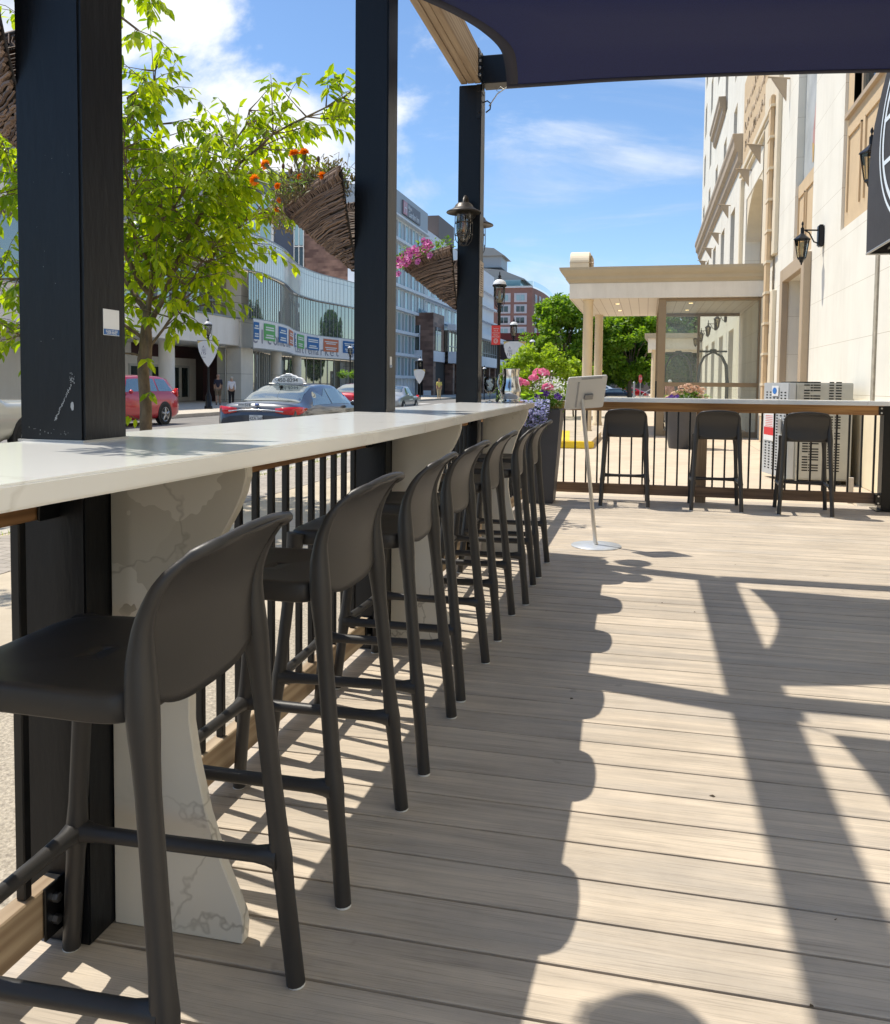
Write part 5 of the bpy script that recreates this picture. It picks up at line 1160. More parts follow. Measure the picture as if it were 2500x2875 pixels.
def twig(p, d, L, nleaf, ls=.142):
    d = Vector(d).normalized(); e = p+d*L+Vector((0, 0, -.12*L)); m = p+d*L*.5+Vector((0, 0, .04*L))
    tw.tube([p, m, e], [.005, .0035, .0018], 4, sm=False)
    side = d.cross(Vector((0, 0, 1)));  side = side.normalized() if side.length > .01 else Vector((1, 0, 0))
    for i in range(nleaf):
        f = .12+.88*i/(nleaf-1); pt = (p.lerp(m, f*2) if f < .5 else m.lerp(e, f*2-1)); s_ = 1 if i % 2 else -1
        dd = (side*s_*R(.35, .8)+d*R(.2, .6)+Vector((0, 0, -R(.35, 1.15)))).normalized(); leaf(lv, pt+dd*.012, dd, ls*R(.5, 1.2), 0, R(.38, .56), R(.05, .6))
    leaf(lv, e, (d+Vector((0, 0, -.8))).normalized(), ls, 0, .46)
for pts, r_ in lims:
    P_ = limb(tw, [top+Vector(p) for p in pts], r_*.78, r_*.16, 7, .02)
    for i, p in enumerate(P_[2:]):
        f = (i+2)/len(P_)
        for k in range(4 if f > .3 else 2):
            d = (Vector(P_[min(i+3, len(P_)-1)])-p).normalized()*.5+Vector((random.gauss(0, .7), random.gauss(0, .7), random.gauss(.1, .4)))
            d.normalize(); L = R(.22, .55)*(1.15-.3*f); sub = p+d*L*R(.3, .6); tw.tube([p, sub], [.009, .005], 4, sm=False)
            twig(sub, d, L, random.randint(7, 10)); 
            if random.random() < .62: twig(sub, (d+Vector((R(-1, 1), R(-1, 1), R(-.6, .5)))).normalized(), L*.8, random.randint(5, 8))
for (dx, dz) in ((.10, -.55), (-.10, -.3), (.12, -.9), (-.12, -1.15)):
    twig(T0+Vector((dx*.5, -.04, 2.1+dz)), (dx*3, -.4, .2), .22, 6)
# branch hanging in from above at the top left
B0 = Vector((-3.95, 5.4, 5.3))
q.build('trunk', BARK, tr, fix=False); tw.build('branches', BARK, tr, fix=False); lv.build('crown', YLEAF, tr, fix=False)
lv = MB(); tw = MB(); random.seed(55)
t2 = thing('overhanging_tree', 'second street tree whose leaves hang in at the top beside the nearest post', 'tree', (-6.8, 3.2, -.15)); q = MB()
limb(q, [(-6.8, 3.2, -.15), (-6.75, 3.3, 1.5), (-6.7, 3.4, 3.2), (-6.6, 3.6, 4.6)], .11, .07, 10, .01)
for pts in ([(-6.7, 3.5, 3.6), (-6.0, 5.2, 4.4), (-5.2, 6.6, 4.75), (-4.5, 7.0, 4.35)], [(-6.6, 3.6, 4.2), (-6.2, 5.5, 5.0), (-5.4, 7.1, 5.1), (-4.75, 7.6, 4.95)], [(-6.6, 3.6, 4.4), (-7.4, 4.4, 5.2), (-8.2, 5.6, 5.8)], [(-6.6, 3.5, 4.0), (-7.8, 3.2, 4.9), (-8.8, 3.5, 5.2)], [(-6.6, 3.5, 4.0), (-6.3, 2.3, 4.9), (-6.0, 1.3, 5.4)], [(-6.7, 3.4, 3.3), (-7.3, 5.0, 3.6), (-8.0, 6.2, 3.6)]):
    P_ = limb(tw, pts, .04, .01, 6, .03)
    for i, p in enumerate(P_[3:]):
        for k in range(3):
            d = Vector((random.gauss(0, 1), random.gauss(0, 1), random.gauss(-.25, .4))).normalized(); twig(p, d, R(.2, .45), random.randint(6, 9))
q.build('trunk', BARK, t2, fix=False); tw.build('branches', BARK, t2, fix=False); lv.build('crown', YLEAF, t2, fix=False)

def clump_tree(loc, trunk_h, crown, nclump, nleaf, ls, lab, m, seed, cat='tree', tr_r=.25, group=None, name='broadleaf_tree'):
    random.seed(seed); x, y, z = loc; t = thing(name, lab, cat, loc, group); tw = MB(); q = MB()
    cx, cy, cz, rx, ry, rz = crown; cc_ = Vector((x+cx, y+cy, z+cz)); cl = []
    for k in range(nclump):
        while True:
            d = Vector((R(-1, 1), R(-1, 1), R(-1, 1)))
            if .25 < d.length < 1: break
        d = d.normalized()*(d.length**.45)
        if d.z < -.6: d.z *= .75
        s_ = 1-.25*max(0, d.z)**2+.10*noise.noise(d*2.1+Vector((seed, 0, 0)))*2
        cl.append((cc_+Vector((d.x*rx*s_, d.y*ry*s_, d.z*rz*s_)), R(.11, .21)*(rx+rz)/2))
    limb(tw, [(x, y, z), (x+R(-.1, .1), y, z+trunk_h*.5), (x+cx*.4, y, z+trunk_h), tuple(cc_+Vector((0, 0, -rz*.2)))], tr_r, tr_r*.35, 8, .02)
    for c_, r_ in cl[::3]: tw.tube([Vector((x+cx*.3, y, z+trunk_h*R(.8, 1.2))), (Vector((x, y, z+trunk_h))+c_)/2+Vector((R(-.3, .3), 0, R(-.1, .3))), c_], [tr_r*.35, tr_r*.2, tr_r*.06], 5)
    for c_, r_ in cl:
        for k in range(nleaf):
            d = Vector((random.gauss(0, 1), random.gauss(0, 1), random.gauss(0, .85))); d = d.normalized()*R(.25, 1)**.6
            p = c_+d*r_; dd = (d+Vector((R(-.7, .7), R(-.7, .7), R(-.9, .3)))).normalized(); s = dd.cross(Vector((R(-1, 1), R(-1, 1), 1))).normalized(); L = ls*R(.6, 1.25)
            q.add([p, p+dd*L*.5+s*L*.38, p+dd*L, p+dd*L*.5-s*L*.38], [(0, 1, 2, 3)])
    tw.build('trunk', BARK, t, fix=False); q.build('crown', m, t, fix=False); return t
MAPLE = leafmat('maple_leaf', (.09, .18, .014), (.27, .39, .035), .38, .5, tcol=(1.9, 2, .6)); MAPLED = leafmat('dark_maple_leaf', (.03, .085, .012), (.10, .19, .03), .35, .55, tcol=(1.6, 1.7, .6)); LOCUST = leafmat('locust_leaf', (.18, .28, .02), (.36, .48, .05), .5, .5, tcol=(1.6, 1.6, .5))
TG = 'park trees behind the canopy'
clump_tree((-7.2, 79, -.15), 2.2, (0, 0, 5.5, 3.4, 3, 4.9), 105, 210, .34, 'tallest bright green maple left of the canopy columns', MAPLE, 1, group=TG)
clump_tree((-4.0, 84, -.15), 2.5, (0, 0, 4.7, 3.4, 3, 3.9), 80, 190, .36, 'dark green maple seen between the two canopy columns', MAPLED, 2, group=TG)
clump_tree((-1.4, 80, -.15), 2.4, (0, 0, 4.9, 3.2, 3, 4.1), 95, 210, .34, 'green maple right of the canopy columns with a dark bare trunk', MAPLE, 3, group=TG)
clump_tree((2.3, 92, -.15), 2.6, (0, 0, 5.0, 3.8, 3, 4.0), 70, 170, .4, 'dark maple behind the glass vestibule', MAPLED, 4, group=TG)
clump_tree((-10.4, 88, -.15), 2.0, (0, 0, 3.4, 2.6, 2.5, 2.7), 55, 150, .34, 'low maple between the street lamps and the tallest tree', MAPLE, 5, group=TG)
clump_tree((-4.55, 35, -.15), 1.2, (.1, 0, 2.0, 1.5, 1.4, 1.15), 46, 130, .15, 'young yellow green locust tree behind the tall planter', LOCUST, 6, tr_r=.05, name='locust_tree')
clump_tree((-3.0, 37, -.15), 1.0, (.1, 0, 1.6, 1.0, 1.2, 1.0), 34, 120, .15, 'small green locust tree against the left canopy column', LOCUST, 8, tr_r=.04, name='locust_tree')
clump_tree((-6.6, 47, -.15), .9, (0, 0, 1.7, 1.3, 1.3, 1.1), 34, 110, .18, 'small pale green tree below the white street banner', LOCUST, 9, tr_r=.05, name='locust_tree')
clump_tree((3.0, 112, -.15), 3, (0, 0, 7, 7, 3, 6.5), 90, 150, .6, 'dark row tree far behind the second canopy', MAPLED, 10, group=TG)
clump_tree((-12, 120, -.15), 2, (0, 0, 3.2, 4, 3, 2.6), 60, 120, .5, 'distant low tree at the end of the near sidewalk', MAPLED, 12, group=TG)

# ------------------------------------------------------------------ street lamps
def lamp_proto():
    t = thing('street_lamp', 'x', 'street lamp', (0, 0, 0), 'old style street lamps'); H = 3.62
    q = MB(); q.lathe([(.20, 0), (.20, .12), (.15, .16), (.14, .62), (.10, .70), (.085, .78), (.06, .84), (.052, 1.2), (.045, 2.6), (.042, H-.25), (.062, H-.22), (.05, H-.16), (.045, H-.06), (.085, H), (.05, H+.02)], (0, 0, 0), 14); q.build('pole', BLK, t)
    q = MB()
    for k in range(4):
        a = PI/4+PI/2*k; q.tube([(rr*math.cos(a), rr*math.sin(a), z) for rr, z in ((.045, H-.12), (.11, H-.08), (.175, H+.02), (.185, H+.2), (.185, H+.48))], .010, 5)
    q.lathe([(.19, H+.47), (.205, H+.50), (.19, H+.53)], (0, 0, 0), 16); q.lathe([(.06, H+.66), (.065, H+.69), (.035, H+.72), (.05, H+.76), (.02, H+.80), (.015, H+.87), (0, H+.9)], (0, 0, 0), 10); q.build('lantern_frame', BLK, t)
    q = MB(); q.lathe([(.19, H+.53), (.17, H+.60), (.12, H+.65), (.05, H+.68), (0, H+.685)], (0, 0, 0), 16); q.build('white_cap', WHT, t)
    q = MB(); q.lathe([(.165, H+.48), (.16, H+.3), (.13, H+.12), (.07, H+.02)], (0, 0, 0), 14); q.build('lamp_glass', tglass('lamp_glass', (.92, .92, .88), .9, .75), t)
    q = MB(); q.lathe([(.0, H), (.05, H+.01), (.06, H+.1), (.035, H+.15), (.05, H+.25), (.03, H+.36), (0, H+.38)], (0, 0, 0), 10); q.build('lamp_core', mat('lamp_core', (.45, .42, .33), .5), t)
    return t
lp = lamp_proto(); K = [((-4.05, 23.8, -.15), 'large near street lamp with a red banner, behind the steel pitcher'), ((-6.10, 40, -.15), 'street lamp carrying a white shield banner right of the near lamp'), ((-7.3, 56, -.15), 'small street lamp rising out of the green trees by the canopy'), ((-21.0, 38.4, -.15), 'street lamp by the two walkers in front of the pale building'), ((-21.3, 60, -.4), 'street lamp beside the middle post on the far sidewalk'), ((-18.6, 70, -1.0), 'street lamp near the brown clad corner building'), ((-14.95, 80, -1.5), 'tiny street lamp just right of the far post')]
for i, (loc, lb) in enumerate(K):
    if i == 0: lp.location = loc; lp['label'] = lb
    else: dup(lp, loc, 0, lb)
BAN = mat('banner_white', (.80, .80, .79), .7, var=.04, vscale=3); BANR = mat('banner_red', (.62, .045, .035), .6); BANY = mat('banner_gold', (.72, .52, .16), .6); INK = mat('banner_ink', (.16, .14, .22), .7)
def shield(x, y, z, w_, h_, lab, ink=True):
    t = thing('street_banner', lab, 'banner', (x, y, z), 'shield banners on the lamp posts')
    pts = [(-w_/2, 0)]+[(-w_/2*(1-f**2.1), -h_*f) for f in (.2, .4, .6, .8, .93)]+[(0, -h_)]+[(w_/2*(1-f**2.1), -h_*f) for f in (.93, .8, .6, .4, .2)]+[(w_/2, 0)]
    q = MB(); q.prism([(x+a, z+b2) for a, b2 in pts], 'y', y-.075, y-.068); q.build('cloth', BAN, t)
    q = MB(); q.box(x-w_/2-.03, x+w_/2+.03, y-.075, y-.05, z-.001, z+.02); q.build('bracket', BLK2, t)
    q = MB(); q.add([(x-w_/2+.01, y-.077, z-.01), (x-w_/2+.01, y-.077, z-.15), (x-w_*.38, y-.077, z-.06), (x-w_*.22, y-.077, z-.01)], [(0,1,2,3)]); q.add([(x+w_/2-.01, y-.077, z-.01), (x+w_/2-.01, y-.077, z-.25), (x+w_*.36, y-.077, z-.10), (x+w_*.15, y-.077, z-.01)], [(0,1,2,3)]); q.build('gold_corner', BANY, t, fix=False)
    if ink:
        text('A', .16, (x-w_*.22, y-.08, z-.30), (1, 0, 0), (0, 0, 1), INK, t, ext=.001); text('175', .20, (x-w_*.22, y-.08, z-.62), (1, 0, 0), (0, 0, 1), MATS['banner_ink'], t, ext=.001)
        for k in range(3): text('MARKET', .06, (x-w_*.2, y-.08, z-.42-.40*(k == 2)-.07*k*(k < 2)), (1, 0, 0), (0, 0, 1), INK, t, ext=.001)
shield(-6.04, 40, 3.23, 1.06, 1.22, 'white shield banner with gold corners on the second near lamp')
shield(-20.97, 38.4, 3.2, 1.14, 1.3, 'white shield banner on the lamp by the two walkers')
shield(-18.65, 70, 2.4, 1.0, 1.25, 'faint white shield banner on the lamp by the brown building', False)
rb = thing('red_banner', 'red vertical banner with white lettering on the large near lamp', 'banner', (-4.08, 23.8, 2.85)); q = MB(); q.box(-4.25, -4.00, 23.73, 23.738, 2.32, 2.86); q.build('cloth', BANR, rb)
for k, s_ in enumerate(('Canadian', 'Clay &', 'Downtown', 'Market', 'MAY-OCT')): text(s_, .045, (-4.125, 23.726, 2.77-.058*k), (1, 0, 0), (0, 0, 1), WHT, rb, ext=.001)
q = MB(); [q.tube([(-4.125+r_*math.cos(t), 23.726, 2.43+r_*1.2*math.sin(t)) for t in [2*PI*k/16 for k in range(16)]], .006, 4, closed=True) for r_ in (.055, .03)]; q.build('round_logo', WHT, rb); q = MB(); q.tube([(-4.05, 23.77, 2.87), (-4.26, 23.735, 2.87)], .008, 5); q.tube([(-4.05, 23.77, 2.31), (-4.26, 23.735, 2.31)], .008, 5); q.build('bracket', BLK2, rb)
# flower baskets hanging on the lamp behind the middle post
for dx, lb in ((-.55, 'left'), (.30, 'right')):
    t = thing('hanging_basket', 'round green hanging flower basket on the %s of the lamp beside the middle post' % lb, 'flower basket', (-21.3+dx, 60, 1.6), 'flower baskets on the far lamp'); random.seed(3); q = MB(); leafy(q, (-21.3+dx, 59.9, 1.85), 240, (.42, .3, .30), .13, 0, .2, 1, .6); q.build('foliage', GREEN2, t, fix=False); q = MB(); q.lathe([(0, 1.55), (.18, 1.6), (.25, 1.8)], (-21.3+dx, 60, 0), 12); q.tube([(-21.3+dx, 60, 1.8), (-21.3+dx, 60, 2.4), (-21.3, 60, 2.45)], .015, 5); q.build('basket', BLK2, t)

# ------------------------------------------------------------------ people
SKIN = mat('skin', (.46, .27, .18), .55); 
def skinmesh(name, joints, m, parent, sub=2):
    "joints: list of chains [(x,y,z,r),...] ; chains sharing a start point are welded"
    vs = []; es = []; rs = []; idx = {}
    for ch in joints:
        prev = None
        for (x, y, z, r_) in ch:
            k = (round(x, 4), round(y, 4), round(z, 4))
            if k not in idx: idx[k] = len(vs); vs.append((x, y, z)); rs.append(r_)
            i = idx[k]
            if prev is not None and prev != i: es.append((prev, i))
            prev = i
    me = bpy.data.meshes.new(name); me.from_pydata(vs, es, []); o = bpy.data.objects.new(name, me); C.objects.link(o)
    sk = o.modifiers.new('s', 'SKIN'); sk.use_smooth_shade = True
    for i, r_ in enumerate(rs): me.skin_vertices[0].data[i].radius = (r_, r_); me.skin_vertices[0].data[i].use_root = (i == 0)
    su = o.modifiers.new('u', 'SUBSURF'); su.levels = sub; su.render_levels = sub
    dg = bpy.context.evaluated_depsgraph_get(); m2 = bpy.data.meshes.new_from_object(o.evaluated_get(dg)); bpy.data.objects.remove(o)
    for p in m2.polygons: p.use_smooth = True
    m2.materials.clear(); m2.materials.append(m); m2.name = name; o = bpy.data.objects.new(name, m2); C.objects.link(o)
    if parent is not None: par(o, parent)
    return o
def person(loc, rz, lab, shirt, pants, hair, step=.18, short=False, sleeve=.5, g=None, h=1.72, arms=0.):
    t = thing('person', lab, 'person', (0, 0, 0), g); k = h/1.72
    def S_(ch, dr=0.): return [(a*k, b2*k, c_*k, (r_+dr)*k) for a, b2, c_, r_ in ch]
    st = step; arm_l = [(.0, 0, 1.38, .11), (.17, 0, 1.40, .065), (.21, -.03*1-arms*.1, 1.13, .045), (.20, .10+arms*.1, .92, .036), (.20, .13, .84, .03)]; arm_r = [(.0, 0, 1.38, .11), (-.17, 0, 1.40, .065), (-.21, -.04, 1.13, .045), (-.20, .02, .90, .036), (-.20, .04, .82, .03)]
    leg_l = [(0, 0, .95, .13), (.09, 0, .86, .10), (.095, st*.6, .48, .062), (.095, st*.9, .09, .045), (.10, st*.9+.12, .035, .035)]; leg_r = [(0, 0, .95, .13), (-.09, 0, .86, .10), (-.095, -st*.3, .48, .062), (-.095, -st, .10, .045), (-.10, -st+.12, .035, .035)]
    torso = [(0, 0, .95, .13), (0, 0, 1.15, .125), (0, 0, 1.38, .11), (0, .01, 1.49, .055), (0, .015, 1.56, .075), (0, .02, 1.64, .088), (0, .02, 1.70, .05)]
    body = skinmesh('body', [S_(torso), S_(arm_l), S_(arm_r), S_(leg_l), S_(leg_r)], SKIN, t)
    cl = [[(0, 0, .92, .15), (0, 0, 1.15, .145), (0, 0, 1.38, .13), (0, .01, 1.45, .07)], [(a, b2, c_, r_+.018) for a, b2, c_, r_ in arm_l[:3 if sleeve < .6 else 4]], [(a, b2, c_, r_+.018) for a, b2, c_, r_ in arm_r[:3 if sleeve < .6 else 4]]]
    cl[1][0] = cl[0][2]; cl[2][0] = cl[0][2]
    skinmesh('shirt', [S_(c_) for c_ in cl], shirt, t)
    n2 = 3 if short else 4
    pl_ = [[(a, b2, c_, r_+.02) for a, b2, c_, r_ in leg_l[:n2]], [(a, b2, c_, r_+.02) for a, b2, c_, r_ in leg_r[:n2]]]
    skinmesh('shorts' if short else 'trousers', [S_(c_) for c_ in pl_], pants, t)
    q = MB(); q.sphere((0, -.012*k, 1.665*k), .098*k, 12, sz=.95); q.build('hair', hair, t)
    q = MB()
    for (x, y0) in ((.10, st*.9), (-.10, -st)): q.sphere((x*k, (y0+.07)*k, .04*k), .05*k, 8, sx=.9, sy=2.3, sz=.8)
    q.build('shoes', MATS['shoe'], t)
    t.location = loc; t.rotation_euler = (0, 0, rz); return t
mat('shoe', (.05, .045, .04), .6)
cloth = lambda nm, c_: mat(nm, c_, .85, var=.1, vscale=6)
PG = 'pedestrians on the far sidewalk'
person((-24.1, 45.2, -.15), .5, 'balding man in a navy shirt and tan shorts walking beside a woman', cloth('navy_shirt', (.03, .03, .05)), cloth('tan_shorts', (.20, .15, .10)), mat('bald_scalp', (.40, .24, .17), .6), short=True, g=PG, h=1.74)
person((-22.95, 44.6, -.15), .5, 'grey haired woman in a white shirt and black trousers walking', cloth('white_shirt', (.74, .74, .78)), cloth('black_trousers', (.015, .015, .018)), mat('grey_hair', (.50, .46, .40), .8), g=PG, h=1.62, sleeve=.8)
person((-17.6, 72.7, -.15), PI+.3, 'person in a yellow shirt and khaki trousers crossing toward the camera', cloth('yellow_shirt', (.72, .62, .16)), cloth('khaki', (.50, .40, .24)), mat('brown_hair', (.10, .06, .03), .8), g=PG, h=1.78)
person((-20.8, 86.0, -.4), 2.8, 'distant person in pale clothes in the shade of the passage', cloth('pale_top', (.45, .38, .36)), cloth('dark_jeans', (.03, .035, .05)), mat('dark_hair', (.03, .02, .02), .8), g=PG, h=1.7)
person((1.15, 44, -.15), .3, 'person in a pink top seen through the glass vestibule', cloth('pink_top', (.45, .24, .22)), cloth('grey_trousers', (.10, .10, .10)), mat('white_hat', (.7, .7, .7), .8), h=1.65)

def refl_glass(name, c, rough, amt):
    m, n, l, b = nt(name); b.inputs['Base Color'].default_value = (*c, 1); b.inputs['Roughness'].default_value = .3
    g_ = n.new('ShaderNodeBsdfGlossy'); g_.inputs['Roughness'].default_value = rough; g_.inputs['Color'].default_value = (.86, .84, .74, 1); mx = n.new('ShaderNodeMixShader')
    lw = n.new('ShaderNodeLayerWeight'); lw.inputs['Blend'].default_value = .35; mr = n.new('ShaderNodeMapRange'); mr.inputs['To Min'].default_value = amt; mr.inputs['To Max'].default_value = min(1, amt+.5); l.new(lw.outputs['Facing'], mr.inputs['Value'])
    l.new(mr.outputs[0], mx.inputs['Fac']); l.new(b.outputs[0], mx.inputs[1]); l.new(g_.outputs[0], mx.inputs[2]); l.new(mx.outputs[0], n['Material Output'].inputs['Surface']); return m
# ------------------------------------------------------------------ vehicles
CGL = refl_glass('car_glass', (.05, .075, .08), .02, .22); TYRE = mat('tyre_rubber', (.018, .018, .018), .8); RIM = mat('alloy', (.50, .50, .50), .3, .8); TAIL = mat('tail_lamp_red', (.55, .008, .012), .15, coat=.6); BTRIM = mat('black_trim', (.015, .015, .016), .5); PLATE = mat('plate_white', (.62, .63, .62), .5); DINK = mat('dark_ink', (.02, .03, .06), .6); HEADL = mat('head_lamp', (.55, .58, .6), .1, .3)
def paint(nm, c): return mat(nm, c, .28, .25, coat=1.)
SED = dict(L=4.87, W=.925, st=[(0, .42, .80, .80, .70), (.07, .28, 1.02, .885, .76), (.25, .22, 1.075, .915, .78), (.72, .20, 1.10, .925, .74), (1.15, .2, 1.30, .925, .665), (1.60, .2, 1.43, .925, .63), (2.2, .2, 1.478, .925, .62), (2.9, .2, 1.465, .925, .62), (3.35, .2, 1.33, .92, .64), (3.85, .2, 1.07, .915, .74), (4.4, .2, .95, .90, .74), (4.75, .25, .82, .84, .68), (4.87, .38, .66, .72, .56)], belt=.98, glass=[(1.02, 1.38, 1.46, 2.18), (1.52, 2.12, 2.17, 2.14), (2.22, 2.20, 3.0, 3.42)], rear=(.60, 1.58), front=(3.0, 3.80), wh=(1.02, 3.87), wr=.335)
SUV = dict(L=4.90, W=.925, st=[(0, .45, .95, .84, .72), (.06, .30, 1.15, .90, .72), (.22, .24, 1.40, .92, .68), (.42, .22, 1.60, .925, .64), (.8, .22, 1.67, .925, .63), (2.0, .22, 1.69, .925, .63), (2.8, .22, 1.66, .925, .63), (3.25, .22, 1.50, .925, .66), (3.75, .22, 1.14, .92, .74), (4.4, .22, 1.04, .91, .74), (4.78, .3, .88, .85, .68), (4.90, .42, .70, .74, .58)], belt=1.10, glass=[(.38, .62, 1.25, 1.25), (1.33, 1.33, 2.13, 2.13), (2.22, 2.22, 2.85, 3.25)], rear=(.10, .42), front=(2.85, 3.70), wh=(.98, 3.87), wr=.365)
PICK = dict(L=5.4, W=.95, st=[(0, .55, 1.02, .90, .80), (.05, .5, 1.10, .93, .84), (1.6, .4, 1.12, .94, .84), (1.75, .35, 1.50, .945, .68), (2.1, .35, 1.76, .945, .64), (3.0, .35, 1.78, .945, .64), (3.5, .35, 1.60, .94, .66), (3.95, .35, 1.22, .93, .76), (4.8, .35, 1.12, .92, .76), (5.25, .4, 1.0, .88, .72), (5.4, .5, .85, .80, .62)], belt=1.15, glass=[(1.95, 2.02, 2.65, 2.65), (2.75, 2.75, 3.2, 3.5)], rear=(1.75, 2.05), front=(3.1, 3.88), wh=(1.05, 4.35), wr=.39)
def make_car(lab, spec, pm, loc, rz, name='parked_car', cat='car', group=None):
    t = thing(name, lab, cat, (0, 0, 0), group); sp = spec; st = sp['st']; Lc = sp['L']
    def sec(y):
        for a, b2 in zip(st, st[1:]):
            if a[0] <= y <= b2[0]:
                f = (y-a[0])/(b2[0]-a[0]); f = f*f*(3-2*f)*.5+f*.5; return [a[i]+(b2[i]-a[i])*f for i in range(5)]
        return list(st[-1])
    def ring(y):
        _, zl, zt, hw, tw = sec(y); be = min(sp['belt'], zt-.055); mid = max(zl+.16, .62); mid = min(mid, be-.1)
        return [(hw*.90, zl), (hw*.985, zl+.10), (hw, mid), (hw*.985, be-.09), (hw*.945, be), (tw*1.0 if zt-be > .1 else max(tw, hw*.86), zt-.045), (tw*.86, zt-.008), (tw*.4, zt+.014), (0, zt+.018)]
    def pt(y, u, s_=1, o=0.):
        r_ = ring(y); i = min(len(r_)-2, int(u)); f = u-i; x = r_[i][0]+(r_[i+1][0]-r_[i][0])*f; z = r_[i][1]+(r_[i+1][1]-r_[i][1])*f
        if o:
            dx, dz = r_[i+1][1]-r_[i][1], -(r_[i+1][0]-r_[i][0]); m_ = math.hypot(dx, dz) or 1; x += dx/m_*o; z += dz/m_*o
        return (s_*x, y-Lc/2, z)
    ys = []
    for a, b2 in zip(st, st[1:]):
        k = max(1, int((b2[0]-a[0])/.16)); ys += [a[0]+(b2[0]-a[0])*i/k for i in range(k)]
    ys.append(st[-1][0]); q = MB(); nr = len(ring(0)); vs = []
    for y in ys:
        r_ = ring(y); vs += [(x, y-Lc/2, z) for x, z in r_]+[(-x, y-Lc/2, z) for x, z in r_[::-1][1:]]
    m_ = 2*nr-1; fs = [(i*m_+k, i*m_+k+1, (i+1)*m_+k+1, (i+1)*m_+k) for i in range(len(ys)-1) for k in range(m_-1)]+[(i*m_, (i+1)*m_, (i+1)*m_+m_-1, i*m_+m_-1) for i in range(len(ys)-1)]
    q.add(vs, fs, 0, True); q.add(vs[:m_], [tuple(range(m_))]); q.add(vs[-m_:], [tuple(range(m_))]); q.build('body', pm, t, weld=True)
    for s_ in (1, -1):
        for (a, b2, c_, d_) in sp['glass']:      # a..d bottom-rear, top-rear, top-front, bottom-front (y values)
            q = MB(); q.grid(lambda u, v: pt((a+(d_-a)*u)*(1-v)+(b2+(c_-b2)*u)*v, 4.10+.80*v, s_, .006), 8, 4); q.build('side_window', CGL, t, fix=False)
    for k, (a, b2) in enumerate((sp['rear'], sp['front'])):
        def P(u, v):
            uu = 2*u-1; y = a+(b2-a)*v; r_ = ring(y); hw = r_[5][0]*.93; x = abs(uu)*hw
            for i in range(5, 8):
                if r_[i+1][0] <= x <= r_[i][0]: f = (x-r_[i][0])/(r_[i+1][0]-r_[i][0]); z = r_[i][1]+(r_[i+1][1]-r_[i][1])*f; break
            else: z = r_[5][1]
            return (math.copysign(x, uu), y-Lc/2+(-.004 if k == 0 else .004), z+.008)
        q = MB(); q.grid(P, 16, 8); q.build('rear_window' if k == 0 else 'windshield', CGL, t, fix=False)
    for wy in sp['wh']:
        for s_ in (1, -1):
            W_ = sp['W']; wr = sp['wr']; c = (s_*(W_-.0), wy-Lc/2, wr)
            q = MB(); q.tube([(s_*(W_-.12), c[1], wr+.02), (s_*(W_+.003), c[1], wr+.02)], wr+.055, 28, sm=False); q.build('wheel_arch', BTRIM, t)
            q = MB()
            def RP(prof, m=0):
                n4 = 28; vs = [(s_*x, c[1]+r_*math.cos(2*PI*k/n4), wr+r_*math.sin(2*PI*k/n4)) for r_, x in prof for k in range(n4)]; q.add(vs, [(i*n4+k, i*n4+(k+1) % n4, (i+1)*n4+(k+1) % n4, (i+1)*n4+k) for i in range(len(prof)-1) for k in range(n4)], m, True)
            RP([(wr*.66, W_-.02), (wr*.70, W_+.014), (wr*.93, W_+.016), (wr, W_-.01), (wr, W_-.18), (wr*.66, W_-.18)]); w_ = q.build('wheel', TYRE, t)
            q = MB(); RP([(wr*.68, W_+.012), (wr*.62, W_+.004), (wr*.58, W_-.03)])
            for k in range(5):
                an = 2*PI*k/5+.3; q.tube([(s_*(W_+.006), c[1]+wr*.08*math.cos(an), wr+wr*.08*math.sin(an)), (s_*(W_+.002), c[1]+wr*.63*math.cos(an), wr+wr*.63*math.sin(an))], [.05, .035], 6)
            q.tube([(s_*(W_-.03), c[1], wr), (s_*(W_+.015), c[1], wr)], wr*.17, 14); q.build('rim', RIM, w_)
    for s_ in (1, -1):
        q = MB(); zl_ = .83 if sp is SED else (.95 if sp is SUV else .85); zh = zl_+(.17 if sp is SED else .3)
        if sp is SED:
            pl_ = [(.44, -.008, .885, .965), (.62, .0, .845, .985), (.80, .045, .83, 1.0), (.905, .13, .84, 1.0), (.925, .30, .87, .985), (.930, .52, .93, .96)]
        else: pl_ = [(.70, -.0, zl_, zh), (.86, .03, zl_, zh), (.925, .12, zl_, zh), (.932, .25, zl_+.03, zh-.05)]
        vs = []
        for (x, y, z0, z1) in pl_: vs += [(s_*x, y-Lc/2-.006, z0), (s_*x*.995, y-Lc/2-.006+.01, z1)]
        q.add(vs, [(2*i, 2*i+1, 2*i+3, 2*i+2) for i in range(len(pl_)-1)], 0, True); q.build('tail_lamp', TAIL, t, fix=False, solid=.012)
        q = MB(); y1 = Lc/2; q.add([(s_*.62, y1-.02, .66), (s_*.86, y1-.16, .68), (s_*.905, y1-.45, .80), (s_*.80, y1-.30, .88), (s_*.60, y1-.10, .80)], [(0,1,2,3,4)]); q.build('headlight', HEADL, t, fix=False)
        q = MB(); q.sphere((s_*1.0, sp['glass'][-1][3]-Lc/2-.15, sp['belt']+.05), .09, 10, sx=.9, sy=.6, sz=.75); q.build('mirror', pm, t)
    q = MB(); q.box(-.6, .6, -Lc/2-.004, -Lc/2+.05, .34, .52); q.box(-.55, .55, Lc/2-.08, Lc/2+.004, .36, .62); q.build('bumper', BTRIM, t, bevel=.02)
    q = MB(); q.box(-.15, .15, -Lc/2-.020, -Lc/2-.006, .66, .82); pp_ = q.build('licence_plate', PLATE, t, bevel=.006)
    t.location = loc; t.rotation_euler = (0, 0, rz); t['plate'] = 0; del t['plate']
    return t, pt
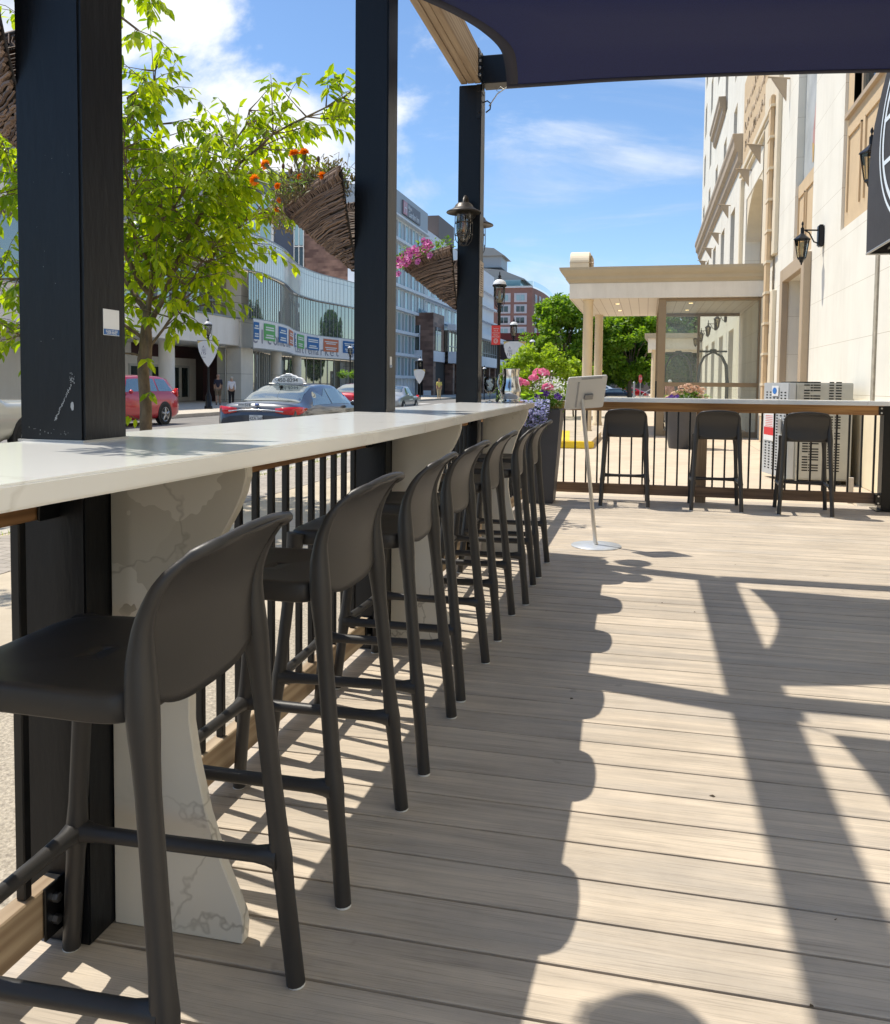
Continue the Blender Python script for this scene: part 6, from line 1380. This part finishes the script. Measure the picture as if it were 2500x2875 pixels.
GRF = paint('graphite_paint', (.045, .050, .065)); REDP = paint('red_paint', (.50, .012, .020)); SILP = paint('silver_paint', (.42, .43, .43)); CRMP = paint('cream_paint', (.66, .65, .56)); DBP = paint('dark_blue_paint', (.02, .03, .05)); WHP = paint('white_paint', (.7, .7, .7))
taxi, tpt = make_car('graphite taxi sedan with a white phone number sign on its roof', SED, GRF, (0, 0, 0), 0, 'taxi', 'taxi')
q = MB(); Lh = -4.87/2
q.tube([(-.62, Lh-.012, .895), (-.3, Lh-.014, .925), (0, Lh-.015, .93), (.3, Lh-.014, .925), (.62, Lh-.012, .895)], .014, 8, flat=1); q.build('chrome_strip', CHROME, taxi)
q = MB(); q.sphere((0, Lh+.045, 1.035), .06, 14, sy=.3, sz=.42); q.build('oval_badge', mat('badge_blue', (.05, .09, .25), .3, .4), taxi)
q = MB(); q.box(-.42, -.12, Lh+.02, Lh+.028, .985, 1.065); np_ = q.build('number_badge', PLATE, taxi); text('519', .085, (-.20, Lh+.017, 1.025), (1, 0, 0), (0, 0, 1), DINK, np_, ext=.001); text('TAXI NO.', .03, (-.345, Lh+.017, 1.03), (1, 0, 0), (0, 0, 1), DINK, np_, ext=.001)
text('HZA 560', .088, (0, Lh-.021, .745), (1, 0, 0), (0, 0, 1), DINK, taxi, ext=.001); text('ONTARIO', .025, (0, Lh-.021, .80), (1, 0, 0), (0, 0, 1), DINK, taxi, ext=.001)
q = MB(); yy = 1.62+Lh
def rs(s2, y0, y1, z0=1.47):
    pts = [(-.40, z0), (-.40, z0+.02), (-.385, z0+.06), (-.34, z0+.125), (-.28, z0+.155), (-.2, z0+.165), (-.16, z0+.20), (-.08, z0+.215), (-.04, z0+.245), (.04, z0+.245), (.08, z0+.215), (.16, z0+.20), (.2, z0+.165), (.28, z0+.155), (.34, z0+.125), (.385, z0+.06), (.40, z0+.02), (.40, z0)]
    q.prism([(a*s2, b2) for a, b2 in pts], 'y', y0, y1)
rs(1, yy, yy+.14); sg_ = q.build('roof_sign', mat('sign_plastic', (.78, .78, .76), .35), taxi, bevel=.01); text('450-8294', .125, (0, yy-.004, 1.555), (1, 0, 0), (0, 0, 1), mat('sign_ink', (.03, .03, .03), .6), sg_, ext=.002, sx=1.05); text('CHECKER', .05, (0, yy-.004, 1.635), (1, 0, 0), (0, 0, 1), MATS['sign_ink'], sg_, ext=.001)
q = MB(); q.box(-.46, .46, yy-.01, yy+.16, 1.475, 1.49); q.build('sign_base', GREYM, taxi, bevel=.004)
q = MB(); q.tube([(-.05, 1.36+Lh, 1.42), (-.14, 1.16+Lh, 1.62)], .004, 5); q.sphere((-.05, 1.38+Lh, 1.42), .04, 8, sy=1.6, sz=.6); q.build('antenna', BTRIM, taxi)
taxi.location = (-7.93, 16.5+2.435, -.30); taxi.rotation_euler = (0, 0, 0)
suv, _ = make_car('red sport utility vehicle passing behind the street tree', SUV, REDP, (-17.1, 25.1, -.30), PI, 'sport_utility_vehicle', 'suv')
make_car('red car half hidden by the middle post, beyond the taxi', SED, REDP, (-12.6, 37.0, -.30), 0)
pk_, _ = make_car('silver pickup truck driving toward the camera between the posts', PICK, SILP, (-16.3, 55.2, -.75), PI+.02, 'pickup_truck', 'pickup truck')
make_car('cream white pickup truck in the street at the left edge behind the nearest post', PICK, CRMP, (-12.3, 12.3, -.30), PI, 'pickup_truck', 'pickup truck')
make_car('distant bright red car parked under the park trees', SED, REDP, (-2.1, 118, -.55), -PI/2+.1, group='cars parked under the trees'); make_car('small dark blue car parked in front of the distant red one', SED, DBP, (-3.7, 108, -.65), -PI/2+.2, group='cars parked under the trees'); make_car('far white car parked behind the dark blue one', SED, WHP, (-6.2, 130, -.3), -PI/2, group='cars parked under the trees')
ss = thing('stop_sign', 'red stop sign seen at an angle beyond the canopy columns', 'stop sign', (-.38, 60, -.15)); q = MB(); q.tube([(-.38, 60, -.149), (-.38, 60, 1.95)], .03, 6); q.build('pole', GREYM, ss)
a = 1.15; ux_ = V(math.cos(a), math.sin(a), 0); q = MB(); pts = [V(-.38, 59.96, 1.68)+ux_*(.30*math.cos(PI/8+k*PI/4))+V(0, 0, .30*math.sin(PI/8+k*PI/4)) for k in range(8)]; q.add(pts, [tuple(range(8))]); q.build('sign_face', BANR, ss, solid=.01); text('STOP', .2, V(-.38, 59.96, 1.68)+V(math.sin(a), -math.cos(a), 0)*.014, ux_, (0, 0, 1), WHT, ss, ext=.001)
q = MB(); q.tube([(-.82, 62, -.149), (-.82, 62, 1.4)], .07, 10); q.lathe([(.09, 1.4), (.09, 1.45), (0, 1.5)], (-.82, 62, 0), 10); tag(q.build('parking_post', GREYM), 'grey post left of the stop sign beyond the canopy', 'post')
bz = thing('road_barrier', 'red and white barrier board on the ground by the stop sign', 'barrier', (-.4, 64, -.15)); q = MB(); q.box(-.72, -.12, 64, 64.06, .12, .34); q.build('board', WHT, bz); q = MB(); q.box(-.72, -.12, 63.99, 63.998, .26, .34); q.box(-.72, -.12, 63.99, 63.998, .04, .12); q.box(-.7, -.64, 64.0, 64.05, -.149, .12); q.box(-.2, -.14, 64, 64.05, -.149, .12); q.build('red_band', BANR, bz)
hr = thing('stair_handrail', 'pale stair handrail rising beside the second canopy', 'handrail', (.4, 66, -.15)); q = MB(); q.tube([(-.35, 66, .35), (-.2, 66, .62), (.5, 66, 1.05), (1.4, 66, 1.05)], .025, 6); q.tube([(-.35, 66, .15), (1.4, 66, .5)], .02, 6); [q.tube([(x, 66, -.149), (x, 66, .6+.4*x if x < .5 else 1.04)], .02, 6) for x in (-.2, .1, .4, .8, 1.2)]; q.build('rail', mat('rail_paint', (.45, .47, .45), .5), hr)
bb_ = thing('service_building', 'low grey brick block far under the park trees', 'building', (2, 150, -.15)); q = MB(); q.box(-10, 14, 150, 160, -.2, 3.4); q.build('wall', mat('far_brick', (.20, .17, .15), .9), bb_); q = MB(); [q.box(-9+k*2.4, -7.6+k*2.4, 149.9, 149.99, .8, 2.4) for k in range(9)]; q.build('window', WGL, bb_)

# ------------------------------------------------------------------ buildings across the street
PREC = gridmat('precast_panel', (.70, .66, .57), (.36, .33, .27), (1.7,), .03, .75, axis='Z', var=.05, dirt=.2); PREW = mat('precast_white', (.86, .83, .76), .75, var=.04, vscale=.5, dirt=.25)
MULL = mat('mullion_grey', (.34, .36, .37), .4, .4); DGL = glassmat('street_glass', (.035, .05, .05), .03); BGL = glassmat('blue_green_glass', (.36, .52, .52), .06)
CGA = refl_glass('curtain_wall_glass', (.045, .050, .045), .015, .24); CGB = refl_glass('spandrel_glass', (.88, .87, .80), .08, .03)
cv = thing('civic_building', 'pale modern building with a wavy glass upper storey across the street', 'building', (-26, 60, -.15))
# curve of the glass wall in plan
CURV = [(-24.9, 44.5), (-24.95, 48), (-25.0, 51.3), (-25.05, 54.3), (-25.75, 58.5), (-27.2, 63.2), (-28.0, 67.0), (-28.2, 71.5), (-27.5, 77), (-27.2, 84), (-27.2, 92)]
def crv(s_):
    i = min(len(CURV)-2, max(0, int(s_))); f = s_-i; p = [Vector((*CURV[min(max(i+k, 0), len(CURV)-1)], 0)) for k in (-1, 0, 1, 2)]
    return .5*(2*p[1]+(p[2]-p[0])*f+(2*p[0]-5*p[1]+4*p[2]-p[3])*f*f+(3*p[1]-p[0]-3*p[2]+p[3])*f**3)
def crvx(s_, o, z): p = crv(s_); d = crv(s_+.02)-crv(s_-.02) if .02 < s_ < len(CURV)-1.02 else Vector((0, 1, 0)); nn = Vector((d.y, -d.x, 0)).normalized(); p = p+nn*o; return (p.x, p.y, z)
NC = len(CURV)-1; sA = 2.03
def strip(s0, s1, z0, z1, o, nm, m, parent, n_=70, th=.0):
    q = MB(); q.grid(lambda u, v: crvx(s0+(s1-s0)*u, o, z0+(z1-z0)*v), n_, 1); return q.build(nm, m, parent, fix=False, solid=th)
strip(sA, NC, 5.35, 8.35, -.25, 'curtain_wall', CGA, cv)
strip(0, NC, 8.42, 10.72, 0, 'upper_glass_band', CGB, cv)
strip(sA, NC, 3.42, 5.28, .12, 'banner_wall', BAN, cv)
q = MB()
for z, o, h_ in ((10.72, .05, .07), (10.28, .012, .03), (8.35, .02, .09), (5.28, .10, .07), (3.36, .05, .07)):
    s0 = 0 if z > 8 else sA
    pts = [crvx(s0+(NC-s0)*k/60, o, z) for k in range(61)]; vs = [p for p in pts]+[(p[0], p[1], z+h_) for p in pts]+[(p[0]-.12, p[1], z+h_) for p in pts]+[(p[0]-.12, p[1], z) for p in pts]; q.add(vs, [(61*r_+k, 61*r_+k+1, 61*((r_+1) % 4)+k+1, 61*((r_+1) % 4)+k) for k in range(60) for r_ in range(4)])
q.build('horizontal_trim', MULL, cv)
q = MB()
for k in range(78):
    s_ = NC*k/78
    p = crvx(s_, .015, 8.44); q.tube([p, (p[0], p[1], 10.72)], .009, 4, sm=False)
    if s_ > sA: p = crvx(s_, -.235, 5.3); q.tube([p, (p[0], p[1], 8.4)], .018, 4, sm=False)
q.build('mullion', MULL, cv, fix=False)
q = MB(); q.grid(lambda u, v: crvx(NC*u, -.6-6*v, 10.6), 40, 1); q.build('roof', PREW, cv)
q = MB(); q.grid(lambda u, v: crvx(sA+(NC-sA)*u, -3*v, 3.42), 40, 1); q.build('soffit', PREW, cv)
# banner posters and words
BC = {'b': mat('poster_blue', (.02, .14, .38), .6), 'g': mat('poster_green', (.12, .42, .11), .6), 'o': mat('poster_orange', (.60, .17, .07), .6)}
def seek(px): # curve parameter whose plan azimuth matches a bearing from the origin
    best = min(range(0, 1000), key=lambda k: abs(math.atan2(-crv(NC*k/1000).x, crv(NC*k/1000).y)-px)); return NC*best/1000
post = [(2.16, .28, 'b'), (2.86, .62, 'g'), (3.65, .55, 'b'), (4.42, .60, 'o'), (5.02, .15, 'b'), (5.65, .70, 'g'), (6.55, .66, 'b'), (7.34, .53, 'o'), (7.97, .44, 'b'), (8.8, .4, 'g')]
for (s_, w_, c_) in post:
    q = MB(); q.grid(lambda u, v: crvx(s_+w_*(u-.5), .16, 3.98+1.12*v), 6, 1); o = q.build('poster', BC[c_], cv, fix=False)
    q = MB()
    for k in range(5):
        if k == 2: continue
        a = R(.55, .85)*w_; z = 4.9-.16*k-(.04 if k > 2 else 0); q.grid(lambda u, v: crvx(s_+a*(u-.5), .175, z-.09*v), 5, 1)
    q.build('text_line', WHT, o, fix=False)
GR_ = mat('banner_grey_ink', (.27, .28, .33), .7)
def wordc(s, s0, size, z, sx):
    tot = 0; s_ = s0
    for ch in s:
        p = crvx(s_, .145, z); d = (Vector(crvx(s_+.03, .145, z))-Vector(p)).normalized()
        if ch != ' ': text(ch, size, p, d, (0, 0, 1), GR_, bw, ext=.002, sx=sx)
        s_ += size*.62*sx/(crv(min(NC-.1, s_+.05))-crv(s_-.05)).length*.1
bw = bpy.data.objects.new('banner_words', None); C.objects.link(bw); par(bw, cv)
wordc('elcome', 2.10, 1.35, 4.15, 1.3); wordc('market', 3.9, .6, 3.95, 1.0); wordc('centremarket  Bienvenue', 5.15, 1.15, 3.95, 1.35)
# pier, left wing
q = MB(); q.box(-27.0, -25.85, 51.6, 53.35, -.15, 8.42); q.box(-27.75, -27.0, 51.9, 53.2, -.15, 3.55); q.build('pier', PREC, cv, bevel=.02)
q = MB(); q.box(-27.6, -25.98, 24, 51.59, 3.55, 5.28); q.box(-27.2, -26.1, 24, 51.59, 8.42, 9.35); q.build('spandrel_band', PREW, cv, bevel=.02); q = MB(); q.box(-26.0, -25.9, 24, 51.59, 5.28, 5.38); q.build('sill', MULL, cv)
q = MB(); q.quad((-26.9, 24, 5.38), (-26.9, 51.6, 5.38), (-26.9, 51.6, 8.42), (-26.9, 24, 8.42)); q.build('upper_windows', CGA, cv)
q = MB(); [q.box(-26.9, -26.75, y, y+.10, 5.38, 8.42) for y in [26+1.72*k for k in range(15)]]; q.box(-26.9, -26.8, 24, 51.6, 6.3, 6.37); q.build('window_mullion', MULL, cv)
q = MB(); q.box(-45, -27.6, 20, 50, 9.0, 13.2); q.build('rear_volume', mat('rear_volume_grey', (.36, .36, .36), .7, var=.05), cv)
q = MB(); q.box(-32, -30.6, 24, 54.2, -.15, 3.54); q.build('entrance_wall', PREW, cv); q = MB(); q.box(-34, -27.6, 24, 62, 3.555, 3.70); q.build('entrance_soffit', PREW, cv); q = MB(); q.quad((-30.59, 46.5, 2.75), (-30.59, 54.2, 2.75), (-30.59, 54.2, 3.54), (-30.59, 46.5, 3.54)); q.box(-36, -30.61, 54.21, 62, -.15, 3.54); q.build('transom_and_opening', mat('dark_maroon', (.06, .02, .02), .6), cv)  # dark block past the doors paints the shade of an opening
DRF = mat('door_frame', (.60, .60, .56), .5)
for y in (46.2, 47.35, 48.5, 49.65, 50.9, 52.05):
    q = MB(); q.box(-30.6, -30.5, y, y+.12, -.14, 2.25); q.box(-30.6, -30.5, y+1.0, y+1.12, -.14, 2.25); q.box(-30.6, -30.5, y+.12, y+1.0, 2.10, 2.25); q.box(-30.6, -30.5, y+.12, y+1.0, -.14, .12); d_ = q.build('door', DRF, cv)
    q = MB(); q.quad((-30.55, y+.1, .1), (-30.55, y+1.02, .1), (-30.55, y+1.02, 2.12), (-30.55, y+.1, 2.12)); q.build('pane', DGL, d_)
for y in (45.2, 34, 24.5):
    q = MB(); q.lathe([(.46, -.149), (.46, 3.56)], (-27.4, y, 0), 20); q.build('column', PREW, cv)
# ground floor glass under the banner
q = MB(); q.grid(lambda u, v: crvx(sA+(NC-sA)*u, -1.9, -.14+3.5*v), 60, 1); q.build('shop_glass', CGA, cv)
q = MB(); q.box(-29.5, -27.2, 53.2, 54.4, -.15, 3.42); q.build('maroon_wall', MATS['dark_maroon'], cv)
for k in range(34):
    q = MB(); p = crvx(sA+(NC-sA)*k/34, -1.86, -.1); q.tube([p, (p[0], p[1], 3.4)], .035, 4, sm=False); q.build('shop_mullion', MULL, cv)
for s_ in (4.05, 6.2, 8.6): q = MB(); p = crvx(s_, -.75, 0); q.lathe([(.40, -.149), (.40, 3.4)], (p[0], p[1], 0), 20); q.build('column', PREC, cv)
for k in range(5):
    p = crvx(6.5+.18*k, -1.0, 7.1); q = MB(); q.sphere(p, .13, 8); q.tube([p, (p[0], p[1], 8.3)], .01, 4); q.build('pendant_lamp', mat('pendant_glow', (.9, .75, .4), .4, emit=(1, .8, .4), es=1.5), cv)
# grey tower with timber cladding
tw_ = thing('office_tower', 'grey office block with brown timber cladding rising behind the wavy glass', 'building', (-40, 95, -.15))
GRP = mat('grey_metal_panel', (.20, .20, .21), .5, .2, var=.05, vscale=.3); GRB = mat('blue_grey_panel', (.10, .11, .14), .5, .2)
def plankmat(name, c1, c2, row):
    m, n, l, b = nt(name); b.inputs['Roughness'].default_value = .55; tc = n.new('ShaderNodeTexCoord'); sp = n.new('ShaderNodeSeparateXYZ'); l.new(tc.outputs['Object'], sp.inputs[0])
    q = n.new('ShaderNodeMath'); q.operation = 'DIVIDE'; q.inputs[1].default_value = row; l.new(sp.outputs['Z'], q.inputs[0]); fl = n.new('ShaderNodeMath'); fl.operation = 'FLOOR'; l.new(q.outputs[0], fl.inputs[0])
    ad = n.new('ShaderNodeMath'); ad.operation = 'ADD'; l.new(sp.outputs['X'], ad.inputs[0]); l.new(sp.outputs['Y'], ad.inputs[1]); dv = n.new('ShaderNodeMath'); dv.operation = 'MULTIPLY_ADD'; dv.inputs[1].default_value = .35; l.new(ad.outputs[0], dv.inputs[0])
    m7 = n.new('ShaderNodeMath'); m7.operation = 'MULTIPLY'; m7.inputs[1].default_value = 17.3; l.new(fl.outputs[0], m7.inputs[0]); l.new(m7.outputs[0], dv.inputs[2]); no = n.new('ShaderNodeTexNoise'); no.noise_dimensions = '1D'; no.inputs['Scale'].default_value = 1.2; no.inputs['Detail'].default_value = 3; l.new(dv.outputs[0], no.inputs['W'])
    rp = n.new('ShaderNodeValToRGB'); rp.color_ramp.elements[0].position = .35; rp.color_ramp.elements[1].position = .65; rp.color_ramp.elements[0].color = (*c1, 1); rp.color_ramp.elements[1].color = (*c2, 1); l.new(no.outputs['Fac'], rp.inputs['Fac']); l.new(rp.outputs[0], b.inputs['Base Color']); return m
CLAD = plankmat('timber_cladding', (.13, .065, .045), (.30, .17, .12), .32)
q = MB(); q.box(-58, -36.1, 95, 118, -.15, 25.9); q.build('wall', GRP, tw_); q = MB(); q.box(-43.2, -40.45, 94.9, 94.99, -.15, 22.9); q.build('blue_panel', GRB, tw_); q = MB(); q.box(-39.15, -30.5, 94.2, 94.99, -.15, 19.0); q.build('timber_wall', CLAD, tw_)
q = MB(); q.box(-48.5, -43.3, 94.8, 94.95, 15, 23.3); q.build('window_frame', PREW, tw_)
for r_ in range(3):
    for k in range(3):
        q = MB(); x = -48.2+k*1.62; z = 15.3+r_*2.7; q.box(x, x+1.35, 94.74, 94.79, z, z+2.05); q.build('window', BGL, tw_)
for r_ in range(6):
    z = 3.4+r_*2.75
    for k in range(2): q = MB(); x = -40.3+k*.6; q.box(x, x+.5, 94.1, 94.19, z, z+2.4); q.build('window', BGL if r_ % 2 else DGL, tw_)
q = MB(); [q.box(x, x+.09, 94.0, 94.09, 3, 19.6) for x in (-40.4, -39.8, -39.22)]; [q.box(-40.4, -39.13, 94.02, 94.1, 3.2+2.75*k, 3.32+2.75*k) for k in range(7)]; q.build('window_frame', PREW, tw_)
# street-side hotel with banded windows
hh = thing('banded_hotel', 'white hotel with rows of tall windows and a grey sign panel on top', 'building', (-26, 100, -.15))
HW = mat('hotel_white', (.82, .84, .86), .6, var=.03, vscale=.5); HG = mat('hotel_grey', (.42, .44, .45), .5, .2); HBLI = mat('hotel_grey_pane', (.30, .33, .34), .3, spec=.8)
q = MB(); q.box(-30.2, -26.2, 84.2, 100.3, -.15, 18.9); q.box(-34, -26.5, 100.3, 150, -.15, 20.0); q.build('wall', HW, hh); q = MB(); q.box(-30.3, -25.9, 84, 100.4, 18.95, 21.5); q.build('parapet_panel', HG, hh); q = MB(); q.box(-36, -26.4, 108, 117, 20.01, 22.8); q.build('penthouse', mat('hotel_brown', (.17, .13, .11), .6), hh)
q = MB()
for r_ in range(7): z = 16.35-2.42*r_; q.box(-26.19, -25.7, 84, 150, z-.1, z+.22)
q.box(-26.2, -25.6, 84, 100.5, 18.75, 18.95); q.build('floor_ledge', HW, hh)
random.seed(77)
def wq(y0, y1, z0, z1, X=-26.17): q = MB(); q.quad((X, y0, z0), (X, y1, z0), (X, y1, z1), (X, y0, z1)); return q
for r_ in range(7):
    z = 16.6-2.42*r_
    for k in range(11):
        y = 84.4+1.42*k; X = -26.17
        f = wq(y+.06, y+1.32, z, z+1.95).build('window', BGL if k % 2 else HBLI, hh)
    for k in range(20):
        y = 101+1.9*k; wq(y, y+1.3, z, z+1.95, -26.47).build('window', BGL if k % 2 else HBLI, hh)
q = MB()
for k in range(12): q.box(-26.19, -26.08, 84.3+1.42*k-.05, 84.3+1.42*k+.07, -.1, 18.7)
q.build('window_mullion', HW, hh)
sgn = thing('hotel_sign', 'pink and pale lettered sign on the grey parapet of the white hotel', 'sign', (-25.85, 91, 19.4)); q = MB(); q.box(-25.89, -25.75, 89.2, 96.4, 19.35, 20.85); q.build('sign_panel', mat('sign_grey_panel', (.20, .20, .22), .6), sgn)
q = MB(); q.box(-25.749, -25.70, 89.25, 90.7, 19.4, 20.8); q.build('pink_logo', mat('logo_pink', (.62, .30, .34), .5), sgn); q = MB(); q.box(-25.699, -25.68, 89.5, 89.65, 19.6, 20.6); q.box(-25.699, -25.68, 90.3, 90.45, 19.6, 20.6); q.box(-25.699, -25.68, 89.65, 90.3, 20.05, 20.17); q.build('logo_letter', WHT, sgn)
text('Hilton', .62, (-25.74, 91.9, 20.45), (0, 1, 0), (0, 0, 1), WHT, sgn, ext=.01); text('Garden Inn', .98, (-25.74, 93.6, 19.78), (0, 1, 0), (0, 0, 1), MATS['white_plastic'], sgn, ext=.01, sx=1.0)
# timber clad corner building with passage
bx = thing('timber_corner_building', 'brown timber clad corner building over a dark passage', 'building', (-26, 98, -.15))
q = MB(); q.box(-40, -24.0, 96, 101.4, 3.75, 9.38); q.build('timber_wall', CLAD, bx); q = MB(); q.box(-40, -24.0, 97.2, 101.4, -.8, 3.74); q.build('passage_shade', mat('recess_shade', (.018, .016, .016), .7), bx)  # solid near-black block stands for the shade inside the passage
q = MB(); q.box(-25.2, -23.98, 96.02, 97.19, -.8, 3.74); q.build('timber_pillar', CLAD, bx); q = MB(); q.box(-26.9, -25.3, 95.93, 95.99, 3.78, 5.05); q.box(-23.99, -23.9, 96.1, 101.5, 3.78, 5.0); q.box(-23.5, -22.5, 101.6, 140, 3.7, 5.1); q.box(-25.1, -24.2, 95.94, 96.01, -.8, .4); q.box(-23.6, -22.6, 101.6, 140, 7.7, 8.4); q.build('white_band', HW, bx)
q = MB(); q.box(-28.6, -27.45, 95.9, 95.99, 3.8, 8.1); q.build('grey_bay', HG, bx)
for (x0, x1, z0, z1) in ((-26.65, -25.6, 5.1, 6.9), (-26.65, -25.6, 7.02, 7.9), (-28.4, -27.75, 5.2, 7.4)):
    q = MB(); q.box(x0, x1, 95.88, 95.94, z0, z1); q.build('window', DGL, bx)
q = MB(); q.box(-23.99, -23.93, 96.95, 99.6, 5.05, 7.8); q.build('window', DGL, bx); q = MB(); q.box(-23.93, -23.9, 97.7, 97.8, 5.05, 7.8); q.box(-23.93, -23.9, 96.95, 99.6, 7.0, 7.1); q.box(-26.7, -26.62, 95.86, 95.9, 5.05, 7.95); q.box(-25.62, -25.54, 95.86, 95.9, 5.05, 7.95); q.box(-26.7, -25.54, 95.86, 95.9, 6.9, 7.0); q.build('window_frame', HW, bx)
q = MB(); q.box(-34, -23.6, 101.6, 140, 5.1, 7.7); q.build('street_windows', CGA, bx); q = MB(); [q.box(-23.6, -23.5, 102+1.9*k, 102.1+1.9*k, 5.1, 7.7) for k in range(20)]; q.box(-23.6, -23.5, 101.6, 140, 5.75, 5.85); q.build('window_frame', MULL, bx)
q = MB(); q.box(-34, -24.2, 101.6, 140, -1.0, 3.69); q.build('arcade_recess', MATS['recess_shade'], bx);  # recess filled solid, its shade put into the near-black colour
for k in range(7): q = MB(); q.box(-24.2, -23.2, 103+5*k, 103.9+5*k, -1, 3.69); q.build('timber_pillar', CLAD, bx)
pa = thing('glass_pavilion', 'small pyramid skylight above the timber clad corner building', 'skylight', (-28, 100, 9.4)); q = MB(); q.add([(-31, 97.5, 9.39), (-25.6, 97.5, 9.39), (-25.6, 101, 9.39), (-31, 101, 9.39), (-27.2, 99.2, 11.1), (-29, 99.2, 11.1)], [(0,1,4,5), (1,2,4), (2,3,5,4), (3,0,5)]); q.build('glass', BGL, pa); q = MB(); [q.tube(e, .05, 4) for e in (((-31, 97.5, 9.42), (-29, 99.2, 11.13)), ((-25.6, 97.5, 9.42), (-27.2, 99.2, 11.13)), ((-25.6, 101, 9.42), (-27.2, 99.2, 11.13)), ((-29, 99.2, 11.13), (-27.2, 99.2, 11.13)), ((-28.3, 97.5, 9.42), (-28.1, 99.2, 11.13)))]; q.build('frame', HW, pa)
# small corner shop with pale sign, far side
cs = thing('corner_shop', 'small grey shopfront with a white sign just right of the far post', 'building', (-22, 118, -.15))
q = MB(); q.box(-34, -20.6, 141, 165, -.6, 8.6); q.build('wall', mat('shop_brown', (.11, .07, .06), .7), cs); q = MB(); q.box(-20.59, -20.3, 142, 158, -.6, 1.2); q.box(-20.59, -20.3, 142, 158, 1.9, 3.6); q.build('white_band', HW, cs); q = MB(); q.box(-20.59, -20.4, 142, 158, 3.7, 6.3); q.build('window', DGL, cs); q = MB(); q.box(-20.59, -20.1, 143, 157, 6.7, 8.3); sp_ = q.build('sign_panel', WHT, cs); text('Crab', 1.4, (-20.05, 151, 7.5), (0, 1, 0), (0, 0, 1), MATS['logo_pink'], sp_, ext=.01)
# brick apartment block
ap = thing('brick_apartment_block', 'red brick apartment block with white window surrounds and a grey hipped top', 'building', (-35, 225, -.15))
BRK = mat('apartment_brick', (.33, .175, .135), .85, var=.12, vscale=.5); ROOFG = mat('roof_grey', (.42, .41, .37), .7, var=.05, vscale=.2); SUR = mat('window_surround', (.62, .60, .60), .7)
Y0 = 225; q = MB(); q.box(-70, -29.6, Y0, Y0+26, -2, 26.6); q.build('wall', BRK, ap)
# the curved right wing
def wing(u): # plan of the right side
    P0, P1, P2 = Vector((-29.6, Y0, 0)), Vector((-27.4, Y0+14, 0)), Vector((-28.2, Y0+34, 0)); return P0*(1-u)**2+P1*2*u*(1-u)+P2*u*u
q = MB(); q.grid(lambda u, v: (wing(u).x, wing(u).y, -2+28.6*v), 12, 1); q.add([(*wing(k/12).xy, 26.6) for k in range(13)]+[(-45, Y0+34, 26.6), (-45, Y0, 26.6)], [tuple(range(15))]); q.build('curved_wall', BRK, ap)
q = MB(); q.box(-70, -29.5, Y0-.4, Y0, 26.6, 27.1); q.build('parapet', HW, ap)
q = MB(); q.prism([(-70, 28.9), (-32, 28.9), (-32, 29.2), (-38, 31.6), (-52, 33.2), (-70, 33.2)], 'y', Y0+2, Y0+20); q.build('roof', ROOFG, ap); q = MB(); q.box(-70, -33, Y0+2, Y0+20, 27.0, 28.9); q.build('attic_glass', BGL, ap)
q = MB(); q.box(-55, -38.6, Y0+4, Y0+14, 32.6, 35.6); q.build('tower_base', HG, ap); q = MB(); q.prism([(-56, 35.6), (-37.6, 35.6), (-40.5, 37.6), (-46, 38.2), (-52, 37.6)], 'y', Y0+3, Y0+15); q.build('tower_roof', ROOFG, ap)
q = MB(); q.quad((-70, Y0-.5, 26.9), (-29.4, Y0-.5, 26.9), (-29.4, Y0-.5, 28.3), (-70, Y0-.5, 28.3)); q.grid(lambda u, v: (wing(u).x+.3, wing(u).y, 26.9+1.4*v), 12, 1); q.build('glass_balustrade', tglass('balustrade_glass', (.8, .92, .92), .9, .8), ap)
BSH = mat('pale_mortar_band', (.38, .17, .13), .85)
for r_ in range(9):
    z = 23.0-2.95*r_
    if z < 0: break
    for k in range(8):
        x = -34.0-4.35*k-(0 if k < 2 else .2); q = MB(); q.box(x-.35, x+3.05, Y0-.08, Y0-.001, z-.15, z+2.2); s_ = q.build('window_surround', SUR, ap)
        q = MB(); q.box(x+.25, x+1.2, Y0-.12, Y0-.081, z+.25, z+1.75); q.box(x+1.35, x+2.4, Y0-.12, Y0-.081, z+.25, z+1.75); q.build('pane', DGL if (k*3+r_) % 3 else BGL, s_)
    for k in range(6):
        u = .08+.155*k; a, b2 = wing(u), wing(u+.085); q = MB(); q.quad((a.x+.1, a.y, z-.1), (b2.x+.1, b2.y, z-.1), (b2.x+.1, b2.y, z+2.1), (a.x+.1, a.y, z+2.1)); s_ = q.build('window_surround', SUR, ap, fix=False)
        a, b2 = wing(u+.02), wing(u+.065); q = MB(); q.quad((a.x+.16, a.y, z+.15), (b2.x+.16, b2.y, z+.15), (b2.x+.16, b2.y, z+1.7), (a.x+.16, a.y, z+1.7)); q.build('pane', DGL, s_, fix=False)
lb_ = thing('low_brick_row', 'long low red brick building running in front of the apartment block', 'building', (-18, 180, -.15)); q = MB(); q.box(-34, -19.2, 166, 215, -.6, 11.2); q.build('wall', mat('row_brick', (.22, .045, .035), .85, var=.1, vscale=.6), lb_); q = MB(); [q.box(-19.19, -19.0, 168+3.2*k, 169.6+3.2*k, 7.2, 9.4) for k in range(14)]; q.build('window', SUR, lb_)
fb_ = thing('distant_brown_tower', 'dark brown tower edge showing beside the brick apartment block', 'building', (-30, 280, -.15)); q = MB(); q.box(-42, -29.8, 290, 310, -1, 26.5); q.build('wall', CLAD, fb_)
